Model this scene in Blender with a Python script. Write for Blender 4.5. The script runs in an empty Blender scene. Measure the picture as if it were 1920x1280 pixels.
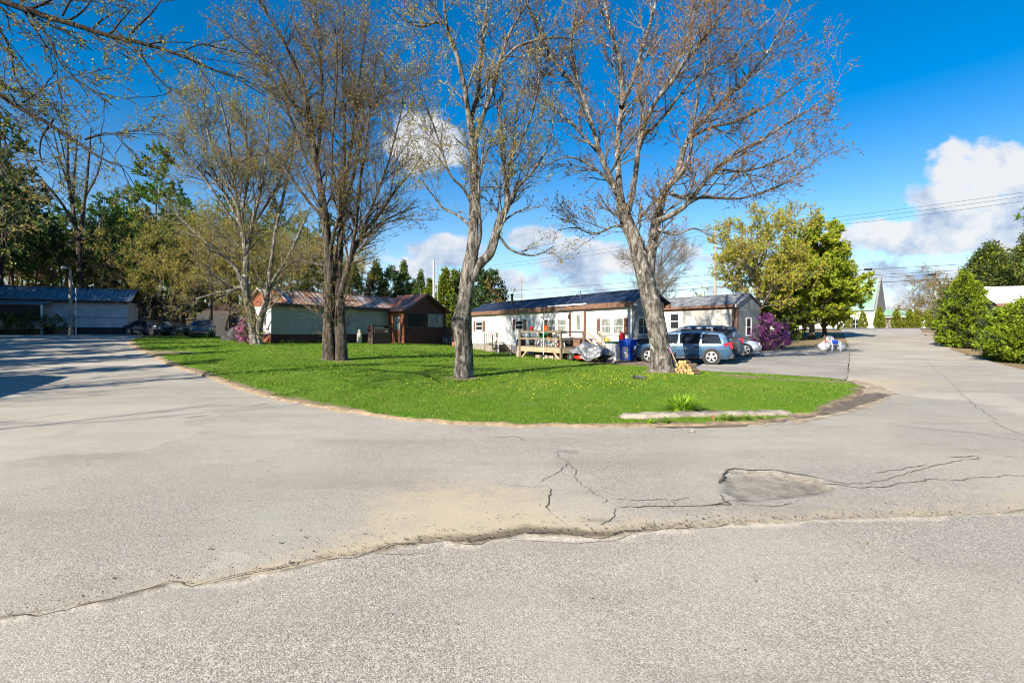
import bpy, bmesh, math, random
import numpy as np
from mathutils import Vector, Matrix, Euler
from mathutils.geometry import delaunay_2d_cdt

random.seed(7)
RNG = np.random.default_rng(11)
scene = bpy.context.scene
COL = scene.collection
PI = math.pi
F_PX, CX, HY, CAM_Z = 907.0, 960.0, 622.0, 1.6

# ------------------------------------------------------------------ terrain
_tx = np.linspace(-10, 120, 1301)
def _sm(xs, ys, w):
    v = np.interp(_tx, xs, ys)
    k = np.exp(-0.5 * (np.arange(-40, 41) * 0.1 / w) ** 2); k /= k.sum()
    return np.convolve(np.pad(v, 40, mode='edge'), k, 'valid')
_G = _sm([2.0, 9, 17, 28, 36, 50], [0, .55, .76, 1.05, 1.33, 1.4], 1.2)
_R = _sm([22, 28, 34, 45, 60, 80, 100], [0, .12, .36, .78, 1.28, 1.74, 1.8], 1.2)
def sst(a, b, v):
    t = np.clip((v - a) / (b - a), 0, 1); return t * t * (3 - 2 * t)
def Hn(x, y):
    x = np.asarray(x, float); y = np.asarray(y, float)
    left = np.interp(-x, _tx, _G) * sst(9, 36, y)
    w = np.maximum(sst(3, 15, x), sst(52, 76, y))
    right = np.interp(y, _tx, _R) * w + .012 * np.clip(x - 18, 0, 40) * sst(22, 34, y)
    bank = 2.0 * sst(50, 76, y) * sst(-14, -34, x)
    return left + right + bank
def H(x, y): return float(Hn(x, y))
def W(px, py, D):
    return Vector(((px - CX) / F_PX * D, D, CAM_Z + (HY - py) / F_PX * D))
def G(px, py):
    """ground point seen at photo pixel px, py"""
    k, s = (px - CX) / F_PX, (HY - py) / F_PX
    D = 1.5; step = .25
    while D < 140:
        if CAM_Z + s * D <= H(k * D, D): break
        D += step
    lo, hi = D - step, D
    for _ in range(30):
        m = (lo + hi) / 2
        if CAM_Z + s * m <= H(k * m, m): hi = m
        else: lo = m
    return Vector((k * hi, hi, H(k * hi, hi)))

# ------------------------------------------------------------------ materials
def new_mat(name):
    m = bpy.data.materials.new(name); m.use_nodes = True
    nt = m.node_tree; b = nt.nodes['Principled BSDF']
    return m, nt, b
def nd(nt, t, **kw):
    n = nt.nodes.new(t)
    for k, v in kw.items():
        if hasattr(n, k) and not k[0].isupper(): setattr(n, k, v)
        else: n.inputs[k.replace('_', ' ')].default_value = v
    return n
def rgb(c): return (c[0], c[1], c[2], 1)
def coords(nt, stretch=(1, 1, 1), kind='Object'):
    tc = nd(nt, 'ShaderNodeTexCoord'); mp = nd(nt, 'ShaderNodeMapping')
    mp.inputs['Scale'].default_value = stretch
    nt.links.new(tc.outputs[kind], mp.inputs['Vector'])
    return mp.outputs['Vector']
def ramp(nt, src, stops, interp='LINEAR'):
    r = nd(nt, 'ShaderNodeValToRGB'); cr = r.color_ramp; cr.interpolation = interp
    while len(cr.elements) < len(stops): cr.elements.new(.5)
    for e, (p, c) in zip(cr.elements, stops):
        e.position = p; e.color = rgb(c) if len(c) == 3 else c
    nt.links.new(src, r.inputs['Fac']); return r.outputs['Color']
def mixc(nt, fac, a, b, mode='MIX'):
    m = nd(nt, 'ShaderNodeMix', data_type='RGBA', blend_type=mode)
    for sock, v in ((m.inputs[0], fac), (m.inputs[6], a), (m.inputs[7], b)):
        if isinstance(v, (int, float)): sock.default_value = v
        elif isinstance(v, tuple): sock.default_value = rgb(v)
        else: nt.links.new(v, sock)
    return m.outputs[2]
def maprange(nt, src, a, b, c=0., d=1., smooth=True):
    m = nd(nt, 'ShaderNodeMapRange'); m.interpolation_type = 'SMOOTHSTEP' if smooth else 'LINEAR'
    for i, v in zip((1, 2, 3, 4), (a, b, c, d)): m.inputs[i].default_value = v
    nt.links.new(src, m.inputs[0]); return m.outputs[0]
def math_(nt, op, a, b=None):
    m = nd(nt, 'ShaderNodeMath', operation=op)
    for i, v in enumerate((a, b)):
        if v is None: continue
        if isinstance(v, (int, float)): m.inputs[i].default_value = v
        else: nt.links.new(v, m.inputs[i])
    return m.outputs[0]
def noise(nt, vec, scale, detail=4, rough=.55, dist=0):
    n = nd(nt, 'ShaderNodeTexNoise'); n.inputs['Scale'].default_value = scale
    n.inputs['Detail'].default_value = detail; n.inputs['Roughness'].default_value = rough
    n.inputs['Distortion'].default_value = dist
    if vec is not None: nt.links.new(vec, n.inputs['Vector'])
    return n.outputs['Fac']
def bump(nt, b, h, strength=.4, dist=.02):
    n = nd(nt, 'ShaderNodeBump'); n.inputs['Strength'].default_value = strength
    n.inputs['Distance'].default_value = dist
    nt.links.new(h, n.inputs['Height']); nt.links.new(n.outputs['Normal'], b.inputs['Normal'])
def noisy(name, c1, c2, scale=3, stretch=(1, 1, 1), rough=.75, detail=5, lo=.35, hi=.65, bmp=0, bscale=20, bdist=.02, metal=0, spec=.4, c3=None, coat=0):
    m, nt, b = new_mat(name); v = coords(nt, stretch)
    n = noise(nt, v, scale, detail)
    stops = [(lo, c1), (hi, c2)] if c3 is None else [(lo, c1), ((lo + hi) / 2, c2), (hi, c3)]
    nt.links.new(ramp(nt, n, stops), b.inputs['Base Color'])
    b.inputs['Roughness'].default_value = rough; b.inputs['Metallic'].default_value = metal
    b.inputs['Specular IOR Level'].default_value = spec; b.inputs['Coat Weight'].default_value = coat
    if bmp: bump(nt, b, noise(nt, v, bscale, 5), bmp, bdist)
    return m
def leafmat(name, cols, transl=.3, rough=.7):
    m, nt, b = new_mat(name)
    g = nd(nt, 'ShaderNodeNewGeometry')
    c = ramp(nt, g.outputs['Random Per Island'], [(i / max(1, len(cols) - 1), k) for i, k in enumerate(cols)])
    nt.links.new(c, b.inputs['Base Color']); b.inputs['Roughness'].default_value = rough
    b.inputs['Specular IOR Level'].default_value = .2
    t = nd(nt, 'ShaderNodeBsdfTranslucent'); nt.links.new(c, t.inputs['Color'])
    mx = nd(nt, 'ShaderNodeMixShader'); mx.inputs[0].default_value = transl
    nt.links.new(b.outputs[0], mx.inputs[1]); nt.links.new(t.outputs[0], mx.inputs[2])
    nt.links.new(mx.outputs[0], nt.nodes['Material Output'].inputs['Surface'])
    return m
def barkmat(name, dark, light, lichen, zs=.25, scale=9, bmp=.9, lich=.62):
    m, nt, b = new_mat(name)
    v = coords(nt, (1, 1, zs)); v2 = coords(nt)
    n = noise(nt, v, scale, 8, .65, .6)
    c = ramp(nt, n, [(.4, dark), (.5, tuple(.6 * a + .4 * q for a, q in zip(dark, light))), (.6, light)])
    l = maprange(nt, noise(nt, v2, 3.2, 6, .7), lich, lich + .08)
    nt.links.new(mixc(nt, l, c, lichen), b.inputs['Base Color'])
    b.inputs['Roughness'].default_value = .9; b.inputs['Specular IOR Level'].default_value = .2
    bump(nt, b, n, 1., .09)
    return m
def gloss(name, c, rough=.25, metal=0, coat=0, spec=.5):
    m, nt, b = new_mat(name); v = coords(nt)
    n = noise(nt, v, 6, 4)
    nt.links.new(ramp(nt, n, [(.3, tuple(x * .88 for x in c)), (.7, c)]), b.inputs['Base Color'])
    nt.links.new(maprange(nt, noise(nt, v, 14, 4), .3, .7, rough * .8, rough * 1.25), b.inputs['Roughness'])
    b.inputs['Metallic'].default_value = metal; b.inputs['Coat Weight'].default_value = coat
    b.inputs['Specular IOR Level'].default_value = spec
    return m

MT = {}
MT['bark_grey'] = barkmat('bark_grey', (.03, .026, .022), (.235, .21, .18), (.31, .31, .25), zs=.3, scale=7)
MT['bark_pale'] = barkmat('bark_pale', (.036, .032, .028), (.23, .208, .182), (.35, .345, .3), zs=.35, scale=7, lich=.57)
MT['bark_dark'] = barkmat('bark_dark', (.022, .018, .015), (.115, .095, .075), (.17, .17, .12))
MT['bark_silhouette'] = barkmat('bark_silhouette', (.012, .01, .008), (.05, .042, .034), (.08, .08, .06))  # near-black so the boughs read as unlit silhouettes
MT['bark_pine'] = barkmat('bark_pine', (.025, .02, .017), (.085, .068, .055), (.12, .12, .1))
MT['twig'] = noisy('twig', (.08, .064, .052), (.19, .165, .14), 2, rough=.85, spec=.2)
MT['twig_dark'] = noisy('twig_dark', (.05, .04, .03), (.14, .11, .09), 2, rough=.85, spec=.2)
MT['bud_red'] = leafmat('bud_red', [(.3, .07, .025), (.36, .14, .03), (.24, .1, .035), (.34, .22, .05)], .35)
MT['bud_orange'] = leafmat('bud_orange', [(.34, .15, .03), (.36, .22, .05), (.24, .19, .05), (.32, .28, .06)], .4)
MT['bud_yellow'] = leafmat('bud_yellow', [(.46, .42, .06), (.36, .36, .06), (.42, .27, .05), (.27, .28, .06)], .4)
MT['bud_olive'] = leafmat('bud_olive', [(.25, .27, .05), (.21, .26, .045), (.3, .28, .06), (.17, .2, .045)], .4)
MT['leaf_yellow'] = leafmat('leaf_yellow', [(.38, .41, .035), (.3, .37, .03), (.4, .33, .035), (.2, .27, .025)], .4)
MT['leaf_green'] = leafmat('leaf_green', [(.1, .18, .016), (.22, .31, .02), (.38, .42, .03), (.14, .23, .018)], .42)
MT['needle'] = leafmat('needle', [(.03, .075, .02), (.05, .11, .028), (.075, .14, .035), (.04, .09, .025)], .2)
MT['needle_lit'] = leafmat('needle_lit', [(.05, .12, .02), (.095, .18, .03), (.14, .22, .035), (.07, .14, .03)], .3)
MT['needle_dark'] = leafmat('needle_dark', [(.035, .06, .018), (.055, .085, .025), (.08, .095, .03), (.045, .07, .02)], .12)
MT['cedar'] = leafmat('cedar', [(.085, .145, .01), (.16, .23, .013), (.25, .31, .018), (.11, .17, .012)], .25)
MT['cedar_far'] = leafmat('cedar_far', [(.12, .15, .012), (.17, .2, .015), (.2, .22, .02)], .2)
MT['blossom_purple'] = leafmat('blossom_purple', [(.32, .05, .26), (.46, .12, .4), (.22, .03, .2), (.56, .24, .5)], .3)
MT['blossom_pink'] = leafmat('blossom_pink', [(.5, .16, .3), (.6, .28, .42), (.4, .1, .24)], .3)
MT['shrub_dark'] = leafmat('shrub_dark', [(.03, .05, .02), (.05, .08, .03), (.06, .06, .03)], .2)
MT['grass'] = leafmat('grass', [(.1, .19, .01), (.16, .265, .014), (.23, .31, .022), (.13, .22, .012), (.28, .3, .05)], .3)
def grassmat():
    m = leafmat('grass_blade', [(.058, .14, .009), (.1, .205, .013), (.15, .245, .018), (.075, .17, .011), (.22, .24, .05)], .3)
    nt = m.node_tree; v = coords(nt); r = [n for n in nt.nodes if n.type == 'VALTORGB'][0].outputs['Color']
    f = maprange(nt, noise(nt, v, .55, 6, .65), .42, .68, 0, .55); f2 = maprange(nt, noise(nt, v, 1.9, 5, .65), .5, .72, 0, .5)
    c = mixc(nt, f2, mixc(nt, f, r, (.23, .25, .06)), (.06, .13, .012))
    for n in nt.nodes:
        if n.type == 'BSDF_PRINCIPLED': nt.links.new(c, n.inputs['Base Color'])
        if n.type == 'BSDF_TRANSLUCENT': nt.links.new(c, n.inputs['Color'])
    return m
MT['grass'] = grassmat()
MT['dandelion'] = leafmat('dandelion', [(.75, .55, .02), (.8, .65, .05)], .2)
MT['lily'] = leafmat('lily', [(.16, .32, .02), (.25, .42, .03), (.32, .48, .04)], .35)
MT['weed'] = leafmat('weed', [(.1, .2, .03), (.16, .26, .04), (.22, .24, .05)], .3)
MT['grit'] = leafmat('grit', [(.07, .055, .04), (.15, .115, .07), (.045, .04, .03), (.22, .15, .08)], .1)
MT['dead_leaf'] = leafmat('dead_leaf', [(.2, .1, .04), (.3, .17, .07), (.14, .08, .04), (.36, .24, .1)], .15)

MT['glass'] = gloss('glass', (.022, .026, .03), .06, spec=.6)
MT['glass_curtain'] = noisy('glass_curtain', (.1, .12, .11), (.3, .31, .28), 3, (2, 1, .7), rough=.12, spec=.6)
MT['white_vinyl'] = noisy('white_vinyl', (.7, .7, .68), (.8, .8, .78), 2.5, rough=.5, lo=.3)
MT['white_siding'] = noisy('white_siding', (.42, .43, .42), (.64, .64, .63), 1.6, (1, 1, 2.2), rough=.55, lo=.28, hi=.5)
MT['grey_siding'] = noisy('grey_siding', (.15, .16, .155), (.23, .24, .23), 1.6, rough=.6)  # grey siding, darkened so the end walls look shaded
MT['cream_panel'] = noisy('cream_panel', (.5, .47, .41), (.66, .63, .56), 1.3, rough=.7)
MT['green_panel'] = noisy('green_panel', (.23, .255, .215), (.29, .31, .265), 1.2, (1, 1, .4), rough=.65)  # pale green, darkened to carry the wall's shade
MT['blue_white'] = noisy('blue_white', (.36, .4, .44), (.5, .54, .58), 1.2, rough=.6)  # white panel with some of its shade put into the base colour
MT['brown_trim'] = noisy('brown_trim', (.1, .05, .032), (.22, .125, .085), 5, (1, 1, 3), rough=.75)
MT['dark_trim'] = noisy('dark_trim', (.045, .028, .022), (.075, .045, .035), 5, rough=.75)
MT['shutter'] = noisy('shutter', (.09, .042, .028), (.17, .09, .065), 7, (3, 1, .6), rough=.7)
MT['red_skirt'] = noisy('red_skirt', (.045, .012, .008), (.085, .022, .014), 3, rough=.75)  # own red, darkened to carry the shade on porch and skirting
MT['red_shingle'] = noisy('red_shingle', (.14, .045, .022), (.33, .115, .055), 7, (2, 2, .5), rough=.85, bmp=.6, bscale=18)
MT['navy_roof'] = noisy('navy_roof', (.016, .024, .05), (.04, .055, .095), 2.2, (1, .4, .4), rough=.45, metal=.2)
MT['shade_roof'] = noisy('shade_roof', (.08, .1, .125), (.26, .29, .33), 2, (3, .5, .5), rough=.45, metal=.5)
MT['shingle_roof'] = noisy('shingle_roof', (.09, .1, .115), (.21, .22, .235), 2.4, rough=.85, bmp=.5, bscale=30)
MT['white_roof'] = noisy('white_roof', (.72, .71, .69), (.8, .8, .79), 2, rough=.5)
MT['concrete'] = noisy('concrete', (.17, .145, .115), (.36, .31, .25), 4, rough=.9, bmp=.5, bscale=40)
MT['old_wood'] = noisy('old_wood', (.11, .085, .062), (.27, .21, .15), 5, (.6, 6, 6), rough=.85, bmp=.3)
MT['new_wood'] = noisy('new_wood', (.27, .2, .13), (.45, .34, .22), 5, (.6, 6, 6), rough=.8, bmp=.2)
MT['grey_wood'] = noisy('grey_wood', (.16, .14, .12), (.33, .3, .26), 5, (6, 6, .6), rough=.9, bmp=.3)
MT['pole_wood'] = noisy('pole_wood', (.24, .2, .15), (.42, .36, .29), 5, (6, 6, .5), rough=.9)
MT['pale_pole'] = noisy('pale_pole', (.42, .41, .38), (.58, .56, .53), 3, (4, 4, .4), rough=.7)
MT['black'] = noisy('black', (.012, .012, .013), (.03, .03, .032), 6, rough=.6)
MT['rubber'] = noisy('rubber', (.014, .014, .014), (.03, .029, .028), 8, rough=.8)
MT['steel'] = noisy('steel', (.45, .45, .46), (.62, .62, .63), 6, rough=.35, metal=.9)
MT['white_plastic'] = gloss('white_plastic', (.74, .74, .73), .4)
MT['bag_plastic'] = noisy('bag_plastic', (.36, .38, .39), (.54, .55, .55), 4, rough=.35)
MT['white_paint'] = noisy('white_paint', (.62, .61, .58), (.78, .77, .74), 6, rough=.6, lo=.3)
MT['grey_paint'] = noisy('grey_paint', (.3, .3, .3), (.44, .44, .44), 6, rough=.6)
MT['blue_bin'] = gloss('blue_bin', (.012, .075, .5), .4)
MT['red_plastic'] = gloss('red_plastic', (.6, .015, .012), .35)
MT['dark_red'] = gloss('dark_red', (.3, .012, .02), .45)
MT['orange_pot'] = gloss('orange_pot', (.72, .12, .012), .5)
MT['green_enamel'] = gloss('green_enamel', (.01, .18, .05), .25, coat=.4)
MT['green_dark'] = gloss('green_dark', (.015, .1, .06), .5)
MT['tarp'] = noisy('tarp', (.085, .09, .1), (.25, .26, .28), 2.5, rough=.45, bmp=.25, bscale=9, bdist=.03, spec=.5)
MT['cream_enamel'] = noisy('cream_enamel', (.45, .4, .28), (.62, .57, .44), 5, rough=.5, c3=(.66, .62, .5))
MT['yellow_jug'] = gloss('yellow_jug', (.62, .36, .015), .45)
MT['terracotta'] = noisy('terracotta', (.28, .1, .05), (.4, .17, .09), 6, rough=.85)
MT['wire'] = noisy('wire', (.015, .015, .017), (.03, .03, .032), 6, rough=.6)
MT['paint_blue'] = gloss('paint_blue', (.038, .1, .19), .26, metal=.3, coat=1)
MT['paint_darkblue'] = gloss('paint_darkblue', (.025, .04, .075), .25, metal=.3, coat=1)
MT['paint_silver'] = gloss('paint_silver', (.6, .64, .68), .25, metal=.3, coat=1)
MT['paint_slate'] = gloss('paint_slate', (.05, .07, .1), .3, metal=.3, coat=1)
MT['car_glass'] = gloss('car_glass', (.012, .016, .02), .04, spec=.8)
MT['lamp_red'] = gloss('lamp_red', (.55, .012, .02), .15, coat=.6)
MT['lamp_clear'] = gloss('lamp_clear', (.72, .66, .5), .12, coat=.6)
MT['alloy'] = gloss('alloy', (.66, .66, .67), .3, metal=.7)
MT['plastic_grey'] = noisy('plastic_grey', (.035, .036, .038), (.055, .056, .058), 6, rough=.65)
MT['log_bark'] = noisy('log_bark', (.1, .07, .045), (.24, .17, .11), 8, (4, 4, .6), rough=.95, bmp=.5)
MT['log_end'] = noisy('log_end', (.42, .21, .07), (.62, .38, .17), 9, rough=.85)
MT['cut_wood'] = noisy('cut_wood', (.3, .25, .18), (.5, .43, .33), 6, (1, 1, 3), rough=.9)
MT['burnt_wood'] = noisy('burnt_wood', (.16, .12, .09), (.36, .31, .27), 4, (5, 5, 1), rough=.9, bmp=.5)
MT['church_green'] = noisy('church_green', (.15, .29, .2), (.21, .36, .26), .4, rough=.55)
MT['church_wall'] = noisy('church_wall', (.74, .73, .69), (.8, .79, .76), .3, rough=.7)
MT['church_shade'] = noisy('church_shade', (.15, .14, .14), (.22, .21, .2), .5, (1, 1, 4), rough=.8)  # shade of the unlit gable put into the colour
MT['stone'] = noisy('stone', (.14, .13, .12), (.3, .28, .26), 9, rough=.9, bmp=.5)
MT['hill_stone'] = noisy('hill_stone', (.3, .31, .31), (.48, .48, .47), 1.2, rough=.9, bmp=.5, bscale=6)

def rust_roof():
    m, nt, b = new_mat('rust_roof')
    v = coords(nt, (1.9, .10, .10)); v2 = coords(nt, (3.4, .8, .8))
    s = noise(nt, v, 2.6, 4, .6); s2 = noise(nt, v2, 2.2, 6, .65)
    f = math_(nt, 'ADD', math_(nt, 'MULTIPLY', s, .75), math_(nt, 'MULTIPLY', s2, .35))
    c = ramp(nt, f, [(.4, (.4, .41, .42)), (.52, (.46, .45, .43)), (.545, (.42, .24, .13)), (.6, (.33, .11, .04)), (.7, (.14, .055, .03))])
    nt.links.new(c, b.inputs['Base Color']); b.inputs['Roughness'].default_value = .55
    b.inputs['Metallic'].default_value = .15
    return m
MT['rust_roof'] = rust_roof()
# ------------------------------------------------------------------ objects
def tag(o, label=None, cat=None, group=None, kind=None):
    if label: o['label'] = label
    if cat: o['category'] = cat
    if group: o['group'] = group
    if kind: o['kind'] = kind
    return o
def E(name, label, cat, loc=(0, 0, 0), rz=0, group=None):
    o = bpy.data.objects.new(name, None); COL.objects.link(o)
    o.empty_display_size = .2
    o.location = loc; o.rotation_euler = (0, 0, rz)
    return tag(o, label, cat, group)
def link_mesh(name, me, mats, parent=None, loc=None):
    for m in (mats if isinstance(mats, (list, tuple)) else [mats]): me.materials.append(MT[m] if isinstance(m, str) else m)
    o = bpy.data.objects.new(name, me); COL.objects.link(o)
    if parent is not None: o.parent = parent
    if loc is not None: o.location = loc
    return o
def np_mesh(name, verts, faces, mats, parent=None, mi=None, smooth=False):
    """verts (n,3), faces: list of (m,3)/(m,4) integer arrays"""
    me = bpy.data.meshes.new(name)
    verts = np.ascontiguousarray(verts, np.float32)
    me.vertices.add(len(verts)); me.vertices.foreach_set('co', verts.ravel())
    faces = [f for f in faces if len(f)]
    tot = sum(f.size for f in faces); nf = sum(len(f) for f in faces)
    me.loops.add(tot); me.polygons.add(nf)
    me.loops.foreach_set('vertex_index', np.concatenate([f.ravel() for f in faces]).astype(np.int32))
    ls = []; s = 0; lt = []
    for f in faces:
        k = f.shape[1]; ls.append(s + np.arange(len(f)) * k); lt.append(np.full(len(f), k)); s += f.size
    me.polygons.foreach_set('loop_start', np.concatenate(ls).astype(np.int32))
    me.polygons.foreach_set('loop_total', np.concatenate(lt).astype(np.int32))
    if mi is not None: me.polygons.foreach_set('material_index', np.concatenate(mi).astype(np.int32))
    if smooth is not False:
        me.polygons.foreach_set('use_smooth', np.full(nf, True) if smooth is True else np.concatenate(smooth))
    me.update(calc_edges=True)
    return link_mesh(name, me, mats, parent)

class MB:
    def __init__(s): s.v = []; s.f = []; s.m = []; s.M = None
    def add(s, vs, fs, mi=0):
        b = len(s.v)
        for p in vs:
            p = Vector(p)
            s.v.append(s.M @ p if s.M else p)
        for f in fs: s.f.append([b + i for i in f]); s.m.append(mi)
        return s
    def box(s, x0, x1, y0, y1, z0, z1, mi=0):
        return s.add([(x0, y0, z0), (x1, y0, z0), (x1, y1, z0), (x0, y1, z0), (x0, y0, z1), (x1, y0, z1), (x1, y1, z1), (x0, y1, z1)],
                     [(0, 3, 2, 1), (4, 5, 6, 7), (0, 1, 5, 4), (1, 2, 6, 5), (2, 3, 7, 6), (3, 0, 4, 7)], mi)
    def beam(s, p0, p1, w, h, mi=0, up=(0, 0, 1)):
        p0, p1 = Vector(p0), Vector(p1); t = (p1 - p0).normalized(); u = Vector(up)
        if abs(t.dot(u)) > .98: u = Vector((1, 0, 0))
        a = t.cross(u).normalized(); c = a.cross(t)
        vs = [p + a * (i * w / 2) + c * (j * h / 2) for p in (p0, p1) for i, j in ((-1, -1), (1, -1), (1, 1), (-1, 1))]
        return s.add(vs, [(0, 1, 2, 3), (7, 6, 5, 4), (0, 4, 5, 1), (1, 5, 6, 2), (2, 6, 7, 3), (3, 7, 4, 0)], mi)
    def tube(s, pts, rad, n=8, mi=0, cap=True):
        pts = [Vector(p) for p in pts]; rad = rad if isinstance(rad, (list, tuple)) else [rad] * len(pts)
        vs = []; fs = []; prev = None
        for i, p in enumerate(pts):
            t = (pts[min(i + 1, len(pts) - 1)] - pts[max(i - 1, 0)]).normalized()
            u = prev - t * prev.dot(t) if prev is not None else t.orthogonal()
            u.normalize(); prev = u; w = t.cross(u)
            for k in range(n):
                a = 2 * PI * k / n; vs.append(p + (u * math.cos(a) + w * math.sin(a)) * rad[i])
        for i in range(len(pts) - 1):
            for k in range(n):
                k2 = (k + 1) % n; fs.append((i * n + k, i * n + k2, (i + 1) * n + k2, (i + 1) * n + k))
        if cap: fs.append(tuple(range(n))[::-1]); fs.append(tuple((len(pts) - 1) * n + k for k in range(n)))
        return s.add(vs, fs, mi)
    def lathe(s, prof, c=(0, 0, 0), n=20, mi=0, axis='z', sx=1, sy=1):
        c = Vector(c); vs = []; fs = []
        for r, z in prof:
            for k in range(n):
                a = 2 * PI * k / n; x, y = r * math.cos(a) * sx, r * math.sin(a) * sy
                vs.append(c + (Vector((x, y, z)) if axis == 'z' else Vector((y, z, x)) if axis == 'y' else Vector((z, x, y))))
        for i in range(len(prof) - 1):
            for k in range(n):
                k2 = (k + 1) % n; fs.append((i * n + k, i * n + k2, (i + 1) * n + k2, (i + 1) * n + k))
        if prof[0][0] > 1e-4: fs.append(tuple(range(n))[::-1])
        if prof[-1][0] > 1e-4: fs.append(tuple((len(prof) - 1) * n + k for k in range(n)))
        return s.add(vs, fs, mi)
    def prism(s, poly, y0, y1, mi=0):
        """polygon in x,z extruded along y"""
        n = len(poly)
        vs = [(x, y0, z) for x, z in poly] + [(x, y1, z) for x, z in poly]
        fs = [tuple(range(n)), tuple(range(2 * n - 1, n - 1, -1))] + [(i, n + i, n + (i + 1) % n, (i + 1) % n) for i in range(n)]
        return s.add(vs, fs, mi)
    def prismx(s, poly, x0, x1, mi=0):
        """polygon in y,z extruded along x"""
        n = len(poly)
        vs = [(x0, y, z) for y, z in poly] + [(x1, y, z) for y, z in poly]
        fs = [tuple(range(n))[::-1], tuple(range(n, 2 * n))] + [((i + 1) % n, n + (i + 1) % n, n + i, i) for i in range(n)]
        return s.add(vs, fs, mi)
    def lap(s, x0, x1, z0, z1, y, course=.11, lip=.014, mi=0):
        """lapped boards on a wall facing -y"""
        n = max(1, round((z1 - z0) / course)); vs = []; fs = []
        for i in range(n):
            a, b = z0 + (z1 - z0) * i / n, z0 + (z1 - z0) * (i + 1) / n
            k = len(vs); vs += [(x0, y - lip, a), (x1, y - lip, a), (x1, y, b), (x0, y, b), (x0, y, a), (x1, y, a)]
            fs += [(k, k + 1, k + 2, k + 3), (k + 4, k + 5, k + 1, k)]
        return s.add(vs, fs, mi)
    def build(s, name, mats, parent=None, smooth=False, bevel=0, loc=None):
        me = bpy.data.meshes.new(name); me.from_pydata([tuple(p) for p in s.v], [], s.f)
        me.polygons.foreach_set('material_index', s.m)
        bm = bmesh.new(); bm.from_mesh(me); bmesh.ops.recalc_face_normals(bm, faces=bm.faces); bm.to_mesh(me); bm.free()
        if smooth:
            me.polygons.foreach_set('use_smooth', [True] * len(me.polygons))
            if smooth != 'all': me.set_sharp_from_angle(angle=math.radians(38))
        me.update()
        o = link_mesh(name, me, mats, parent, loc)
        if bevel:
            b = o.modifiers.new('edge', 'BEVEL'); b.width = bevel; b.segments = 2; b.limit_method = 'ANGLE'
        return o

# ------------------------------------------------------------------ branches
def nrm(v): return v / np.maximum(np.linalg.norm(v, axis=-1, keepdims=True), 1e-9)
def frames(T):
    ref = np.where(np.abs(T[..., 2:3]) > .9, np.array([1., 0, 0]), np.array([0, 0, 1.]))
    U = nrm(np.cross(T, ref)); return U, np.cross(T, U)
class Geo:
    def __init__(s): s.V = []; s.F4 = []; s.m4 = []; s.n = 0; s.sm = []
    def tubes(s, P, R, sides, mi=0):
        n, k, _ = P.shape
        if n == 0: return
        T = nrm(np.gradient(P, axis=1)); T0 = np.repeat(T.mean(1, keepdims=True), k, 1)
        U, _v = frames(nrm(T0)); U = nrm(U - T * (U * T).sum(-1, keepdims=True)); V = np.cross(T, U)
        a = np.linspace(0, 2 * PI, sides, endpoint=False); c, q = np.cos(a)[:, None], np.sin(a)[:, None]
        ring = P[:, :, None] + R[:, :, None, None] * (c * U[:, :, None] + q * V[:, :, None])
        idx = np.arange(n * k * sides).reshape(n, k, sides) + s.n
        nx = np.roll(idx, -1, 2)
        f = np.stack([idx[:, :-1], nx[:, :-1], nx[:, 1:], idx[:, 1:]], -1).reshape(-1, 4)
        s.V.append(ring.reshape(-1, 3)); s.n += n * k * sides
        s.F4.append(f); s.m4.append(np.full(len(f), mi)); s.sm.append(np.full(len(f), True))
    def quads(s, C, A, B, mi=0, fold=0):
        """diamonds: centre C, half axes A, B"""
        n = len(C)
        if n == 0: return
        v = np.stack([C - A, C + B, C + A, C - B], 1)
        f = np.arange(n * 4).reshape(n, 4) + s.n
        s.V.append(v.reshape(-1, 3)); s.n += n * 4; s.F4.append(f); s.m4.append(np.full(n, mi)); s.sm.append(np.full(n, False))
    def build(s, name, mats, parent=None):
        return np_mesh(name, np.concatenate(s.V), [np.concatenate(s.F4)], mats, parent, [np.concatenate(s.m4)], s.sm)

def resample(pts, rad, k):
    pts = np.array(pts, float); rad = np.array(rad, float)
    d = np.r_[0, np.cumsum(np.linalg.norm(np.diff(pts, axis=0), axis=1))]
    # catmull-rom on arc length
    t = np.linspace(0, d[-1], k); i = np.clip(np.searchsorted(d, t, 'right') - 1, 0, len(d) - 2)
    p1, p2 = pts[i], pts[i + 1]; p0 = pts[np.maximum(i - 1, 0)]; p3 = pts[np.minimum(i + 2, len(pts) - 1)]
    h = (d[i + 1] - d[i]); u = ((t - d[i]) / np.maximum(h, 1e-9))[:, None]
    m1 = (p2 - p0) / np.maximum(d[i + 1] - d[np.maximum(i - 1, 0)], 1e-9)[:, None] * h[:, None]
    m2 = (p3 - p1) / np.maximum(d[np.minimum(i + 2, len(pts) - 1)] - d[i], 1e-9)[:, None] * h[:, None]
    q = (2 * u**3 - 3 * u**2 + 1) * p1 + (u**3 - 2 * u**2 + u) * m1 + (-2 * u**3 + 3 * u**2) * p2 + (u**3 - u**2) * m2
    return q, np.interp(t, d, rad)

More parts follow.
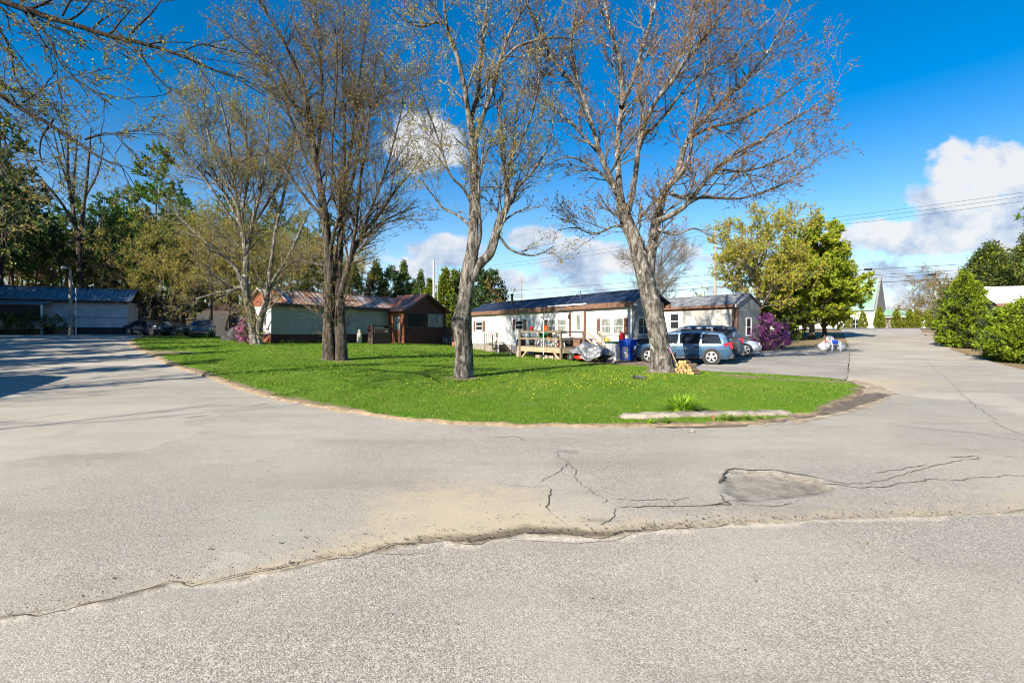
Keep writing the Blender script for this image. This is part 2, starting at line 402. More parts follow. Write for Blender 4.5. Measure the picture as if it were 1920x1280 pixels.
def spawn(P, R, per_m, L, k, ang, trop, wob, rf, rng, t0=.15, rmin=.004, taper=.3, lsh=.5, rcap=9., updir=None):
    """children branches for all parents P (n,k,3); count follows parent length"""
    if len(P) == 0: return P, R
    ln = np.linalg.norm(np.diff(P, axis=1), axis=2).sum(1)
    cnt = rng.poisson(np.maximum(ln * per_m, .01)); cnt = np.maximum(cnt, (ln * per_m > .6).astype(int))
    idx = np.repeat(np.arange(len(P)), cnt); N = len(idx)
    if N == 0: return np.zeros((0, k, 3)), np.zeros((0, k))
    t = rng.uniform(t0, 1., N); K = P.shape[1]
    f = t * (K - 1); i = np.minimum(f.astype(int), K - 2); u = (f - i)[:, None]
    p = P[idx, i] * (1 - u) + P[idx, i + 1] * u
    r = R[idx, i] * (1 - u[:, 0]) + R[idx, i + 1] * u[:, 0]
    tan = nrm(P[idx, i + 1] - P[idx, i]); U, V = frames(tan)
    az = rng.uniform(0, 2 * PI, N)[:, None]; pe = np.cos(az) * U + np.sin(az) * V
    a = (ang + rng.normal(0, .2, N))[:, None]
    d = nrm(tan * np.cos(a) + pe * np.sin(a) + np.array([0, 0, trop]))
    Ls = (L * ln[idx] if L < 0 else np.full(N, L)) * 1.
    if L < 0: Ls = -Ls
    Ls = np.abs(Ls) * (1 - lsh * t) * rng.uniform(.55, 1.25, N)
    step = (Ls / (k - 1))[:, None]; pts = [p]
    for j in range(k - 1):
        d = nrm(d + rng.normal(0, wob, (N, 3)) + np.array([0, 0, trop * .45])); pts.append(pts[-1] + d * step)
    Q = np.stack(pts, 1)
    r0 = np.clip(r * rf * rng.uniform(.7, 1.1, N), rmin, rcap)
    return Q, np.maximum(r0[:, None] * np.linspace(1, taper, k)[None], rmin * .8)

def scatter_on(P, per, rng, tmin=.2):
    idx = np.repeat(np.arange(len(P)), rng.poisson(per, len(P))); N = len(idx); K = P.shape[1]
    t = rng.uniform(tmin, 1, N) * (K - 1); i = np.minimum(t.astype(int), K - 2); u = (t - i)[:, None]
    p = P[idx, i] * (1 - u) + P[idx, i + 1] * u
    return p, nrm(P[idx, i + 1] - P[idx, i])
def leaves(geo, C, size, rng, mi, spread=.02, asp=.6, along=None, up=0):
    N = len(C)
    if N == 0: return
    C = C + rng.normal(0, spread, (N, 3))
    A = rng.normal(0, 1, (N, 3)); A[:, 2] += up
    if along is not None: A = A * .6 + along
    A = nrm(A); B = nrm(np.cross(A, rng.normal(0, 1, (N, 3))))
    s = (size * rng.uniform(.5, 1.3, N))[:, None]
    geo.quads(C, A * s, B * s * asp, mi)

def trunk_geo(geo, pts, rad, rng, sides=22, ring=.14, lobes=.1, flare=.5, bumps=()):
    ln = sum((Vector(pts[i + 1]) - Vector(pts[i])).length for i in range(len(pts) - 1))
    k = max(6, int(ln / ring)); P, R = resample(pts, rad, k)
    T = nrm(np.gradient(P, axis=0)); U = np.zeros_like(T); u = np.array([1., 0, 0])
    for i in range(k):
        u = u - T[i] * (u @ T[i]); u = u / np.linalg.norm(u); U[i] = u
    V = np.cross(T, U); a = np.linspace(0, 2 * PI, sides, endpoint=False)
    z = P[:, 2] - P[0, 2]; ph = rng.uniform(0, 6, 6)
    A, Z = np.meshgrid(a, z)
    rr = R[:, None] * (1 + lobes * (np.sin(3 * A + ph[0] + Z * .5) * .5 + np.sin(5 * A + ph[1] - Z * .8) * .35 + .3 * np.sin(Z * 2.3 + ph[2] + A * 2) + .25 * np.sin(9 * A + Z * 3.1 + ph[3])))
    fl = np.exp(-Z / .35) * flare
    rr *= 1 + fl * (.55 + .45 * np.sin(5 * A + ph[4]) * np.sin(2 * A + ph[5]) + .3)
    for (ba, bz, bs, bh) in bumps:
        da = (A - ba + PI) % (2 * PI) - PI
        rr += bh * np.exp(-(da / .6) ** 2 - ((Z - bz) / bs) ** 2)
    ringp = P[:, None] + rr[:, :, None] * (np.cos(A)[..., None] * U[:, None] + np.sin(A)[..., None] * V[:, None])
    idx = np.arange(k * sides).reshape(k, sides) + geo.n; nx = np.roll(idx, -1, 1)
    f = np.stack([idx[:-1], nx[:-1], nx[1:], idx[1:]], -1).reshape(-1, 4)
    geo.V.append(ringp.reshape(-1, 3)); geo.n += k * sides
    geo.F4.append(f); geo.m4.append(np.zeros(len(f), int)); geo.sm.append(np.full(len(f), True))
    return P, R

def traced_tree(name, label, base, D, stems, bark, twig, buds, seed, dens=1., size=.045, group=None, dl=(1.9, 1.0, .5),
                bumps=(), flare=.45, buds_n=(4., 3.), up=.12, spread=3.0, cat='tree', per=(1.9, 3.2, 5.5), bare=.0, thin=.86):
    """stems: list of (list of (px, py, width px), depth drift at its end, is_trunk)"""
    rng = np.random.default_rng(seed)
    root = E(name, label, cat, base, 0, group)
    inv = np.array(base)
    g = Geo(); P0 = []; R0 = []
    for pts, dd, is_trunk in stems:
        n = len(pts); xyz = []; rad = []
        for i, (px, py, w) in enumerate(pts):
            t = i / max(1, n - 1); d = D + dd * t ** 1.3
            p = np.array(W(px, py, d)); xyz.append(p - inv); rad.append(w / 2 / F_PX * d * thin)
        if is_trunk:
            low = xyz[0][2] < .6
            if low: xyz[0][2] = -.12
            P, R = trunk_geo(g, xyz, rad, rng, bumps=bumps if is_trunk == 1 else (), flare=flare if low else 0)
        else:
            P, R = resample(xyz, rad, max(8, len(pts) * 4))
            P = P + np.cumsum(rng.normal(0, .012, P.shape), 0) * np.linspace(0, 1, len(P))[:, None]
            g.tubes(P[None], R[None], 10)
        q, r = resample(P, R, 24)
        if is_trunk == 1 and not is_trunk == 2: q, r = q[-10:], r[-10:]; q, r = resample(q, r, 24)
        P0.append(q); R0.append(r)
    P0 = np.stack(P0); R0 = np.stack(R0)
    P1, R1 = spawn(P0, R0, per[0] * dens, dl[0], 7, .75, up, .11, .5, rng, .12, .008, .35, .45, .05)
    g.tubes(P1, R1, 6)
    g.build('trunk', [bark], root)
    c = Geo()
    P2, R2 = spawn(P1, R1, per[1] * dens, dl[1], 5, .7, up, .13, .55, rng, .15, .005, .4, .4, .02)
    P2b, R2b = spawn(P0, R0, 1.6 * dens, dl[1] * .8, 5, .9, up, .13, .3, rng, .2, .005, .4, .3, .012)
    P2 = np.concatenate([P2, P2b]); R2 = np.concatenate([R2, R2b])
    P3, R3 = spawn(P2, R2, per[2] * dens, dl[2], 4, .7, up, .12, .6, rng, .15, .0042, .6, .3, .012)
    c.tubes(P2, R2, 4); c.tubes(P3, R3, 3)
    for Q, k in ((P3, buds_n[0]), (P2, buds_n[1])):
        p, t = scatter_on(Q, k, rng)
        if bare:
            keep = rng.uniform(0, 1, len(p)) > bare; p, t = p[keep], t[keep]
        m = np.arange(len(p)) % len(buds)
        for j in range(len(buds)):
            leaves(c, p[m == j], size, rng, 1 + j, .025, .6, t[m == j] * .5)
    c.build('crown', [twig] + list(buds), root)
    return root

def generic_tree(name, label, loc, h, crown_r, bark, twig, buds, seed, trunk_r=.2, fork=.35, n_limb=6, size=.07, dens=1., group=None,
                 buds_n=(4, 3), lean=0, up=.12, dl=None, shape=1., cat='tree', per=(1.6, 2.6, 4.), rings=(6, 4, 3), wide=.35, low=.0):
    rng = np.random.default_rng(seed); root = E(name, label, cat, loc, rng.uniform(0, 6), group)
    g = Geo()
    top = np.array([lean, 0, h]); n = 7
    tr = [np.array([lean * (i / n) ** 2, 0, h * .85 * i / n]) + rng.normal(0, .012 * h, 3) * (0 < i) for i in range(n + 1)]
    tr[0] = np.array([0, 0, -.15]); rad = [trunk_r * (1 - .85 * (i / n)) for i in range(n + 1)]
    P, R = trunk_geo(g, tr, rad, rng, sides=12, ring=.3, flare=.4)
    P0 = []; R0 = []
    for j in range(n_limb):
        t = fork + (.9 - fork) * (j + rng.uniform(0, .6)) / n_limb
        i = int(t * (len(P) - 1)); s = P[i]; az = j * 2.4 + rng.uniform(-.4, .4)
        ln = crown_r * (1.15 - .45 * abs(2 * (t - .5 - low) / 1.0)) * rng.uniform(.8, 1.15)
        d = np.array([math.cos(az), math.sin(az), rng.uniform(.35, .9) * shape]); d /= np.linalg.norm(d)
        pts = [s]
        for q in range(5):
            d = d + rng.normal(0, .1, 3) + np.array([0, 0, .07 * shape]); d /= np.linalg.norm(d); pts.append(pts[-1] + d * ln / 5)
        q, r = resample(pts, np.linspace(R[i] * .55, .012, 6), 16); P0.append(q); R0.append(r)
    q, r = resample(P[int(fork * len(P)):], R[int(fork * len(P)):], 16); P0.append(q); R0.append(r)
    P0 = np.stack(P0); R0 = np.stack(R0); g.tubes(P0[:-1], R0[:-1], rings[0])
    dl = dl or (crown_r * .5, crown_r * .26, crown_r * .14)
    P1, R1 = spawn(P0, R0, per[0] * dens, dl[0], 6, .8, up, .12, .5, rng, .15, .01, .35, .4, .04)
    g.tubes(P1, R1, rings[1]); g.build('trunk', [bark], root)
    c = Geo()
    P2, R2 = spawn(P1, R1, per[1] * dens, dl[1], 5, .7, up, .13, .55, rng, .1, .007, .4, .3, .02)
    P3, R3 = spawn(P2, R2, per[2] * dens, dl[2], 3, .7, up, .13, .6, rng, .1, .006, .6, .2, .012)
    c.tubes(P2, R2, rings[2]); c.tubes(P3, R3, 3)
    for Q, k in ((P3, buds_n[0]), (P2, buds_n[1])):
        p, t = scatter_on(Q, k, rng); m = np.arange(len(p)) % len(buds)
        for b in range(len(buds)): leaves(c, p[m == b], size, rng, 1 + b, size * .6, .65, t[m == b] * .3)
    c.build('crown', [twig] + list(buds), root)
    return root

def pine_tree(name, label, loc, h, r, seed, clear=.3, needles='needle', group=None, layers=None, dens=1., trunk_r=.2, nsize=.16, cat='tree', droop=-.05, cone=1.):
    rng = np.random.default_rng(seed); root = E(name, label, cat, loc, rng.uniform(0, 6), group)
    g = Geo(); n = 8
    tr = [np.array([0, 0, h * i / n]) + rng.normal(0, .006 * h, 3) * (i > 0) for i in range(n + 1)]; tr[0][2] = -.15
    P, R = trunk_geo(g, tr, [trunk_r * (1 - .93 * i / n) for i in range(n + 1)], rng, sides=10, ring=.5, flare=.3)
    layers = layers or int(h * (1 - clear) * 1.25)
    P0 = []; R0 = []
    for j in range(layers):
        t = clear + (1 - clear) * ((j + rng.uniform(-.2, .2)) / layers); t = min(max(t, clear), .985); i = int(t * (len(P) - 1))
        for q in range(rng.integers(3, 6)):
            az = rng.uniform(0, 2 * PI); u = (t - clear) / (1 - clear)
            ln = r * ((1 - u) ** cone * .95 + .12) * (min(1, .45 + u * 3)) * rng.uniform(.55, 1.2)
            d = np.array([math.cos(az), math.sin(az), .25 * u + droop + rng.uniform(-.1, .2)]); pts = [P[i]]
            for s in range(4):
                d = d + rng.normal(0, .06, 3) + np.array([0, 0, .06]); d /= np.linalg.norm(d); pts.append(pts[-1] + d * ln / 4)
            a, b = resample(pts, np.linspace(max(.012, R[i] * .3), .008, 5), 10); P0.append(a); R0.append(b)
    for q in range(int(4 * h * clear / 4)):   # dead lower stubs
        t = rng.uniform(.12, clear + .02); i = int(t * (len(P) - 1)); az = rng.uniform(0, 6.28)
        d = np.array([math.cos(az), math.sin(az), rng.uniform(-.2, .2)]); ln = r * rng.uniform(.15, .5)
        a, b = resample([P[i], P[i] + d * ln * .5, P[i] + d * ln + np.array([0, 0, .1])], [.014, .01, .006], 10); g.tubes(a[None], b[None], 4)
    P0 = np.stack(P0); R0 = np.stack(R0); g.tubes(P0, R0, 5); g.build('trunk', ['bark_pine'], root)
    c = Geo()
    P1, R1 = spawn(P0, R0, 2.6 * dens, r * .3, 4, .85, .02, .08, .5, rng, .25, .006, .5, .45, .02)
    keep = rng.uniform(0, 1, len(P1)) < .95; P1, R1 = P1[keep], R1[keep]
    c.tubes(P1, R1, 3)
    for Q, k in ((P1, 24 * dens), (P0, 20 * dens)):
        p, t = scatter_on(Q, k, rng, .25)
        N = len(p); A = nrm(rng.normal(0, .55, (N, 3)) + t * .6 + np.array([0, 0, .25])); B = nrm(np.cross(A, rng.normal(0, 1, (N, 3))))
        s = (nsize * rng.uniform(.6, 1.3, N))[:, None]
        c.quads(p + A * s * .6, A * s, B * s * .24, 1)
    c.build('crown', ['bark_pine', needles], root)
    return root

def evergreen_shrub(name, label, loc, h, r, seed, mats, n_cl=700, per=34, size=.09, group=None, shape=None, cat='shrub', stems=5, jag=.18, stem_mat='bark_dark', squash=1., clump=.16):
    """dense shrub: sprays of small leaf faces on several shells of an uneven body"""
    rng = np.random.default_rng(seed); root = E(name, label, cat, loc, 0, group)
    g = MB()
    for i in range(stems):
        a = rng.uniform(0, 6.28); q = r * .5
        g.tube([(math.cos(a) * .08, math.sin(a) * .08, -.1), (math.cos(a) * q * .5, math.sin(a) * q * .5, h * .35), (math.cos(a) * q * .8, math.sin(a) * q * .8, h * .7)], [.05, .035, .012], 6)
    g.build('stem', [stem_mat], root, smooth=True)
    shape = shape or [(0, .72), (.15, .95), (.35, 1.), (.6, .78), (.8, .45), (.95, .15), (1, .03)]
    zs, rs = zip(*shape); ph = rng.uniform(0, 6.28, 8)
    z = rng.beta(1.1, 1.25, n_cl); a = rng.uniform(0, 2 * PI, n_cl)
    lob = 1 + jag * (np.sin(3 * a + ph[0] + 4 * z) * .6 + np.sin(5 * a + ph[1] - 7 * z) * .5 + np.sin(11 * z + ph[2] + 2 * a) * .5 + rng.normal(0, .35, n_cl))
    dep = 1 - np.abs(rng.normal(0, .16, n_cl)) - (rng.uniform(0, 1, n_cl) < .25) * rng.uniform(0, .4, n_cl)
    rad = np.interp(z, zs, rs) * r * lob * dep
    C = np.stack([np.cos(a) * rad, np.sin(a) * rad * squash, z * h * (1 + .04 * rng.normal(0, 1, n_cl)) + .05], 1)
    out = nrm(np.stack([np.cos(a), np.sin(a), np.full(n_cl, .55)], 1))
    m = rng.integers(0, len(mats), n_cl); c = Geo()
    for j in range(len(mats)):
        sel = np.where(m == j)[0]; idx = np.repeat(sel, per); N = len(idx)
        d = rng.normal(0, 1, (N, 3)); d = nrm(d) * (rng.uniform(0, 1, N) ** .6)[:, None] * clump * (r ** .5)
        p = C[idx] + d + out[idx] * .03
        A = nrm(d / np.maximum(clump, 1e-3) * .5 + out[idx] * .8 + rng.normal(0, .45, (N, 3))); B = nrm(np.cross(A, rng.normal(0, 1, (N, 3))))
        s = (size * rng.uniform(.5, 1.3, N))[:, None]
        c.quads(p, A * s, B * s * .5, j)
    c.build('foliage', list(mats), root)
    return root
def copy_tree(o, loc, rz=0, sc=1., label=None, group=None):
    c = o.copy(); COL.objects.link(c); c.location = loc; c.rotation_euler = (0, 0, rz)
    c.scale = (sc, sc, sc) if not isinstance(sc, tuple) else sc
    if label: c['label'] = label
    if group: c['group'] = group
    for ch in o.children:
        d = ch.copy(); COL.objects.link(d); d.parent = c
        for gch in ch.children:
            e = gch.copy(); COL.objects.link(e); e.parent = d
    return c
# ------------------------------------------------------------------ ground sheets
def densify(poly, step, jit=0, rng=None):
    out = []
    n = len(poly)
    for i in range(n):
        a, b = np.array(poly[i][:2], float), np.array(poly[(i + 1) % n][:2], float)
        L = np.linalg.norm(b - a); st = step * max(1., min(8, np.linalg.norm(a) / 14)); k = max(1, int(L / st))
        nv = np.array([-(b - a)[1], (b - a)[0]]) / max(L, 1e-6)
        for j in range(k):
            p = a + (b - a) * j / k
            if jit: p = p + nv * rng.normal(0, jit)
            out.append(p)
    return np.array(out)
def smooth_poly(poly, it=2):
    for _ in range(it):
        q = []
        n = len(poly)
        for i in range(n):
            a, b = np.array(poly[i][:2], float), np.array(poly[(i + 1) % n][:2], float)
            q += [a * .75 + b * .25, a * .25 + b * .75]
        poly = q
    return poly
def in_poly(x, y, poly):
    inside = np.zeros(x.shape, bool); n = len(poly)
    for i in range(n):
        x0, y0 = poly[i]; x1, y1 = poly[(i + 1) % n]
        c = ((y0 > y) != (y1 > y))
        with np.errstate(divide='ignore', invalid='ignore'):
            xi = (x1 - x0) * (y - y0) / (y1 - y0 + 1e-12) + x0
        inside ^= c & (x < xi)
    return inside
def edge_dist(x, y, poly, closed=True):
    d = np.full(x.shape, 1e9); n = len(poly)
    for i in range(n if closed else n - 1):
        ax, ay = poly[i]; bx, by = poly[(i + 1) % n]
        dx, dy = bx - ax, by - ay; L = dx * dx + dy * dy + 1e-12
        t = np.clip(((x - ax) * dx + (y - ay) * dy) / L, 0, 1)
        d = np.minimum(d, np.hypot(x - ax - t * dx, y - ay - t * dy))
    return d
def sheet(name, poly, spacing, off, mats, zfun=None, label=None, cat=None, kind='structure', attrs=None, skirt=0):
    """spacing: list of (xmin,xmax,ymin,ymax,step), later entries win inside their box"""
    poly = np.array(poly); px, py = [], []
    for i, (x0, x1, y0, y1, st) in enumerate(spacing):
        X, Y = np.meshgrid(np.arange(x0, x1, st) + .013, np.arange(y0, y1, st) + .017); X, Y = X.ravel(), Y.ravel()
        keep = in_poly(X, Y, poly) & (edge_dist(X, Y, poly) > st * .35)
        for (a, b, c, d, _s) in spacing[i + 1:]: keep &= ~((X > a) & (X < b) & (Y > c) & (Y < d))
        px.append(X[keep]); py.append(Y[keep])
    x = np.concatenate([poly[:, 0]] + px); y = np.concatenate([poly[:, 1]] + py); nb = len(poly)
    vs, _e, fs, *_ = delaunay_2d_cdt([Vector((a, b)) for a, b in zip(x, y)], [], [list(range(nb))], 1, 1e-5)
    v = np.array([(p.x, p.y) for p in vs]); z = Hn(v[:, 0], v[:, 1]) + off
    if zfun is not None: z = z + zfun(v[:, 0], v[:, 1])
    V = np.column_stack([v, z]); F = np.array([f if len(f) == 3 else f[:3] for f in fs])
    a, b, c = V[F[:, 0]], V[F[:, 1]], V[F[:, 2]]
    flip = np.cross(b - a, c - a)[:, 2] < 0; F[flip] = F[flip][:, ::-1]
    if skirt:
        n0 = len(V); ring = np.column_stack([poly, Hn(poly[:, 0], poly[:, 1]) + off - skirt])
        # find boundary verts by position
        from mathutils.kdtree import KDTree
        kd = KDTree(len(V)); [kd.insert((p[0], p[1], 0), i) for i, p in enumerate(V)]; kd.balance()
        bi = np.array([kd.find((p[0], p[1], 0))[1] for p in poly])
        V = np.concatenate([V, ring]); ri = np.arange(nb) + n0; b2 = np.roll(bi, -1); r2 = np.roll(ri, -1)
        F = np.concatenate([F, np.stack([bi, ri, r2], 1), np.stack([bi, r2, b2], 1)])
    o = np_mesh(name, V, [F], mats, smooth=True)
    me = o.data
    for k, fn in (attrs or {}).items():
        at = me.attributes.new(k, 'FLOAT', 'POINT'); at.data.foreach_set('value', np.asarray(fn(V[:, 0], V[:, 1]), np.float32))
    tag(o, label, cat, None, kind); return o
def gp(*pix): return [tuple(G(a, b)[:2]) for a, b in pix]
def vnoise(x, y, s, seed=0, octv=4):
    """cheap smooth value noise"""
    r = np.random.default_rng(seed); tab = r.uniform(0, 1, (64, 64)); out = 0; amp = .5; tot = 0
    for o in range(octv):
        u, v = x * s, y * s; i, j = np.floor(u).astype(int), np.floor(v).astype(int); f, g = u - i, v - j
        f, g = f * f * (3 - 2 * f), g * g * (3 - 2 * g)
        t = lambda a, b: tab[a % 64, b % 64]
        out = out + amp * ((t(i, j) * (1 - f) + t(i + 1, j) * f) * (1 - g) + (t(i, j + 1) * (1 - f) + t(i + 1, j + 1) * f) * g)
        tot += amp; amp *= .5; s *= 2.03
    return out / tot

def ground_mat():
    m, nt, b = new_mat('ground_litter'); v = coords(nt)
    n = noise(nt, v, .35, 8, .65); n2 = noise(nt, v, 9, 6, .7)
    c = ramp(nt, n, [(.3, (.1, .115, .03)), (.46, (.17, .13, .065)), (.6, (.24, .17, .09)), (.75, (.3, .22, .12))])
    c = mixc(nt, maprange(nt, n2, .35, .7), c, (.33, .25, .15)); c = mixc(nt, maprange(nt, noise(nt, v, 21, 4), .55, .7), c, (.07, .05, .03))
    nt.links.new(c, b.inputs['Base Color']); b.inputs['Roughness'].default_value = .95
    b.inputs['Specular IOR Level'].default_value = .1; bump(nt, b, n2, .8, .06); return m
def asphalt_mat(name, cols, grain, bmp, tint=(.5, .44, .36), tar=.12):
    m, nt, b = new_mat(name); v = coords(nt)
    vo = nd(nt, 'ShaderNodeTexVoronoi'); vo.inputs['Scale'].default_value = grain; nt.links.new(v, vo.inputs['Vector'])
    sep = nd(nt, 'ShaderNodeSeparateColor'); nt.links.new(vo.outputs['Color'], sep.inputs[0])
    c = ramp(nt, sep.outputs[0], cols)
    vo2 = nd(nt, 'ShaderNodeTexVoronoi'); vo2.inputs['Scale'].default_value = grain * .43; nt.links.new(v, vo2.inputs['Vector'])
    sp2 = nd(nt, 'ShaderNodeSeparateColor'); nt.links.new(vo2.outputs['Color'], sp2.inputs[0])
    c = mixc(nt, maprange(nt, sp2.outputs[1], .8, .97, 0, .42), c, (.6, .545, .47))
    c = mixc(nt, maprange(nt, vo.outputs['Distance'], .42, .8, 0, .75), c, (tar * .8, tar * .74, tar * .66))
    big = noise(nt, v, .33, 7, .62)
    c = mixc(nt, maprange(nt, big, .38, .66, 0, .5), c, tint)
    vt = coords(nt, (.5, 2.4, 1)); c = mixc(nt, maprange(nt, noise(nt, vt, .55, 6, .6), .46, .7, 0, .4), c, (.21, .19, .155))
    pv = nd(nt, 'ShaderNodeTexVoronoi'); pv.inputs['Scale'].default_value = .38; wv = nd(nt, 'ShaderNodeVectorMath', operation='MULTIPLY_ADD'); wq = nd(nt, 'ShaderNodeTexNoise'); wq.inputs['Scale'].default_value = 1.1; wq.inputs['Detail'].default_value = 5; nt.links.new(v, wq.inputs['Vector'])
    nt.links.new(wq.outputs['Color'], wv.inputs[0]); wv.inputs[1].default_value = (1.6, 1.6, 0); nt.links.new(v, wv.inputs[2]); nt.links.new(wv.outputs[0], pv.inputs['Vector']); ps = nd(nt, 'ShaderNodeSeparateColor'); nt.links.new(pv.outputs['Color'], ps.inputs[0])
    c = mixc(nt, maprange(nt, ps.outputs[0], .72, .8, 0, .22), c, (.27, .26, .225)); c = mixc(nt, maprange(nt, ps.outputs[1], .75, .82, 0, .2), c, (.54, .49, .42))
    cool = noise(nt, v, .62, 5, .6)
    c = mixc(nt, maprange(nt, cool, .48, .68, 0, .42), c, (.35, .335, .275))
    blot = noise(nt, v, 1.7, 7, .66)
    c = mixc(nt, maprange(nt, blot, .55, .75, 0, .22), c, (.24, .205, .17))
    a = nd(nt, 'ShaderNodeAttribute', attribute_name='sand')
    sn = noise(nt, v, 3.2, 8, .7); sm = maprange(nt, math_(nt, 'ADD', a.outputs['Fac'], math_(nt, 'MULTIPLY', math_(nt, 'SUBTRACT', sn, .5), .9)), .25, .8)
    sandc = ramp(nt, noise(nt, v, 60, 4, .7), [(.3, (.38, .3, .19)), (.7, (.55, .46, .32))])
    c = mixc(nt, math_(nt, 'MULTIPLY', sm, .78), c, sandc)
    a2 = nd(nt, 'ShaderNodeAttribute', attribute_name='grime')
    gn = noise(nt, v, 5, 8, .72); gm = maprange(nt, math_(nt, 'ADD', a2.outputs['Fac'], math_(nt, 'MULTIPLY', math_(nt, 'SUBTRACT', gn, .5), 1.1)), .3, .85)
    c = mixc(nt, math_(nt, 'MULTIPLY', gm, .8), c, (.085, .068, .045))
    # fine crazing
    vc = nd(nt, 'ShaderNodeTexVoronoi', feature='DISTANCE_TO_EDGE'); vc.inputs['Scale'].default_value = 1.5
    wn = nd(nt, 'ShaderNodeTexNoise'); wn.inputs['Scale'].default_value = 2.2; wn.inputs['Detail'].default_value = 6; nt.links.new(v, wn.inputs['Vector'])
    vm = nd(nt, 'ShaderNodeVectorMath', operation='MULTIPLY_ADD'); nt.links.new(wn.outputs['Color'], vm.inputs[0]); vm.inputs[1].default_value = (.75, .75, 0); nt.links.new(v, vm.inputs[2]); nt.links.new(vm.outputs[0], vc.inputs['Vector'])
    a3 = nd(nt, 'ShaderNodeAttribute', attribute_name='craze')
    cr = math_(nt, 'MULTIPLY', maprange(nt, vc.outputs['Distance'], .003, .011, 1, 0), maprange(nt, math_(nt, 'ADD', a3.outputs['Fac'], math_(nt, 'MULTIPLY', math_(nt, 'SUBTRACT', noise(nt, v, .8, 3), .5), .8)), .35, .6))
    c = mixc(nt, math_(nt, 'MULTIPLY', cr, .5), c, (.1, .09, .075))
    nt.links.new(c, b.inputs['Base Color']); b.inputs['Roughness'].default_value = .9; b.inputs['Specular IOR Level'].default_value = .25
    h = math_(nt, 'ADD', vo.outputs['Distance'], math_(nt, 'MULTIPLY', sep.outputs[1], -.7))
    h = math_(nt, 'MULTIPLY', h, math_(nt, 'SUBTRACT', 1.0, math_(nt, 'MULTIPLY', sm, .7)))
    n = nd(nt, 'ShaderNodeBump', invert=True); n.inputs['Strength'].default_value = bmp; n.inputs['Distance'].default_value = .012
    nt.links.new(h, n.inputs['Height']); nt.links.new(n.outputs['Normal'], b.inputs['Normal']); return m
def lawn_mat():
    m, nt, b = new_mat('lawn_soil'); v = coords(nt)
    n = noise(nt, v, .5, 6, .65); n2 = noise(nt, v, 14, 5, .7)
    c = ramp(nt, n, [(.3, (.07, .16, .01)), (.5, (.105, .21, .012)), (.7, (.15, .25, .018))])
    c = mixc(nt, maprange(nt, n2, .3, .75, 0, .45), c, (.06, .12, .012))
    a = nd(nt, 'ShaderNodeAttribute', attribute_name='bare')
    d = maprange(nt, math_(nt, 'ADD', a.outputs['Fac'], math_(nt, 'MULTIPLY', math_(nt, 'SUBTRACT', noise(nt, v, 2.6, 7, .7), .5), .9)), .4, .7)
    dirt = ramp(nt, noise(nt, v, 7, 6, .7), [(.3, (.13, .095, .06)), (.55, (.26, .2, .135)), (.75, (.36, .29, .2))])
    nt.links.new(mixc(nt, d, c, dirt), b.inputs['Base Color']); b.inputs['Roughness'].default_value = .95
    b.inputs['Specular IOR Level'].default_value = .1; bump(nt, b, n2, .7, .04); return m
MT['ground'] = ground_mat()
MT['asphalt_old'] = asphalt_mat('asphalt_old', [(.0, (.25, .222, .185)), (.35, (.33, .299, .252)), (.7, (.41, .376, .322)), (1., (.5, .46, .395))], 125, .22, (.44, .4, .33))
MT['asphalt_new'] = asphalt_mat('asphalt_new', [(.0, (.205, .182, .15)), (.3, (.305, .276, .232)), (.65, (.39, .356, .304)), (1., (.53, .485, .42))], 116, .2, (.42, .382, .318))
MT['asphalt_drive'] = asphalt_mat('asphalt_drive', [(.0, (.22, .195, .165)), (.4, (.31, .275, .235)), (1., (.42, .38, .33))], 80, .3, (.3, .29, .28))
MT['asphalt_street'] = asphalt_mat('asphalt_street', [(.0, (.13, .13, .135)), (1., (.27, .27, .275))], 60, .2, (.2, .2, .2))
MT['lawn'] = lawn_mat()
MT['crack'] = noisy('crack', (.05, .04, .03), (.12, .095, .07), 9, rough=.95)
MT['mulch'] = noisy('mulch', (.14, .085, .06), (.33, .23, .17), 6, rough=.95, bmp=.6, bscale=25)
MT['sand_soil'] = noisy('sand_soil', (.2, .15, .1), (.46, .37, .26), 3, rough=.95, bmp=.5, bscale=30)
MT['wet_dirt'] = noisy('wet_dirt', (.08, .063, .045), (.21, .165, .115), 4, rough=.7, bmp=.5, bscale=30)

# big terrain sheet
def terrain():
    ax = np.unique(np.r_[-1500, -800, -400, -250, -170, np.arange(-130, -44, 4), np.arange(-44, 44, 1.), np.arange(44, 131, 4), 170, 250, 400, 800, 1500])
    ay = np.unique(np.r_[-600, -200, -80, -30, np.arange(-12, 90, 1.), np.arange(90, 140, 5), 170, 250, 400, 800, 1800])
    X, Y = np.meshgrid(ax, ay); Z = Hn(X, Y) - .06
    V = np.stack([X, Y, Z], -1).reshape(-1, 3); n, k = X.shape
    i = np.arange(n * k).reshape(n, k)
    F = np.stack([i[:-1, :-1], i[:-1, 1:], i[1:, 1:], i[1:, :-1]], -1).reshape(-1, 4)
    tag(np_mesh('ground', V, [F], ['ground'], smooth=True), kind='structure')
terrain()

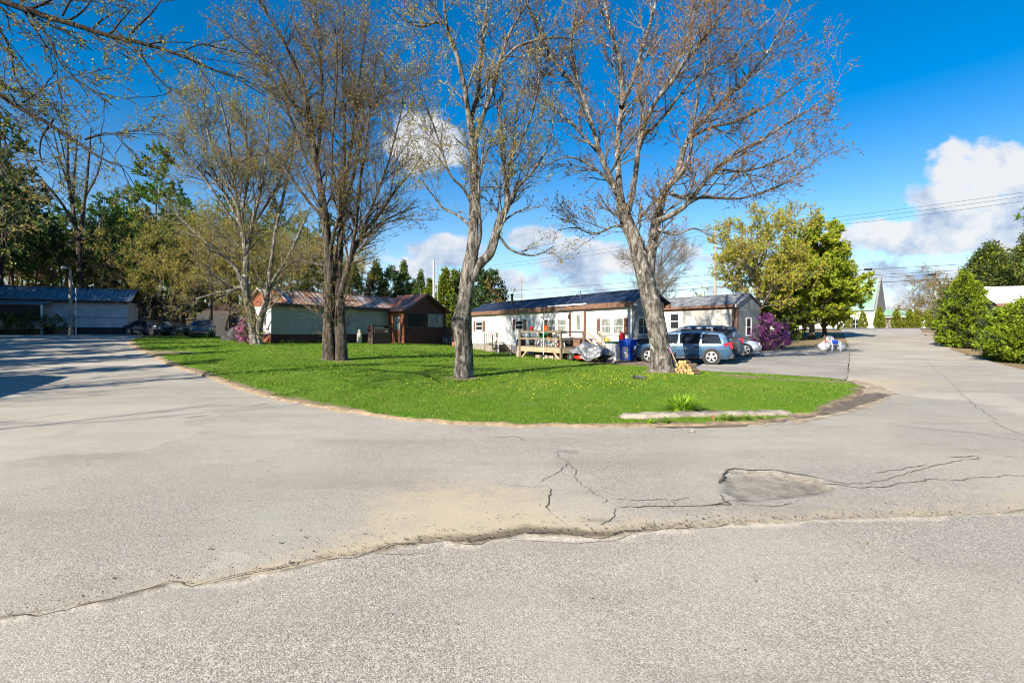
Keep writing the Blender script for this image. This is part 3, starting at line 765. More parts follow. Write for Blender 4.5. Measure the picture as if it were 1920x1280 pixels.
# photo-traced outlines -> ground points
LIP_PX = [(-60, 1176), (0, 1160), (110, 1143), (210, 1126), (300, 1100), (340, 1094), (372, 1100), (450, 1086), (540, 1068), (620, 1050), (700, 1034), (760, 1026), (830, 1015), (880, 1021), (930, 1012),
          (985, 1003), (1060, 1006), (1120, 1009), (1165, 1005), (1215, 996), (1290, 990), (1370, 984), (1450, 981), (1560, 973), (1680, 970), (1800, 967), (1880, 964), (1920, 955), (2010, 948)]
LIP = gp(*LIP_PX)
POT_PX = [(1350, 905), (1347, 890), (1362, 883), (1395, 880), (1450, 881), (1490, 890), (1535, 897), (1550, 905), (1575, 916), (1540, 927), (1470, 935), (1400, 940), (1362, 945), (1372, 930), (1352, 922)]
POT = gp(*POT_PX)
POT2 = gp((1048, 842), (1060, 838), (1082, 839), (1098, 847), (1095, 850), (1070, 848), (1052, 848))
LAWN_FRONT = [(240, 640), (252, 653), (285, 668), (318, 686), (365, 698), (400, 712), (445, 727), (500, 744), (560, 757), (620, 768), (700, 781), (780, 789), (860, 795), (960, 799), (1060, 801), (1150, 801),
              (1230, 800), (1330, 800), (1400, 797), (1470, 788), (1530, 776), (1580, 757), (1612, 741), (1618, 728), (1598, 717), (1540, 709), (1440, 702.5), (1340, 698), (1290, 694), (1240, 690), (1190, 686), (1150, 684), (1100, 681)]
lawn_pts = gp(*LAWN_FRONT)
lawn_world = lawn_pts + [(6.1, 26.6), (3, 31.2), (-2.2, 38.6), (-2.5, 47), (-8, 52), (-19, 47), (-21, 44)] + gp((400, 627.5), (330, 628), (262, 631))
lawn_poly = densify(lawn_world, .22, .055, np.random.default_rng(3))
drive_px = [(1090, 683), (1190, 690), (1290, 699), (1340, 703), (1440, 707), (1540, 714), (1583, 719), (1588, 700), (1592, 668), (1594, 653), (1560, 650), (1500, 651), (1470, 655), (1430, 659)]
drive_poly = densify(gp(*drive_px) + [(13.2, 32), (9.5, 28.6), (6.9, 26.5)], .5, .03, np.random.default_rng(5))
right_edge = gp((1925, 694), (1870, 681), (1835, 670), (1800, 661), (1782, 655), (1790, 646), (1765, 638), (1745, 632), (1732, 627))
road_world = [(-60, -10), (60, -10), (60, 9), (24, 15)] + right_edge + [(62, 73.6), (50, 73.6)] + gp((1594, 655), (1592, 690), (1583, 719)) + [(9, 18), (4, 20), (-6, 19), (-14, 26), (-20, 41), (-20, 49), (-36, 49), (-40, 44), (-60, 36)]
road_poly = densify(road_world, .5, 0)

def pot_depth(x, y):
    d = np.zeros_like(x)
    for P, dep in ((POT, .045), (POT2, .03)):
        d -= np.where(in_poly(x, y, P), dep * sst(0, .12, edge_dist(x, y, P)), 0)
    return d
lip = np.array(LIP)
def above_lip(x, y): return y - np.interp(x, lip[:, 0], lip[:, 1])
def sand_attr(x, y):
    d = above_lip(x, y); w = np.interp(x, [-4.5, -2.4, -1., .2, 1.2, 2.5, 5, 8], [.1, .2, .42, .4, .34, .45, .7, .8]); amp = np.interp(x, [-6, -3.2, -1.2, .6, 2, 5, 8], [.15, .5, .9, .9, .62, .55, .5])
    a = np.where(d > -.02, np.exp(-np.maximum(d, 0) / w) * amp, 0)
    a += .55 * np.exp(-(((x + .6) / 1.4) ** 2 + ((y - 4.6) / .8) ** 2))
    a += .35 * np.exp(-(((x - 9) / 5.) ** 2 + ((y - 6.2) / 1.2) ** 2))
    a = np.maximum(a, np.where(in_poly(x, y, POT), .2, 0))
    le = edge_dist(x, y, lawn_poly); a = np.maximum(a, .85 * np.exp(-le / .5) * (x > 7) + .5 * np.exp(-le / .3))
    a += .5 * np.exp(-(((x - 12.5) / 3.) ** 2 + ((y - 15.5) / 3.2) ** 2))
    return np.clip(a + .22 * (sst(12, 16, x) * sst(15, 20, y)), 0, 1)
def grime_attr(x, y):
    d = above_lip(x, y)
    a = np.where(d > -.01, np.exp(-(np.maximum(d, 0) / .22) ** 2), 0) * np.interp(x, [-3, -1.2, -.5, -.1, .2, .8, 2, 6], [.15, .5, .8, 1.25, 1.05, .8, .4, .3])
    for (px, py, sx, sy, k) in ((1090, 996, .22, .05, .9), (1080, 997, .4, .1, .55), (1130, 975, .3, .08, .6), (920, 1017, .3, .07, .9), (237, 874, .09, .05, .7), (88, 787, .12, .1, .6)):
        c = G(px, py); a = np.maximum(a, k * np.exp(-(((x - c.x) / sx) ** 2 + ((y - c.y) / sy) ** 2)))
    a = np.maximum(a, np.where(in_poly(x, y, POT) | in_poly(x, y, POT2), .55, 0))
    return np.clip(a, 0, 1)
def craze_attr(x, y):
    a = .62 * np.exp(-(((x - .9) / 1.3) ** 2 + ((y - 6.3) / 1.5) ** 2)) + .38 * np.exp(-(((x - 5.5) / 4) ** 2 + ((y - 5.3) / .9) ** 2)) + .45 * np.exp(-(((x - 10) / 4) ** 2 + ((y - 9) / 3) ** 2))
    return np.clip(a, 0, 1)
AT = {'sand': sand_attr, 'grime': grime_attr, 'craze': craze_attr}
sheet('road', road_poly, [(-60, 112, -10, 82, 1.), (-30, 30, 2, 30, .45), (-9, 11, 3., 9.5, .12), (2.5, 6.5, 4.2, 6.2, .05), (-3.6, 2.5, 3., 5.3, .06)], 0, ['asphalt_old'], pot_depth, attrs=AT)
sheet('driveway', drive_poly, [(4, 30, 15, 40, .5)], .012, ['asphalt_drive'], attrs={'sand': lambda x, y: .55 * np.exp(-edge_dist(x, y, lawn_poly) / .35)})
street_poly = densify(smooth_poly([(110, 74.2), (62, 74), (30, 73.2), (-10, 73.6), (-10, 80.8), (110, 80.8)], 1), 2.)
sheet('street', street_poly, [(-10, 110, 72, 82, 1.2)], .03, ['asphalt_street'])
# newer asphalt overlay nearest the camera, with its broken lip
rngl = np.random.default_rng(21)
lipd = []
for i in range(len(LIP) - 1):
    a, b = np.array(LIP[i]), np.array(LIP[i + 1]); L = np.linalg.norm(b - a); k = max(2, int(L / .025)); nv = np.array([-(b - a)[1], (b - a)[0]]) / L
    for j in range(k): lipd.append(a + (b - a) * j / k + nv * (rngl.normal(0, .005) + .03 * (vnoise(np.array([a[0] + (b - a)[0] * j / k]), np.array([.3]), 3., 4)[0] - .5)))
over = [tuple(p) for p in lipd] + [(12, 4.4), (30, 4), (30, -9), (-30, -9), (-30, 2.2), (-5, 2.4)]
sheet('road_overlay', over, [(-30, 30, -9, 8, .6), (-6, 8, .5, 5, .13)], .014, ['asphalt_new'], zfun=lambda x, y: .006 * (vnoise(x, y, 1.2, 5) - .5),
      attrs={'sand': lambda x, y: .1 * np.exp(-np.maximum(-above_lip(x, y), 0) / .25) * np.exp(-((x - .2) / 1.6) ** 2) + .25 * np.exp(-(((x + .3) / .6) ** 2 + ((y - 3.4) / .3) ** 2)), 'craze': lambda x, y: 0 * x, 'grime': lambda x, y: .85 * np.exp(-np.abs(above_lip(x, y)) / .035)}, skirt=.03)

# cracks, plus pothole rims painting shade and dirt: narrow ribbons on the road
def ribbons(name, lines, off, mat, seed, kind='structure'):
    rng = np.random.default_rng(seed); V = []; F = []; n = 0
    for pts, w in lines:
        g = np.array(gp(*pts)); d = np.r_[0, np.cumsum(np.linalg.norm(np.diff(g, axis=0), axis=1))]
        k = max(4, int(d[-1] / .03)); t = np.linspace(0, d[-1], k); x, y = np.interp(t, d, g[:, 0]), np.interp(t, d, g[:, 1])
        jx = (vnoise(t, t * 0 + seed, 3.1, seed, 4) - .5) * .24; jy = (vnoise(t, t * 0 + seed + 9, 3.1, seed + 1, 4) - .5) * .24
        env = np.minimum(1, np.minimum(t, d[-1] - t) / .1); x += jx * env + rng.normal(0, .003, k); y += jy * env + rng.normal(0, .003, k)
        ww = w * .3 * (.35 + 1.3 * vnoise(t, t * 0, 7., seed + 2, 3)) * np.clip(env * 1.2, .1, 1)
        tx, ty = np.gradient(x), np.gradient(y); L = np.hypot(tx, ty) + 1e-9; nx, ny = -ty / L, tx / L
        for s in (1, -1):
            X, Y = x + s * nx * ww, y + s * ny * ww; V.append(np.column_stack([X, Y, Hn(X, Y) + off + pot_depth(X, Y) * 0]))
        i = np.arange(k - 1); F.append(np.stack([n + i, n + k + i, n + k + i + 1, n + i + 1], -1)); n += 2 * k; seed += 3
    o = np_mesh(name, np.concatenate(V), [np.concatenate(F)], [mat]); tag(o, kind=kind); return o
CR = [([(1350, 908), (1347, 890), (1362, 883), (1395, 880), (1450, 881), (1490, 890), (1540, 898)], .05), ([(1540, 898), (1600, 908), (1660, 900), (1720, 885), (1790, 868), (1840, 858)], .018),
      ([(1636, 888), (1700, 880), (1740, 872)], .02), ([(1771, 856), (1842, 855)], .03), ([(1540, 905), (1620, 912), (1720, 905), (1840, 895), (1920, 893)], .02),
      ([(1155, 952), (1230, 950), (1320, 948), (1368, 936)], .024), ([(1026, 912), (1032, 940), (1031, 962)], .015), ([(1045, 845), (1060, 868), (1078, 885), (1100, 905), (1120, 925), (1130, 945)], .012),
      ([(1060, 868), (1040, 890), (1010, 905)], .009), ([(1350, 925), (1352, 938), (1368, 945), (1330, 948)], .03), ([(1660, 798), (1760, 806), (1850, 815), (1960, 830)], .02), ([(1420, 800), (1480, 790), (1540, 800), (1640, 799)], .012),
      ([(1735, 672), (1752, 690), (1790, 722), (1808, 745), (1850, 775), (1880, 800), (1925, 818)], .012), ([(920, 820), (960, 818), (990, 826)], .018), ([(930, 905), (1000, 915), (1030, 912)], .008), ([(1155, 952), (1150, 968), (1120, 985)], .01),
      ([(660, 850), (730, 838), (790, 822)], .008), ([(1592, 655), (1590, 690), (1584, 718)], .05), ([(1800, 658), (1835, 668), (1850, 672)], .06), ([(1145, 935), (1220, 938), (1300, 932)], .01),
      ([(1368, 946), (1430, 952), (1490, 944)], .012), ([(1300, 820), (1400, 822), (1520, 815)], .01), ([(1700, 830), (1780, 838), (1860, 852), (1920, 858)], .012)]
ribbons('road_crack_rim_shade', CR, .006, 'crack', 40)
LIPCR = [([LIP_PX[i] for i in range(1, 15)], .016), ([LIP_PX[i] for i in range(13, 22)], .02), ([(700, 1040), (760, 1042), (800, 1040)], .012), ([(960, 1016), (1080, 1020), (1160, 1012), (1190, 1000)], .01)]
ribbons('lip_crack', LIPCR, .0165, 'crack', 77)
# wet dirt in the gutter at the kerb
gut = densify(gp((1225, 801), (1300, 803), (1380, 800), (1470, 790), (1560, 776), (1640, 752), (1668, 741), (1650, 736), (1622, 738), (1590, 752), (1540, 766), (1480, 776), (1420, 786), (1330, 793)), .15, .03, np.random.default_rng(9))
sheet('gutter_dirt', gut, [(2, 14, 7, 14, .2)], .008, ['wet_dirt'])
shoulder = densify(gp((1480, 795), (1560, 782), (1640, 758), (1680, 738), (1650, 722), (1600, 712), (1590, 716), (1612, 728), (1606, 742), (1575, 758), (1530, 774)), .2, .05, np.random.default_rng(10))
sheet('sandy_shoulder', shoulder, [(2, 18, 7, 20, .25)], .005, ['sand_soil'])
verge = densify(gp((1800, 642), (1790, 646), (1755, 636), (1735, 627), (1712, 625), (1740, 623.5), (1800, 630)), 1., .1, np.random.default_rng(12))
sheet('sandy_verge', verge, [(20, 60, 30, 75, 1.)], .01, ['sand_soil'])
bed = densify(gp((1370, 662), (1440, 657), (1500, 651), (1560, 649), (1592, 645), (1570, 638), (1470, 640)) + [(17.5, 36)], 1., .1, np.random.default_rng(13))
sheet('leafy_bed', bed, [(12, 40, 28, 50, .8)], .016, ['ground'])
path = densify(gp((1095, 682), (1150, 683), (1200, 688), (1240, 691), (1246, 685), (1200, 677), (1150, 674)), .3, .04, np.random.default_rng(14))
sheet('mulch_path', path, [(2, 10, 18, 30, .4)], .045, ['mulch'])

# lawn
lp = lawn_poly
def bare_attr(x, y):
    d = edge_dist(x, y, lp[:len(lp)]); a = 1.2 * np.exp(-d / (.06 + .42 * vnoise(x, y, .9, 17, 3) ** 2))
    lf = np.array(lawn_pts[:10]); a = np.maximum(a, .95 * np.exp(-edge_dist(x, y, lf, False) / .55))
    for (px, py, sx, sy, k) in ((310, 662, 2.2, 1.6, .8), (400, 690, 1.6, .6, .55), (1205, 786, .7, .35, .9), (1330, 775, .9, .28, .85), (1255, 796, 1.2, .3, .55), (1440, 792, 1.2, .3, .6), (630, 676, 1.0, .8, 1.15), (868, 711, .75, .6, 1.15), (1242, 699, 1.1, .7, .95), (720, 720, 1.0, .4, .55), (980, 760, .9, .3, .6), (1150, 745, .8, .3, .62), (560, 700, 1.1, .5, .6), (1000, 690, 1.0, .6, .6),
                            (1420, 709, 1.5, .5, .85), (1500, 714, 1.4, .4, .85), (1570, 718, .9, .5, .95), (1375, 705, 1.0, .4, .85), (1060, 683, 1.4, .6, .7), (480, 647, 1.3, .8, .6), (1130, 686, 1.2, .4, .7)):
        c = G(px, py); a = np.maximum(a, k * np.exp(-(((x - c.x) / sx) ** 2 + ((y - c.y) / sy) ** 2)))
    return np.clip(a, 0, 1)
LZ = .035
sheet('lawn', lp, [(-32, 14, 6, 54, .6), (-16, 13, 7, 24, .25)], LZ, ['lawn'], attrs={'bare': bare_attr}, kind='structure', skirt=.05)
# grass blades
def grass():
    rng = np.random.default_rng(5); g = Geo()
    V = []; n = 0
    for (y0, y1, x0, x1, dens, h, w) in ((7, 12, -8, 12, 1100, .034, .008), (12, 17, -15, 13, 640, .038, .012), (17, 25, -22, 13, 300, .045, .018), (25, 37, -30, 8, 120, .055, .03), (37, 48, -30, -2, 50, .06, .045)):
        N = int((y1 - y0) * (x1 - x0) * dens); x, y = rng.uniform(x0, x1, N), rng.uniform(y0, y1, N)
        k = in_poly(x, y, lp); x, y = x[k], y[k]
        b = bare_attr(x, y) + (vnoise(x, y, 2.6, 3) - .5) * 1.1
        dn = vnoise(x, y, .7, 8)
        k = (b < .48 + .2 * rng.uniform(0, 1, len(x))) & (rng.uniform(0, 1, len(x)) < .45 + 1.1 * (dn - .3)); x, y, dn = x[k], y[k], dn[k]; N = len(x)
        z = Hn(x, y) + LZ; a = rng.uniform(0, 2 * PI, N); hh = h * rng.uniform(.4, 1.3, N) * (.7 + .7 * dn); le = rng.normal(0, .45, (N, 2)) * hh[:, None]
        p = np.stack([x, y, z], 1); s = np.stack([np.cos(a) * w, np.sin(a) * w, 0 * a], 1)
        t = p + np.column_stack([le, hh]); V.append(np.stack([p - s, p + s, t], 1).reshape(-1, 3)); n += N
    o = np_mesh('grass', np.concatenate(V), [np.arange(n * 3).reshape(-1, 3)], ['grass']); tag(o, 'short bright green grass covering the lawn', 'grass', kind='stuff')
grass()
def dandelions():
    rng = np.random.default_rng(8); g = Geo(); C = []
    for (px, py, sx, sy, N) in ((1010, 712, 2.6, 2.0, 170), (920, 725, 2.5, 1.5, 90), (1090, 718, 1.8, 1.6, 80), (1150, 705, 1.6, 1.2, 70), (760, 700, 4, 3, 40), (1220, 704, 1.6, .8, 50), (840, 655, 2.0, 3, 30), (1300, 730, 4, 2, 25)):
        c = G(px, py); C.append(np.column_stack([rng.normal(c.x, sx, N), rng.normal(c.y, sy, N)]))
    C = np.concatenate(C); C = C[in_poly(C[:, 0], C[:, 1], lp)]; z = Hn(C[:, 0], C[:, 1]) + LZ + rng.uniform(.03, .05, len(C)); P = np.column_stack([C, z]); s = rng.uniform(.008, .017, len(C))[:, None]
    nz = nrm(rng.normal(0, .35, P.shape) + np.array([-.3, -.5, 1])); U, Vv = frames(nz); g.quads(P, U * s, Vv * s); d = (U + Vv) / 1.414; e = (U - Vv) / 1.414; g.quads(P + nz * .004, d * s, e * s)
    o = g.build('dandelion_flowers', ['dandelion']); tag(o, 'yellow dandelion flowers dotted across the grass', 'dandelions', kind='stuff')
dandelions()
def litter():
    rng = np.random.default_rng(31); C = []
    for N, f in ((700, lambda N: (rng.normal(.6, 2.2, N), None, .07)), (420, lambda N: (rng.normal(-.3, 1.6, N), None, .35)), (160, lambda N: (rng.uniform(-3, 7, N), None, .5))):
        x, _, sp = f(N); y = np.interp(x, lip[:, 0], lip[:, 1]) + np.abs(rng.normal(0, sp, N)) + .02; C.append(np.column_stack([x, y]))
    C.append(np.column_stack([rng.uniform(-3, 4, 60), rng.uniform(1.9, 4.0, 60)])); C.append(np.column_stack([rng.uniform(-10, 10, 60), rng.uniform(4, 10, 60)])); C = np.concatenate(C)
    up = above_lip(C[:, 0], C[:, 1]) < 0; z = Hn(C[:, 0], C[:, 1]) + .012 + up * .014; g = Geo(); P = np.column_stack([C, z]); N = len(P)
    s = np.where(rng.uniform(0, 1, N) < .06, rng.uniform(.01, .016, N), rng.uniform(.004, .009, N))[:, None]; nz = nrm(rng.normal(0, .5, P.shape) + np.array([0, 0, 1.])); U, Vv = frames(nz); g.quads(P, U * s, Vv * s * .7)
    o = g.build('crumbs', ['grit']); tag(o, 'scattered grit crumbs and dead leaf bits on the asphalt', 'debris', kind='stuff')
litter()
# ------------------------------------------------------------------ buildings
def hung_window(parent, x0, x1, z0, z1, y, glass='glass', frame='white_vinyl', rail=True, fw=.06, name='window', bars=0, sill=True):
    m = MB(); d0, d1 = y - .045, y + .02
    m.box(x0 - fw, x0, d0, d1, z0 - fw, z1 + fw); m.box(x1, x1 + fw, d0, d1, z0 - fw, z1 + fw)
    m.box(x0, x1, d0, d1, z1, z1 + fw); m.box(x0, x1, d0, d1, z0 - fw, z0)
    if rail: zm = (z0 + z1) / 2; m.box(x0, x1, d0 + .008, d1, zm - .025, zm + .025)
    for i in range(bars): xb = x0 + (x1 - x0) * (i + 1) / (bars + 1); m.box(xb - .025, xb + .025, d0 + .012, d1, z0, z1)
    if sill: m.box(x0 - fw - .03, x1 + fw + .03, d0 - .035, d0 - .001, z0 - fw - .03, z0 - fw + .012)
    o = m.build(name, [frame], parent)
    p = MB(); p.box(x0, x1, y - .02, y + .012, z0, z1); p.build('pane', [glass], o); return o
def shutters(parent, spans, z0, z1, y):
    for a, b in spans:
        m = MB(); m.box(a, b, y - .035, y + .01, z0, z1)
        n = 3
        for i in range(n): xa = a + (b - a) * i / n; m.box(xa + .008, xa + (b - a) / n - .008, y - .045, y - .034, z0 + .02, z1 - .02)
        m.build('shutter', ['shutter'], parent)
def ribbed_roof(L, W, ze, zr, over, ox, mats, parent, rib=.3, th=.05, x0=0, name='roof', seam=.022):
    m = MB(); yc = W / 2; s = (zr - ze) / (yc + over)
    a, b = x0 - ox, x0 + L + ox
    for sg in (0, 1):
        ya, yb = (-over, yc) if sg == 0 else (W + over, yc)
        m.add([(a, ya, ze), (b, ya, ze), (b, yb, zr), (a, yb, zr), (a, ya, ze - th), (b, ya, ze - th), (b, yb, zr - th), (a, yb, zr - th)],
              [(0, 1, 2, 3), (4, 7, 6, 5), (0, 4, 5, 1), (1, 5, 6, 2), (3, 7, 4, 0)])
        if rib:
            n = int((b - a) / rib)
            for i in range(n + 1):
                x = a + i * rib + .01; w = .028
                m.add([(x, ya, ze + .002), (x + w, ya, ze + .002), (x + w, yb, zr + .002), (x, yb, zr + .002), (x + w * .2, ya, ze + seam), (x + w * .8, ya, ze + seam), (x + w * .8, yb, zr + seam), (x + w * .2, yb, zr + seam)],
                      [(4, 5, 6, 7), (0, 4, 7, 3), (1, 2, 6, 5), (0, 1, 5, 4)])
    m.box(a, b, yc - .12, yc + .12, zr - .02, zr + .035)
    return m.build(name, mats, parent)
def fascia(parent, L, W, ze, over, ox, h, mat, x0=0, drop=.0):
    m = MB(); a, b = x0 - ox, x0 + L + ox
    m.box(a, b, -over - .03, -over - .002, ze - h, ze - .012); m.box(a, b, W + over + .002, W + over + .03, ze - h, ze - .012)
    m.box(a + .02, b - .02, -over, .0, ze - h + .02, ze - h + .05)
    return m.build('fascia', [mat], parent)
def gable_poly(W, zr, ze, z0, over=0):
    s = (zr - ze) / (W / 2 + over); zw = ze + s * over
    return [(0, z0), (W, z0), (W, zw), (W / 2, zr - .02), (0, zw)]

# ---------------- white mobile home with the navy roof
HX, HA = Vector((.556, -.831, 0)), math.atan2(-.831, .556)
H0 = Vector((-3.4, 41.5, 0)); HL, HW = 17.95, 2.65
def hs(px):
    k = (px - CX) / F_PX; return (k * 41.5 + 3.4) / (.556 + .831 * k)
def hz(px, py):
    s = hs(px); return CAM_Z + (HY - py) / F_PX * (41.5 - .831 * s)
home = E('mobile_home', 'long white lap-sided mobile home with navy metal roof behind the wooden deck', 'mobile home', H0, HA)
ze, zr, zs = 3.28, 4.02, .62
m = MB(); m.lap(0, HL, zs, ze - .02, 0, .125, .024)
m.box(0, HL, .002, HW, zs, ze - .02); m.box(-.02, .06, -.03, -.0, zs, ze - .25, 1); m.box(HL - .06, HL + .02, -.03, -.0, zs, ze - .25, 1)
m.build('wall', ['white_siding', 'white_vinyl'], home)
m = MB(); m.M = Matrix.Translation((HL, 0, 0)) @ Matrix.Rotation(PI / 2, 4, 'Z'); m.lap(0, HW, zs, 3.3, -.004, .115, .014); m.M = None
m.prismx([(0.02, 3.28), (HW - .02, 3.28), (HW / 2, zr - .1)], HL - .12, HL + .015)
m.build('end_wall', ['grey_siding'], home)
m = MB(); m.prismx([(0.02, 3.28), (HW - .02, 3.28), (HW / 2, zr - .1)], -.015, .12); m.build('gable', ['white_siding'], home)
m = MB(); m.box(.02, HL - .02, .03, HW - .03, -.1, zs)
for i in range(60): x = .1 + i * .3; m.box(x, x + .27, .01, .03, -.1, zs - .02)
m.build('skirting', ['grey_wood'], home)
ribbed_roof(HL, HW, ze, zr, .22, .35, ['navy_roof'], home, .28)
fascia(home, HL, HW, ze, .22, .33, .3, 'brown_trim')
m = MB(); m.box(10.9, 14.6, -.33, -.26, ze - .03, ze + .05); m.build('gutter', ['white_vinyl'], home)
for pa, pb, ya, yb, sh in ((893.5, 905, 604.4, 618.5, ((889, 893), (905.6, 910))), (968, 981.5, 602, 616.6, ((962.7, 967.3), (982.3, 987.3)))):
    hung_window(home, hs(pa), hs(pb), hz((pa + pb) / 2, yb), hz((pa + pb) / 2, ya), -.02)
    shutters(home, [(hs(a), hs(b)) for a, b in sh], hz(pa, yb) - .12, hz(pa, ya) + .1, -.025)
for pa, pb, ya, yb, gl in ((1030, 1042.5, 599.7, 620.5, 'glass_curtain'), (1047.5, 1062.3, 599.4, 621, 'glass_curtain'), (1128.2, 1145.8, 598.2, 624.5, 'glass_curtain'), (1151.8, 1169.3, 597.5, 625, 'glass_curtain')):
    hung_window(home, hs(pa), hs(pb), hz((pa + pb) / 2, yb), hz((pa + pb) / 2, ya), -.02, gl)
shutters(home, [(hs(1021.8), hs(1026.6))], hz(1024, 620), hz(1024, 599.5), -.025)
shutters(home, [(hs(1120.6), hs(1126.3)), (hs(1171.2), hs(1177.6))], hz(1150, 627), hz(1150, 596.5), -.025)
shutters(home, [(hs(1067.8), hs(1071.2)), (hs(1095.2), hs(1099.8))], 1.1, 2.86, -.025)
def door(parent, x0, x1, z0, z1, y, mat='white_vinyl', frame='white_vinyl', lite=None, handle=True, inset=None):
    m = MB(); m.box(x0, x1, y - .03, y + .01, z0, z1)
    if inset: m.box(x0 + .12, x1 - .12, y - .038, y - .028, z0 + .2, z0 + (z1 - z0) * .42, 0)
    f = .09
    m.box(x0 - f, x0 - .002, y - .045, y + .01, z0, z1 + f, 1); m.box(x1 + .002, x1 + f, y - .045, y + .01, z0, z1 + f, 1); m.box(x0, x1, y - .045, y + .01, z1 + .002, z1 + f, 1)
    o = m.build('door', [mat, frame], parent)
    if lite: p = MB(); p.box(lite[0], lite[1], y - .04, y - .029, lite[2], lite[3]); p.build('pane', ['glass_curtain'], o)
    if handle: h = MB(); h.lathe([(0, 0), (.03, .01), (.035, .04), (.02, .06), (0, .062)], (x1 - .1, y - .09, z0 + .95), 8, axis='y'); h.build('handle', ['steel'], o, True)
    return o
door(home, hs(936), hs(950.5), .72, 2.72, -.02, 'white_paint', 'grey_paint', handle=True, inset=True)
da, db = hs(1078), hs(1093.5)
door(home, da, db, .78, 2.82, -.02, 'white_paint', lite=(da + .2, db - .22, 1.75, 2.65), inset=True)
lm = MB(); lx = hs(1069.5); lm.box(lx - .06, lx + .06, -.08, -.02, 2.4, 2.5); lm.lathe([(.02, 0), (.07, .04), (.08, .22), (.03, .3), (0, .33)], (lx, -.13, 2.42), 10); lm.build('porch_light', ['black'], home, True)
# bay window on the grey end wall
bx = HL
m = MB(); y0, y1, dp = .04, 1.75, .3
m.add([(bx, y0, 1.2), (bx + dp, y0 + .06, 1.2), (bx + dp, y1 - .06, 1.2), (bx, y1, 1.2), (bx, y0, 2.55), (bx + dp, y0 + .06, 2.55), (bx + dp, y1 - .06, 2.55), (bx, y1, 2.55)],
      [(0, 1, 2, 3), (7, 6, 5, 4), (0, 4, 5, 1), (1, 5, 6, 2), (2, 6, 7, 3)])
m.add([(bx, y0 - .03, 2.56), (bx + dp + .08, y0, 2.56), (bx + dp + .08, y1, 2.56), (bx, y1 + .03, 2.56), (bx, y0 + .1, 2.75), (bx, y1 - .1, 2.75)], [(0, 1, 4), (1, 2, 5, 4), (2, 3, 5), (0, 3, 2, 1)])
bay = m.build('bay_window', ['grey_siding'], home)
for a in (.2, .62, 1.04):
    p = MB()
    for za, zb in ((1.5, 1.9), (1.94, 2.36)): p.box(bx + dp - .005, bx + dp + .014, a, a + .38, za, zb)
    p.build('pane', ['glass'], bay)
m = MB(); m.box(bx + dp - .002, bx + dp + .022, .14, .2, 1.42, 2.44); m.box(bx + dp - .002, bx + dp + .022, 1.42, 1.48, 1.42, 2.44); m.box(bx + dp - .002, bx + dp + .022, .2, 1.42, 2.36, 2.44); m.box(bx + dp - .002, bx + dp + .022, .2, 1.42, 1.42, 1.5); m.box(bx + dp - .002, bx + dp + .022, .58, .62, 1.5, 2.36); m.box(bx + dp - .002, bx + dp + .022, 1., 1.04, 1.5, 2.36); m.build('frame', ['grey_paint'], bay)
m = MB(); m.box(HL + .03, HL + .3, -.2, .1, 3.02, 3.16); m.build('eave_return', ['white_vinyl'], home)
# roof fittings
m = MB(); m.tube([(4.9, HW / 2 - .5, 3.75), (4.9, HW / 2 - .5, 4.5)], .09, 10); m.lathe([(.15, 0), (.15, .06), (.05, .14), (0, .15)], (4.9, HW / 2 - .5, 4.45), 10); m.build('flue_pipe', ['dark_trim'], home, True)
m = MB(); sx = hs(1075); m.tube([(sx, .6, 3.55), (sx, .6, 4.25)], .03, 8); m.build('service_mast', ['steel'], home, True)

# ---------------- tan house behind the cars
TA = math.atan2(-.80, .60); TO = Vector((14.9, 32, 0)) - Vector((.60, -.80, 0)) * 9.0
tan = E('tan_house', 'tan panelled trailer with brown trim and slate shingle roof behind the parked cars', 'mobile home', (TO.x, TO.y, .22), TA)
TL, TW = 9.0, 3.0
m = MB(); m.box(0, TL, 0, TW, .35, 3.12)
for i in range(8): m.box(.6 + i * 1.1, .63 + i * 1.1, -.006, -.001, .4, 2.9)
m.build('wall', ['cream_panel'], tan)
m = MB(); m.box(.05, TL - .05, .05, TW - .05, -.4, .35); m.build('skirting', ['dark_trim'], tan)
m = MB(); m.box(TL - .36, TL + .03, -.035, -.002, .3, 3.0); m.box(-.03, TL - .38, -.03, -.002, 2.9, 3.04); m.box(TL + .004, TL + .03, -.03, .1, .3, 3.0); m.build('corner_trim', ['brown_trim'], tan)
m = MB(); m.M = Matrix.Translation((TL, 0, 0)) @ Matrix.Rotation(PI / 2, 4, 'Z'); m.lap(.1, TW, .4, 2.9, -.004, .12, .012); m.M = None
m.prismx([(.05, 2.9), (TW - .05, 2.9), (TW - .05, 3.15), (TW / 2, 3.86), (.05, 3.15)], TL - .05, TL + .012)
m.build('end_wall', ['grey_siding'], tan)
ribbed_roof(TL, TW, 3.22, 3.98, .18, .14, ['shingle_roof'], tan, 0); fascia(tan, TL, TW, 3.22, .18, .12, .2, 'brown_trim')
def tsx(px):
    k = (px - CX) / F_PX; return (TO.x - k * TO.y) / (k * -.80 - .60)
xa, xb = tsx(1258), tsx(1272.5)
zt = lambda py, px: CAM_Z - .22 + (HY - py) / F_PX * (TO.y - .80 * tsx(px))
hung_window(tan, xa, xb, zt(615.5, 1265), zt(589, 1265), -.02, 'glass', fw=.08)
wn = MB(); wn.box(TL - .0, TL + .04, 1.1, 1.2, 1.1, 2.35); wn.box(TL, TL + .04, 1.75, 1.85, 1.1, 2.35); wn.box(TL, TL + .04, 1.2, 1.75, 2.27, 2.35); wn.box(TL, TL + .04, 1.2, 1.75, 1.1, 1.18); wn.box(TL, TL + .035, 1.2, 1.75, 1.68, 1.74)
wo = wn.build('window', ['white_vinyl'], tan); p = MB(); p.box(TL, TL + .02, 1.2, 1.75, 1.18, 2.27); p.build('pane', ['glass'], wo)
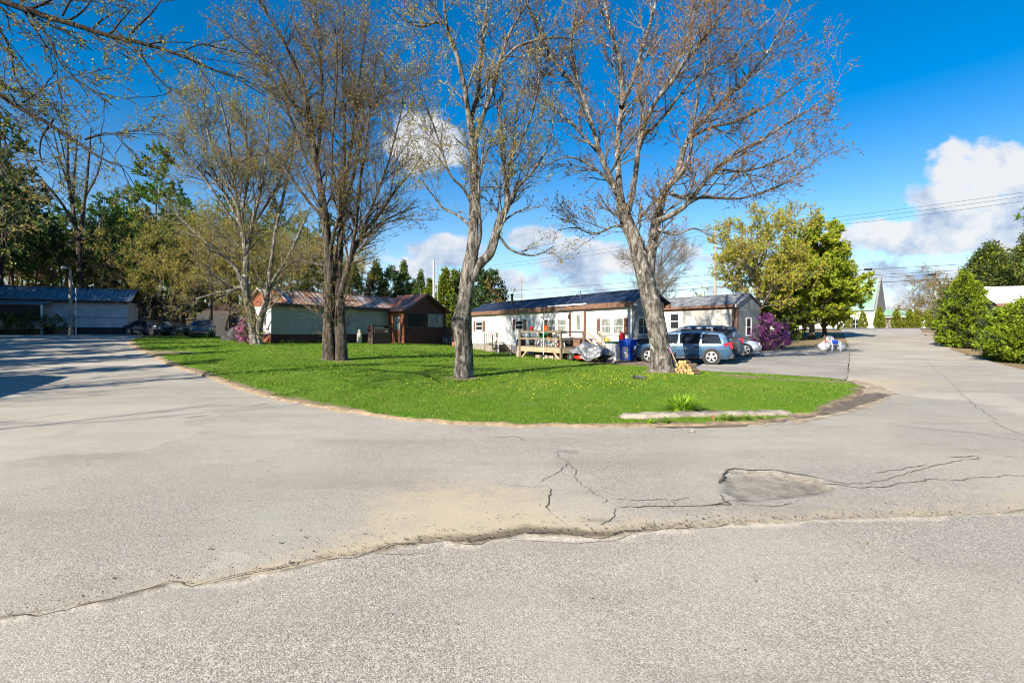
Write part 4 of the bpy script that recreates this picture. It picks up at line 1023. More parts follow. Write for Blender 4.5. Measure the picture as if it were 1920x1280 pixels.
m = MB(); m.box(TL - .05, TL + .05, -.24, -.12, 3.0, 3.22); m.build('gutter_end', ['white_vinyl'], tan)

# ---------------- brown trailer with rusty roof and porch
BA = math.radians(54); B0 = Vector((-17.4, 35, .72))
bt = E('brown_trailer', 'pale green panelled trailer with rust-streaked metal roof and dark red gabled porch', 'mobile home', B0, BA)
BL, BW = 15.8, 3.0
m = MB(); m.box(0, BL, 0, BW, .7, 2.9)
for i in range(7): m.box(.05 + i * 1.22, .065 + i * 1.22, -.006, -.001, .7, 2.8)
m.build('wall', ['green_panel'], bt)
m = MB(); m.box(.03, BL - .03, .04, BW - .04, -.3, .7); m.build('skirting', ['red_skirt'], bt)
ribbed_roof(BL, BW, 2.98, 4.12, .38, .3, ['rust_roof'], bt, .33, seam=.02); fascia(bt, BL, BW, 2.98, .38, .28, .27, 'dark_trim')
m = MB(); m.box(-.03, -.003, 0, BW, .72, 2.75, 1); m.prismx([(.02, 2.75), (BW - .02, 2.75), (BW - .02, 3.05), (BW / 2, 4.0), (.02, 3.05)], -.035, .1, 0); m.box(-.05, -.004, .0, BW, .0, .72, 0)
m.build('end_wall', ['red_shingle', 'white_vinyl'], bt)
we = MB(); we.box(-.06, -.03, .5, 1.5, 1.2, 2.5); wo = we.build('window', ['white_vinyl'], bt); p = MB(); p.box(-.066, -.058, .6, 1.4, 1.3, 2.4); p.build('pane', ['glass_curtain'], wo)
m = MB()
for a, c, d, e in ((2.15, 2.19, 1.92, 2.3), (2.61, 2.65, 1.92, 2.3), (2.19, 2.61, 1.92, 1.96), (2.19, 2.61, 2.26, 2.3)): m.box(a, c, -.02, -.001, d, e)
m.build('wall_vent', ['blue_white'], bt)
m = MB(); m.tube([(8.9, 1.3, 3.5), (8.9, 1.3, 4.35)], .07, 10); m.lathe([(.1, 0), (.12, .1), (.05, .16), (0, .17)], (8.9, 1.3, 4.3), 10); m.build('flue_pipe', ['steel'], bt, True)
# porch: runs toward -y at the right end
px0, px1, pd = 10.6, 15.8, 2.16
m = MB(); pw = 2.8
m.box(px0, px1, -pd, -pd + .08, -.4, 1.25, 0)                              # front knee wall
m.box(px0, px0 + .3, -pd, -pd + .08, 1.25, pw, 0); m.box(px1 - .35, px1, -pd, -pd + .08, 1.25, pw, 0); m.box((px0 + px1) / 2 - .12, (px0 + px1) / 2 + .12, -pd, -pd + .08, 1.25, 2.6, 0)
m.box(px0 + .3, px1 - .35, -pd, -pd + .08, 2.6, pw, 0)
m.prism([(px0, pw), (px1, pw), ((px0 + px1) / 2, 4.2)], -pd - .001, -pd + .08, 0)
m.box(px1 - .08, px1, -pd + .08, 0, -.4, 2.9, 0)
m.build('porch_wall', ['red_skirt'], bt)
m = MB(); m.box(px0, px0 + .07, -pd + .08, -1.7, -.4, 2.9, 0); m.box(px0, px0 + .07, -.7, 0, -.4, 2.9, 0); m.box(px0 + .001, px0 + .07, -1.7, -.7, 2.4, 2.9, 0)
m.build('porch_side', ['red_shingle'], bt)
m = MB(); m.box(px0 + .01, px0 + .05, -1.68, -.72, -.35, 1.05, 0); m.box(px0 + .0, px0 + .05, -1.68, -1.58, 1.05, 2.38, 1); m.box(px0, px0 + .05, -.82, -.72, 1.05, 2.38, 1); m.box(px0, px0 + .05, -1.58, -.82, 2.28, 2.38, 1)
dr = m.build('porch_door', ['red_shingle', 'dark_trim'], bt); p = MB(); p.box(px0 + .012, px0 + .03, -1.58, -.82, 1.05, 2.28); p.beam((px0 + .0, -1.55, 2.0), (px0 + .0, -.85, 1.45), .02, .04); p.build('pane', ['glass_curtain'], dr)
for a, c in ((px0 + .36, (px0 + px1) / 2 - .18), ((px0 + px1) / 2 + .18, px1 - .42)):
    hung_window(bt, a, c, 1.33, 2.54, -pd, 'glass_curtain' if a > px0 + 1 else 'glass', 'dark_trim', False, .04, sill=False)
m = MB(); mid = (px0 + px1) / 2; hwid = (px1 - px0) / 2 + .35; zpe, zpr, th = 2.72, 4.38, .06
for sg in (-1, 1):
    xe = mid + sg * hwid; ya, yb = -pd - .35, 1.5
    m.add([(xe, ya, zpe), (xe, yb, zpe), (mid, yb, zpr), (mid, ya, zpr), (xe, ya, zpe - th), (xe, yb, zpe - th), (mid, yb, zpr - th), (mid, ya, zpr - th)], [(0, 1, 2, 3), (7, 6, 5, 4), (0, 4, 5, 1), (3, 7, 4, 0), (1, 5, 6, 2)])
def rust2():
    mm = MT['rust_roof'].copy(); mm.name = 'rust_roof_side'
    for n in mm.node_tree.nodes:
        if n.type == 'MAPPING': s = n.inputs['Scale'].default_value; n.inputs['Scale'].default_value = (s[1], s[0], s[2]); n.inputs['Location'].default_value = (.3, 1.7, 0)
    return mm
MT['rust_roof_side'] = rust2(); [e for n in MT['rust_roof_side'].node_tree.nodes if n.type == 'VALTORGB' for e in [setattr(k, 'position', k.position - .09) for k in n.color_ramp.elements]]; m.build('porch_roof', ['rust_roof_side'], bt)
m = MB()
for sg in (-1, 1): m.beam((mid + sg * hwid, -pd - .37, zpe - .09), (mid, -pd - .37, zpr - .09), .03, .16)
m.build('porch_fascia', ['dark_trim'], bt)

# ---------------- shaded white trailer at far left
SA = math.atan2(.45, .89); SR = Vector((-36.6, 46, 0)); SL, SW = 17., 4.2
SO = SR - Vector((math.cos(SA), math.sin(SA), 0)) * SL
zb = H(SR.x + 1, SR.y); st = E('shaded_trailer', 'long white trailer in deep shade with ribbed grey roof and an open awning', 'mobile home', (SO.x, SO.y, 1.3), SA)
m = MB(); m.box(0, SL, 0, SW, .72, 3.15); m.box(SL - 5.2, SL + .01, -.02, -.001, 1.62, 1.66, 1); m.build('wall', ['blue_white', 'dark_trim'], st)
m = MB(); m.box(.05, SL - .05, .06, SW - .05, -.5, .72); m.build('skirting', ['black'], st)
ribbed_roof(SL, SW, 3.2, 4.45, .35, .4, ['shade_roof'], st, .36, seam=.035); fascia(st, SL, SW, 3.2, .35, .38, .22, 'dark_trim')
m = MB(); m.prismx([(0, 3.1), (0, 3.05), (-2.3, 2.6), (-2.3, 2.68)], 1.0, SL - 5.3); m.build('awning_roof', ['shade_roof'], st)
for x in (1.3, 4.5, 8.0, SL - 5.4):
    m = MB(); m.box(x - .06, x + .06, -2.3, -2.18, -.3, 2.62); m.build('awning_post', ['white_paint'], st)
m = MB(); m.box(1., SL - 5.4, -2.28, -2.2, 1.15, 1.25); m.box(1., SL - 5.4, -2.26, -2.22, .55, 1.13); m.build('porch_rail', ['grey_paint'], st)
m = MB(); m.box(1.02, SL - 5.42, -2.2, -2.16, 1.26, 2.56); m.build('porch_shade_screen', ['black'], st)  # black screen sheet standing in for the deep shade under the awning
for x in (3.0, 6.0, 9.4): hung_window(st, x, x + 1.3, 1.6, 2.6, -.02, 'glass', rail=False)
m = MB()
for i in range(3): m.box(SL - 4.9, SL - 3.6, -1.3 + i * .3, -1.0 + i * .3, -.2, .15 + i * .2)
m.box(SL - 4.9, SL - 4.84, -1.25, -1.19, -.2, 1.3); m.box(SL - 3.66, SL - 3.6, -1.25, -1.19, -.2, 1.3); m.beam((SL - 3.63, -1.2, 1.25), (SL - 3.63, -.1, 1.75), .06, .08); m.beam((SL - 4.87, -1.2, 1.25), (SL - 4.87, -.1, 1.75), .06, .08)
m.build('entry_step', ['old_wood'], st)

# ---------------- small dark-roofed trailer between the trunks
sm = E('small_trailer', 'small white trailer with dark roof glimpsed between trunks behind the pink bush', 'mobile home', (-32.6, 51.5, H(-30, 51.5)), .05)
m = MB(); m.box(0, 7.0, 0, 3.4, .5, 2.55); m.build('wall', ['blue_white'], sm); m = MB(); m.box(.04, 6.96, .04, 3.3, -.4, .5); m.build('skirting', ['black'], sm)
m = MB(); m.box(-.02, 3.2, -1.6, -.01, -.4, 2.4); m.build('porch_wall', ['black'], sm)  # black box: the shadowed porch's shade is put into its colour
ribbed_roof(7.0, 3.4, 2.6, 3.5, .3, .3, ['dark_trim'], sm, 0); fascia(sm, 7.0, 3.4, 2.6, .3, .28, .2, 'dark_trim')

# ---------------- house with white roof at the right edge
zr_ = H(33, 34); rh = E('white_roof_house', 'brown trimmed house with white metal roof behind the clipped shrub', 'house', (34.6, 34.5, zr_), -.28)
gz = 3.62 - zr_
m = MB(); m.box(.2, 8, 0, 5, -.4, gz - .1); m.build('wall', ['white_siding'], rh)
m = MB(); m.box(.15, .5, -.03, -.001, -.3, gz - .3); m.box(.5, 8, -.03, -.001, gz - .5, gz - .28); m.box(1.5, 1.8, -.03, -.001, -.3, gz - .5); m.build('corner_trim', ['brown_trim'], rh)
ribbed_roof(7.8, 5, gz, gz + 1.35, .45, .5, ['white_roof'], rh, .3, x0=.2); fascia(rh, 7.8, 5, gz, .45, .48, .25, 'brown_trim', x0=.2)
hung_window(rh, .75, 1.4, gz - 1.7, gz - .75, -.02, 'glass', 'brown_trim')

# ---------------- house just left of the view, whose roof corner shades the road
lh = E('left_house', 'low grey house beside the road at the left, its roof corner shading the asphalt', 'house', (-18.0, 11.7, .1), math.atan2(-.9, .45))
m = MB(); m.box(.5, 11.5, -6.5, -.5, -.4, 2.9); m.build('wall', ['grey_siding'], lh)
m = MB(); ze2, zr2 = 3.1, 4.6
for ya, yb in ((0, -3.5), (-7, -3.5)): m.add([(0, ya, ze2), (12, ya, ze2), (12, yb, zr2), (0, yb, zr2), (0, ya, ze2 - .12), (12, ya, ze2 - .12), (12, yb, zr2 - .12), (0, yb, zr2 - .12)], [(0, 1, 2, 3), (7, 6, 5, 4), (0, 4, 5, 1), (1, 5, 6, 2), (3, 7, 4, 0)])
m.prismx([(-.5, 2.9), (-6.5, 2.9), (-3.5, 4.35)], .5, .6); m.prismx([(-.5, 2.9), (-6.5, 2.9), (-3.5, 4.35)], 11.4, 11.5)
m.build('roof', ['shingle_roof'], lh)

# ---------------- church far beyond the street
cz = H(95, 126); ch = E('church', 'white church with steep green roof and tall dark gable beyond the street', 'church', (94.5, 126, cz), -.87)
m = MB(); m.box(-16, -.02, 0, 9, -.5, 5.2); m.build('wall', ['church_wall'], ch)
m = MB(); m.prismx([(-.7, 5.0), (9.7, 5.0), (4.5, 13.5)], -16.4, -.05); m.build('roof', ['church_green'], ch)
m = MB(); m.prismx([(-.1, -.5), (9.1, -.5), (9.1, 5.2), (4.5, 14.0), (-.1, 5.2)], .0, .4); m.build('gable_wall', ['church_shade'], ch)
m = MB(); m.box(.5, 6, 5, 11.5, -.5, .2); m.box(.5, 6, 5, 11.5, 3.1, 3.6); m.add([(.45, 4.6, 3.62), (6.4, 4.6, 3.62), (6.4, 11.9, 3.62), (.45, 11.9, 3.62), (.45, 8.2, 5.2), (5.4, 8.2, 4.9)], [(0, 1, 5, 4), (1, 2, 5), (2, 3, 4, 5), (0, 4, 3), (0, 3, 2, 1)], 1)
for a in (5.1, 8.2, 11.0): m.box(5.6, 5.9, a, a + .3, .2, 3.1)
m.box(.5, 4.5, 6, 11, .2, 3.1, 2)
m.build('porch', ['church_wall', 'church_green', 'church_shade'], ch)
for x in (-14, -11, -8, -5): hung_window(ch, x, x + 1.6, .2, 2.6, -.02, 'glass', bars=1)
bl = E('brick_building', 'tan low building behind the green maple across the street', 'building', (55, 97, H(55, 97)), -.3)
m = MB(); m.box(0, 10, 0, 8, -.5, 3.6); m.build('wall', ['cream_panel'], bl)
ribbed_roof(10, 8, 3.7, 5.8, .5, .5, ['shingle_roof'], bl, 0)
for x in (1, 4, 7): hung_window(bl, x, x + 1.3, 1.1, 2.6, -.02, 'glass')

# stone retaining wall on the wooded bank
fw = E('retaining_wall', 'grey stone-faced wall along the wooded bank behind the shaded trailer', 'wall', (0, 0, 0))
m = MB(); a, c = W(250, 585, 74), W(378, 583, 74)
for i in range(14):
    p = a.lerp(c, i / 14); q = a.lerp(c, (i + 1) / 14); zt_ = CAM_Z + (HY - (560 + (i % 3))) / F_PX * 74
    m.box(p.x, q.x - .02, 74 + .05 * (i % 2), 74.6, H(p.x, 74) - .4, zt_ + .1 * (i % 3))
m.build('block_face', ['hill_stone'], fw)
# dark board fence between porch and white home
df = E('board_fence', 'dark weathered board fence between the red porch and the white mobile home', 'fence', (0, 0, 0))
m = MB(); p0, p1 = Vector((-6.6, 46.5, 0)), Vector((-4.1, 44.5, 0))
for i in range(16):
    q = p0.lerp(p1, i / 16); zz = H(q.x, q.y); m.box(q.x, q.x + .14, q.y, q.y + .03, zz - .2, zz + 1.75 + .03 * (i % 3))
m.build('board_panel', ['dark_trim'], df)
# ------------------------------------------------------------------ cars
def make_car(name, label, loc, rz, paint, L=4.6, Wd=1.82, Hh=1.68, wb=2.66, kind='suv', spare=False, wheel_r=.36, group=None, rails=True, wheels=True):
    root = E(name, label, 'car', loc, rz, group); hw = Wd / 2; f, r = L / 2, -L / 2
    belt0 = Hh * .585
    if kind == 'suv':
        roof = [(r + .12, .62), (r + .3, .9), (r + .45, .97), (r + 1.2, 1.), (.15, 1.), (.55, .985), (.8, .93), (1.42, .62)]
        hood = [(1.42, .62), (1.75, .6), (2.1, .555), (f - .1, .49), (f, .4)]
    else:
        roof = [(r + .05, .6), (r + .75, .66), (r + 1.25, .93), (r + 1.6, .995), (-.2, 1.), (.2, .985), (.55, .93), (1.3, .62)]
        hood = [(1.3, .62), (1.7, .6), (2.05, .56), (f - .1, .49), (f, .4)]
    RX, RZ = zip(*[(a, b) for a, b in roof]); HX_, HZ_ = zip(*hood)
    def top(x):
        return (np.interp(x, RX, RZ) if x < RX[-1] else np.interp(x, HX_, HZ_)) * Hh
    def belt(x): return min(np.interp(x, [r, r + .15, 0, 1.2, 1.8, f - .15, f], [.5, .6, .59, .575, .55, .47, .38]) * Hh, top(x) - .02)
    def yb(x): return np.interp(x, [r, r + .12, r + .4, 1.4, f - .5, f - .15, f], [.8, .93, .985, .985, .95, .8, .62]) * hw
    def yt(x):
        t = np.clip((top(x) - belt(x)) / (Hh - belt0), 0, 1); return yb(x) * (1 - .27 * t)
    def sect(x):
        zb = .24 + (.1 if x < r + .15 or x > f - .12 else 0); b, t = belt(x), top(x); y1, y2 = yb(x), yt(x); sh = .05 * np.clip((t - b) / .5, .2, 1)
        return [(0, zb), (y1 * .82, zb), (y1 * .97, zb + .14), (y1 * 1.01, zb + .3), (y1, b - .09), (y1 * .985, b), ((y1 * .4 + y2 * .6), b * .4 + (t - sh) * .6), (y2, t - sh), (y2 * .86, t - .01), (y2 * .5, t + .018), (0, t + .025)]
    xs = sorted(set([r, r + .06, r + .12, r + .2, r + .3, r + .45, r + .75, r + 1.25, r + 1.6, -.6, -.2, .15, .35, .55, .8, 1.1, 1.3, 1.42, 1.75, 2.05, f - .35, f - .2, f - .1, f - .04, f]))
    xs = [x for x in xs if r <= x <= f]; m = MB(); nS = 11; V = []; F = []
    for x in xs:
        s = sect(x); V += [(x, y, z) for y, z in s] + [(x, -y, z) for y, z in s[-2:0:-1]]
    n = 2 * nS - 2
    for i in range(len(xs) - 1):
        for k in range(n): F.append((i * n + k, i * n + (k + 1) % n, (i + 1) * n + (k + 1) % n, (i + 1) * n + k))
    F.append(tuple(range(n))); F.append(tuple((len(xs) - 1) * n + k for k in range(n))[::-1])
    m.add(V, F); m.build('body', [paint], root, smooth=True)
    def S(x, v, sd, o=.008):
        s = sect(x); pts = [(s[5][0], s[5][1]), (s[6][0], s[6][1]), (s[7][0], s[7][1])]
        q = v * 2; i = min(int(q), 1); u = q - i; y = pts[i][0] * (1 - u) + pts[i + 1][0] * u; z = pts[i][1] * (1 - u) + pts[i + 1][1] * u
        return (x, sd * (y + o), z + o * .35)
    def side_panel(nm, spans, mat, o=.008, parent=None, vs=(.08, .88)):
        for sd in (1, -1):
            g = MB(); K = 8
            (xa0, xb0), (xa1, xb1) = spans
            for i in range(K + 1):
                for j in range(5):
                    v = vs[0] + (vs[1] - vs[0]) * j / 4; a = xa0 + (xa1 - xa0) * j / 4; b = xb0 + (xb1 - xb0) * j / 4; g.v.append(Vector(S(a + (b - a) * i / K, v, sd, o)))
            for i in range(K):
                for j in range(4): g.f.append([i * 5 + j, i * 5 + j + 1, (i + 1) * 5 + j + 1, (i + 1) * 5 + j]); g.m.append(0)
            g.build(nm, [mat], parent or root, smooth=True)
    if kind == 'suv':
        side_panel('side_window', ((.08, 1.2), (.08, .72)), 'car_glass'); side_panel('side_window', ((-.92, .0), (-.92, .0)), 'car_glass'); side_panel('side_window', ((r + .45, -1.02), (r + .62, -1.02)), 'car_glass')
    else:
        side_panel('side_window', ((.0, 1.05), (.0, .5)), 'car_glass'); side_panel('side_window', ((r + 1.0, -.08), (r + 1.45, -.08)), 'car_glass')
    def cross_panel(nm, x0, x1, fy, mat, o=.012):
        g = MB(); K = 6
        for i in range(K + 1):
            x = x0 + (x1 - x0) * i / K; s = sect(x)
            for q in (-1, -.5, 0, .5, 1): y = q * fy * s[8][0]; z = np.interp(abs(y), [0, s[9][0], s[8][0]], [s[10][1], s[9][1], s[8][1]]); g.v.append(Vector((x, y, z + o)))
        for i in range(K):
            for j in range(4): g.f.append([i * 5 + j, i * 5 + j + 1, (i + 1) * 5 + j + 1, (i + 1) * 5 + j]); g.m.append(0)
        g.build(nm, [mat], root, smooth=True)
    wx = (.78, 1.36) if kind == 'suv' else (.5, 1.22)
    cross_panel('windshield', wx[0], wx[1], .95, 'car_glass')
    if kind == 'suv': cross_panel('rear_window', r + .14, r + .42, .92, 'car_glass', .02)
    else: cross_panel('rear_window', r + .78, r + 1.22, .92, 'car_glass')
    # lower trim, bumpers, lamps
    for sd in (1, -1):
        g = MB(); g.box(-wb / 2 + wheel_r + .08, wb / 2 - wheel_r - .08, sd * hw * .97 - .02, sd * hw * .97 + .02, .25, .36); g.build('sill_trim', ['plastic_grey'], root, bevel=.01)
        z0 = belt(r + .2); y = yb(r + .14)
        g = MB(); a = [(r + .02, sd * y * .80, z0 - .22), (r + .02, sd * y * .95, z0 - .2), (r + .38, sd * (y + .035), z0 - .02), (r + .36, sd * (y + .035), z0 + .06), (r + .16, sd * y * .96, z0 + .1), (r + .05, sd * y * .82, z0 + .1)]
        c = [Vector(p) + Vector((-.045, sd * .03, 0)) for p in a]; g.add([tuple(p) for p in a] + [tuple(p) for p in c], [(0, 1, 2, 3, 4, 5), (11, 10, 9, 8, 7, 6)] + [(i, 6 + i, 6 + (i + 1) % 6, (i + 1) % 6) for i in range(6)]); g.build('tail_light', ['lamp_red'], root)
        zf = belt(f - .2); yf = yb(f - .2)
        g = MB(); g.lathe([(0, 0), (.11, .02), (.13, .08), (.06, .12), (0, .13)], (f - .22, sd * yf * .86, zf - .04), 12, axis='x', sy=1.0); g.build('headlight', ['lamp_clear'], root, True)
        g = MB(); xm = wx[1] - .12; g.lathe([(0, -.09), (.09, -.07), (.11, 0), (.08, .07), (0, .09)], (xm, sd * (hw + .1), belt(xm) + .08), 10, axis='x'); g.beam((xm, sd * (hw - .02), belt(xm) + .04), (xm, sd * (hw + .06), belt(xm) + .06), .05, .05); g.build('mirror', [paint], root, True)
        for hx in ((.25, -.78) if kind == 'suv' else (.1, -.85)):
            g = MB(); g.box(hx - .1, hx + .1, sd * (yb(hx) + .005), sd * (yb(hx) + .04), belt(hx) - .13, belt(hx) - .09); g.build('door_handle', ['black'], root, bevel=.008)
        for dx in (.05, -.97 if kind == 'suv' else -.95):
            g = MB(); g.tube([(dx, sd * (sect(dx)[k][0] + .002), sect(dx)[k][1]) for k in (3, 4, 5)], .006, 4); g.build('door_seam', ['black'], root)
        if rails and kind == 'suv':
            g = MB(); g.tube([(-1.7, sd * hw * .62, top(-1.7) - .01), (-1.5, sd * hw * .63, top(-1.5) + .05), (-.2, sd * hw * .64, top(-.2) + .055), (.3, sd * hw * .63, top(.3) + .03), (.42, sd * hw * .62, top(.4) - .0)], .018, 6); g.build('roof_rail', ['plastic_grey'], root, True)
    g = MB(); g.prism([(r - .05, .28), (r - .06, .5), (r + .02, .58), (r + .25, .58), (r + .3, .28)], -hw * .78, hw * .78); g.build('rear_bumper', [paint if kind != 'suv' else 'plastic_grey'], root, bevel=.03)
    g = MB(); g.box(r - .075, r - .06, -.26, .26, .6, .72) if not spare else g.box(r - .02, r + .01, .35, .7, .72, .84); g.build('licence_plate', ['white_plastic'], root)
    g = MB(); g.box(f - .05, f + .015, -.5, .5, .34, .5); g.build('grille', ['plastic_grey'], root, bevel=.02)
    if wheels:
        for wx_ in (wb / 2, -wb / 2):
            for sd in (1, -1):
                wc = Vector((wx_, sd * (hw - .09), wheel_r))
                g = MB(); g.lathe([(wheel_r + .045, -.16), (wheel_r + .055, .085), (wheel_r * .6, .09)] if sd > 0 else [(wheel_r * .6, -.09), (wheel_r + .055, -.085), (wheel_r + .045, .16)], tuple(wc), 24, axis='y'); g.build('wheel_arch', ['black'], root, True)
                w = bpy.data.objects.new('wheel', None); COL.objects.link(w); w.parent = root; w.location = wc
                g = MB(); q = wheel_r; g.lathe([(q * .62, -.1), (q * .9, -.11), (q, -.075), (q, .075), (q * .9, .112), (q * .64, .11), (q * .6, .09)], (0, 0, 0), 28, axis='y'); tyre = g.build('tyre', ['rubber'], w, True)
                if sd < 0: tyre.rotation_euler = (0, 0, PI)
                g = MB(); g.lathe([(q * .56, .04), (q * .62, .118), (q * .7, .116), (q * .7, .05)], (0, 0, 0), 28, axis='y'); g.lathe([(0, .02), (q * .6, .03)], (0, 0, 0), 24, mi=1, axis='y'); g.lathe([(q * .17, .03), (q * .16, .105), (0, .11)], (0, 0, 0), 12, axis='y')
                for k in range(5):
                    a = k * 2 * PI / 5 + .3; d = Vector((math.cos(a), 0, math.sin(a))); e = Vector((-d.z, 0, d.x)); p0, p1 = d * q * .1, d * q * .6
                    g.add([p0 + e * .035 + Vector((0, .05, 0)), p0 - e * .035 + Vector((0, .05, 0)), p1 - e * .055 + Vector((0, .05, 0)), p1 + e * .055 + Vector((0, .05, 0)),
                           p0 + e * .03 + Vector((0, .108, 0)), p0 - e * .03 + Vector((0, .108, 0)), p1 - e * .045 + Vector((0, .1, 0)), p1 + e * .045 + Vector((0, .1, 0))], [(4, 5, 6, 7), (0, 4, 7, 3), (1, 2, 6, 5), (2, 3, 7, 6)])
                rim = g.build('rim', ['alloy', 'black'], w, True)
                if sd < 0: rim.rotation_euler = (0, 0, PI)
    if spare:
        g = MB(); c = (r - .13, -.12, .95); g.lathe([(0, -.14), (.3, -.135), (.36, -.09), (.37, .06), (.34, .12), (.0, .12)], c, 28, axis='x'); sp = g.build('spare_wheel', [paint], root, True)
        g = MB(); g.lathe([(.3, -.1), (.375, -.07), (.38, .11), (.33, .14)], c, 28, axis='x'); g.build('tyre', ['rubber'], sp, True)
    return root
rw, fwl = Vector((9.62, 23.3, 0)), Vector((7.0, 24.65, 0))
hd = (fwl - rw).normalized(); side = Vector((-hd.y, hd.x, 0)); wbp = (fwl - rw).length
ctr = (rw + fwl) / 2 - side * .8
ctr.z = H(ctr.x, ctr.y) + .012
make_car('parked_suv', 'light blue four-door wagon with spare wheel on its tailgate beside the firewood', ctr, math.atan2(hd.y, hd.x), 'paint_blue', L=4.75, wb=wbp, Hh=1.57, spare=True)
def cpos(px, D): return Vector(((px - CX) / F_PX * D, D, H((px - CX) / F_PX * D, D) + .012))
make_car('parked_wagon', 'dark navy wagon parked just beyond the light blue one', cpos(1301, 27.0), math.atan2(hd.y, hd.x) + .03, 'paint_darkblue', L=5.0, wb=2.95, Hh=1.82)
make_car('parked_sedan', 'silver sedan with only its nose showing beside the purple bush', cpos(1346, 29.4), math.atan2(hd.y, hd.x) + PI + .25, 'paint_silver', kind='sedan', Hh=1.5, L=4.6)
make_car('parked_car', 'dark sedan in shade by the end of the shaded trailer', cpos(280, 46), -.25, 'paint_darkblue', kind='sedan', Hh=1.45, L=4.4)
make_car('low_car', 'low dark car half hidden in shade between two parked vehicles', cpos(318, 47), -.2, 'paint_slate', kind='sedan', Hh=1.35, L=4.3)
make_car('shaded_suv', 'blue grey car facing the lawn in shade below the wooded bank', cpos(380, 44.5), -PI / 2 + .5, 'paint_slate', L=4.4, Hh=1.65)

# ------------------------------------------------------------------ deck and the things on and round it
deck = E('wooden_deck', 'weathered wooden deck with rails and steps in front of the white mobile home', 'deck', H0, HA)
d0, d1, dy, dz = 11.65, 15.8, -3.1, .74
m = MB()
for i in range(22): y = dy + i * .14; m.box(d0, d1, y, y + .13, dz - .04, dz)
m.build('floor_boards', ['old_wood'], deck)
m = MB(); m.box(d0 - .1, d1, dy - .045, dy - .003, dz - .32, dz - .05); m.box(d0 - .045, d0 - .003, dy, -.05, dz - .32, dz - .05); m.box(d1 + .003, d1 + .045, dy, -.05, dz - .32, dz - .05); m.build('rim_beam', ['new_wood'], deck)
for (x, y, top_) in ((d1 - .05, dy - .1, 1.66), (d0 + .1, dy - .1, 1.62), (d1 - .05, dy + 1.55, 1.62), (d1 - .05, -.3, 1.62), (d0 + .1, -.3, 1.62)):
    m = MB(); m.box(x - .055, x + .055, y - .055, y + .055, -.1, top_); m.build('post', ['old_wood'], deck)
for i in range(3): m = MB(); m.box(d0 - .2 + i * .13, d0 - .09 + i * .13, dy - .1, dy - .05, -.1, dz - .02); m.build('post', ['new_wood'], deck)
m = MB()
for z in (1.2, 1.6):
    m.box(d0, d1 - .12, dy - .09, dy - .05, z - .05, z + .05); m.box(d0 + .03, d0 + .07, dy + .0, -.1, z - .05, z + .05); m.box(d1 - .07, d1 - .03, dy + .0, dy + 1.6, z - .05, z + .05)
m.box(d0, d1 - .12, dy - .13, dy + .02, 1.652, 1.69)
m.build('rail', ['old_wood'], deck)
m = MB(); m.beam((d0 + .75, dy - .07, dz - .33), (d0 + .25, dy - .07, -.02), .05, .1); m.beam((d1 - .7, dy - .07, dz - .33), (d1 - .15, dy - .07, .02), .05, .1); m.build('brace', ['new_wood'], deck)
m = MB()
for i in range(4): m.box(d1 + .05 + i * .3, d1 + .4 + i * .3, dy + 1.7, -.4, dz - .22 - i * .18, dz - .18 - i * .18)
m.build('step', ['old_wood'], deck)
m = MB()
for y in (dy + 1.7, -.42): m.beam((d1, y, 1.62), (d1 + 1.45, y, .78), .045, .1); m.beam((d1, y, 1.25), (d1 + 1.45, y, .45), .04, .09); m.box(d1 + 1.4, d1 + 1.5, y - .05, y + .05, -.1, .85)
m.build('handrail', ['new_wood'], deck)
def hp(s, y, z=None):
    p = H0 + Vector((.556, -.831, 0)) * s + Vector((.831, .556, 0)) * y; p.z = H(p.x, p.y) + LZ if z is None else z; return p
def hpx(px, y, z=None):
    """point at local depth y from the home's wall that the photo shows at px"""
    k = (px - CX) / F_PX; bx_, by_ = H0.x + .831 * y, H0.y + .556 * y
    return hp((k * by_ - bx_) / (.556 + .831 * k), y, z)
# small things on the deck
def lathe_thing(name, label, cat, loc, prof, mats, group=None, n=20, extra=None):
    root = E(name, label, cat, loc, 0, group); m = MB(); m.lathe(prof, (0, 0, 0), n); m.build('body', [mats[0]], root, True)
    if extra: extra(root)
    return root
def bail(r, z, mat):
    def f(root): m = MB(); m.tube([(-r, 0, z), (-r * .7, 0, z + r * .8), (0, 0, z + r * 1.1), (r * .7, 0, z + r * .8), (r, 0, z)], .01, 6); m.build('handle', [mat], root, True)
    return f
rz0 = 1.69
lathe_thing('plant_pot', 'dark red rounded pot on the left end of the deck rail', 'pot', hpx(996.5, dy - .05, rz0), [(0, 0), (.09, 0), (.13, .08), (.14, .16), (.1, .22), (.06, .24), (0, .245)], ['dark_red'])
lathe_thing('orange_bucket', 'bright orange bucket on the deck rail beside the white pole', 'bucket', hpx(1023.5, dy - .05, rz0), [(0, 0), (.12, 0), (.15, .24), (.165, .25), (.165, .28), (.14, .28), (.12, .05), (0, .04)], ['orange_pot'], extra=bail(.15, .25, 'steel'))
gr = E('kettle_grill', 'green round kettle grill standing behind the deck rail', 'grill', hpx(1019, dy + .55, dz))
m = MB(); m.lathe([(0, .42), (.15, .44), (.26, .54), (.3, .68), (.31, .7)], n=24); m.build('bowl', ['green_enamel'], gr, True)
m = MB(); m.lathe([(.31, .705), (.3, .8), (.2, .93), (.06, .98), (0, .985)], n=24); m.build('lid', ['green_enamel'], gr, True)
m = MB(); m.tube([(-.05, 0, .98), (-.04, 0, 1.04), (.04, 0, 1.04), (.05, 0, .98)], .012, 6); m.build('handle', ['black'], gr, True)
for k in range(3): a = k * 2.09; m = MB(); m.tube([(.2 * math.cos(a), .2 * math.sin(a), .5), (.3 * math.cos(a), .3 * math.sin(a), 0)], .014, 6); m.build('leg', ['steel'], gr, True)
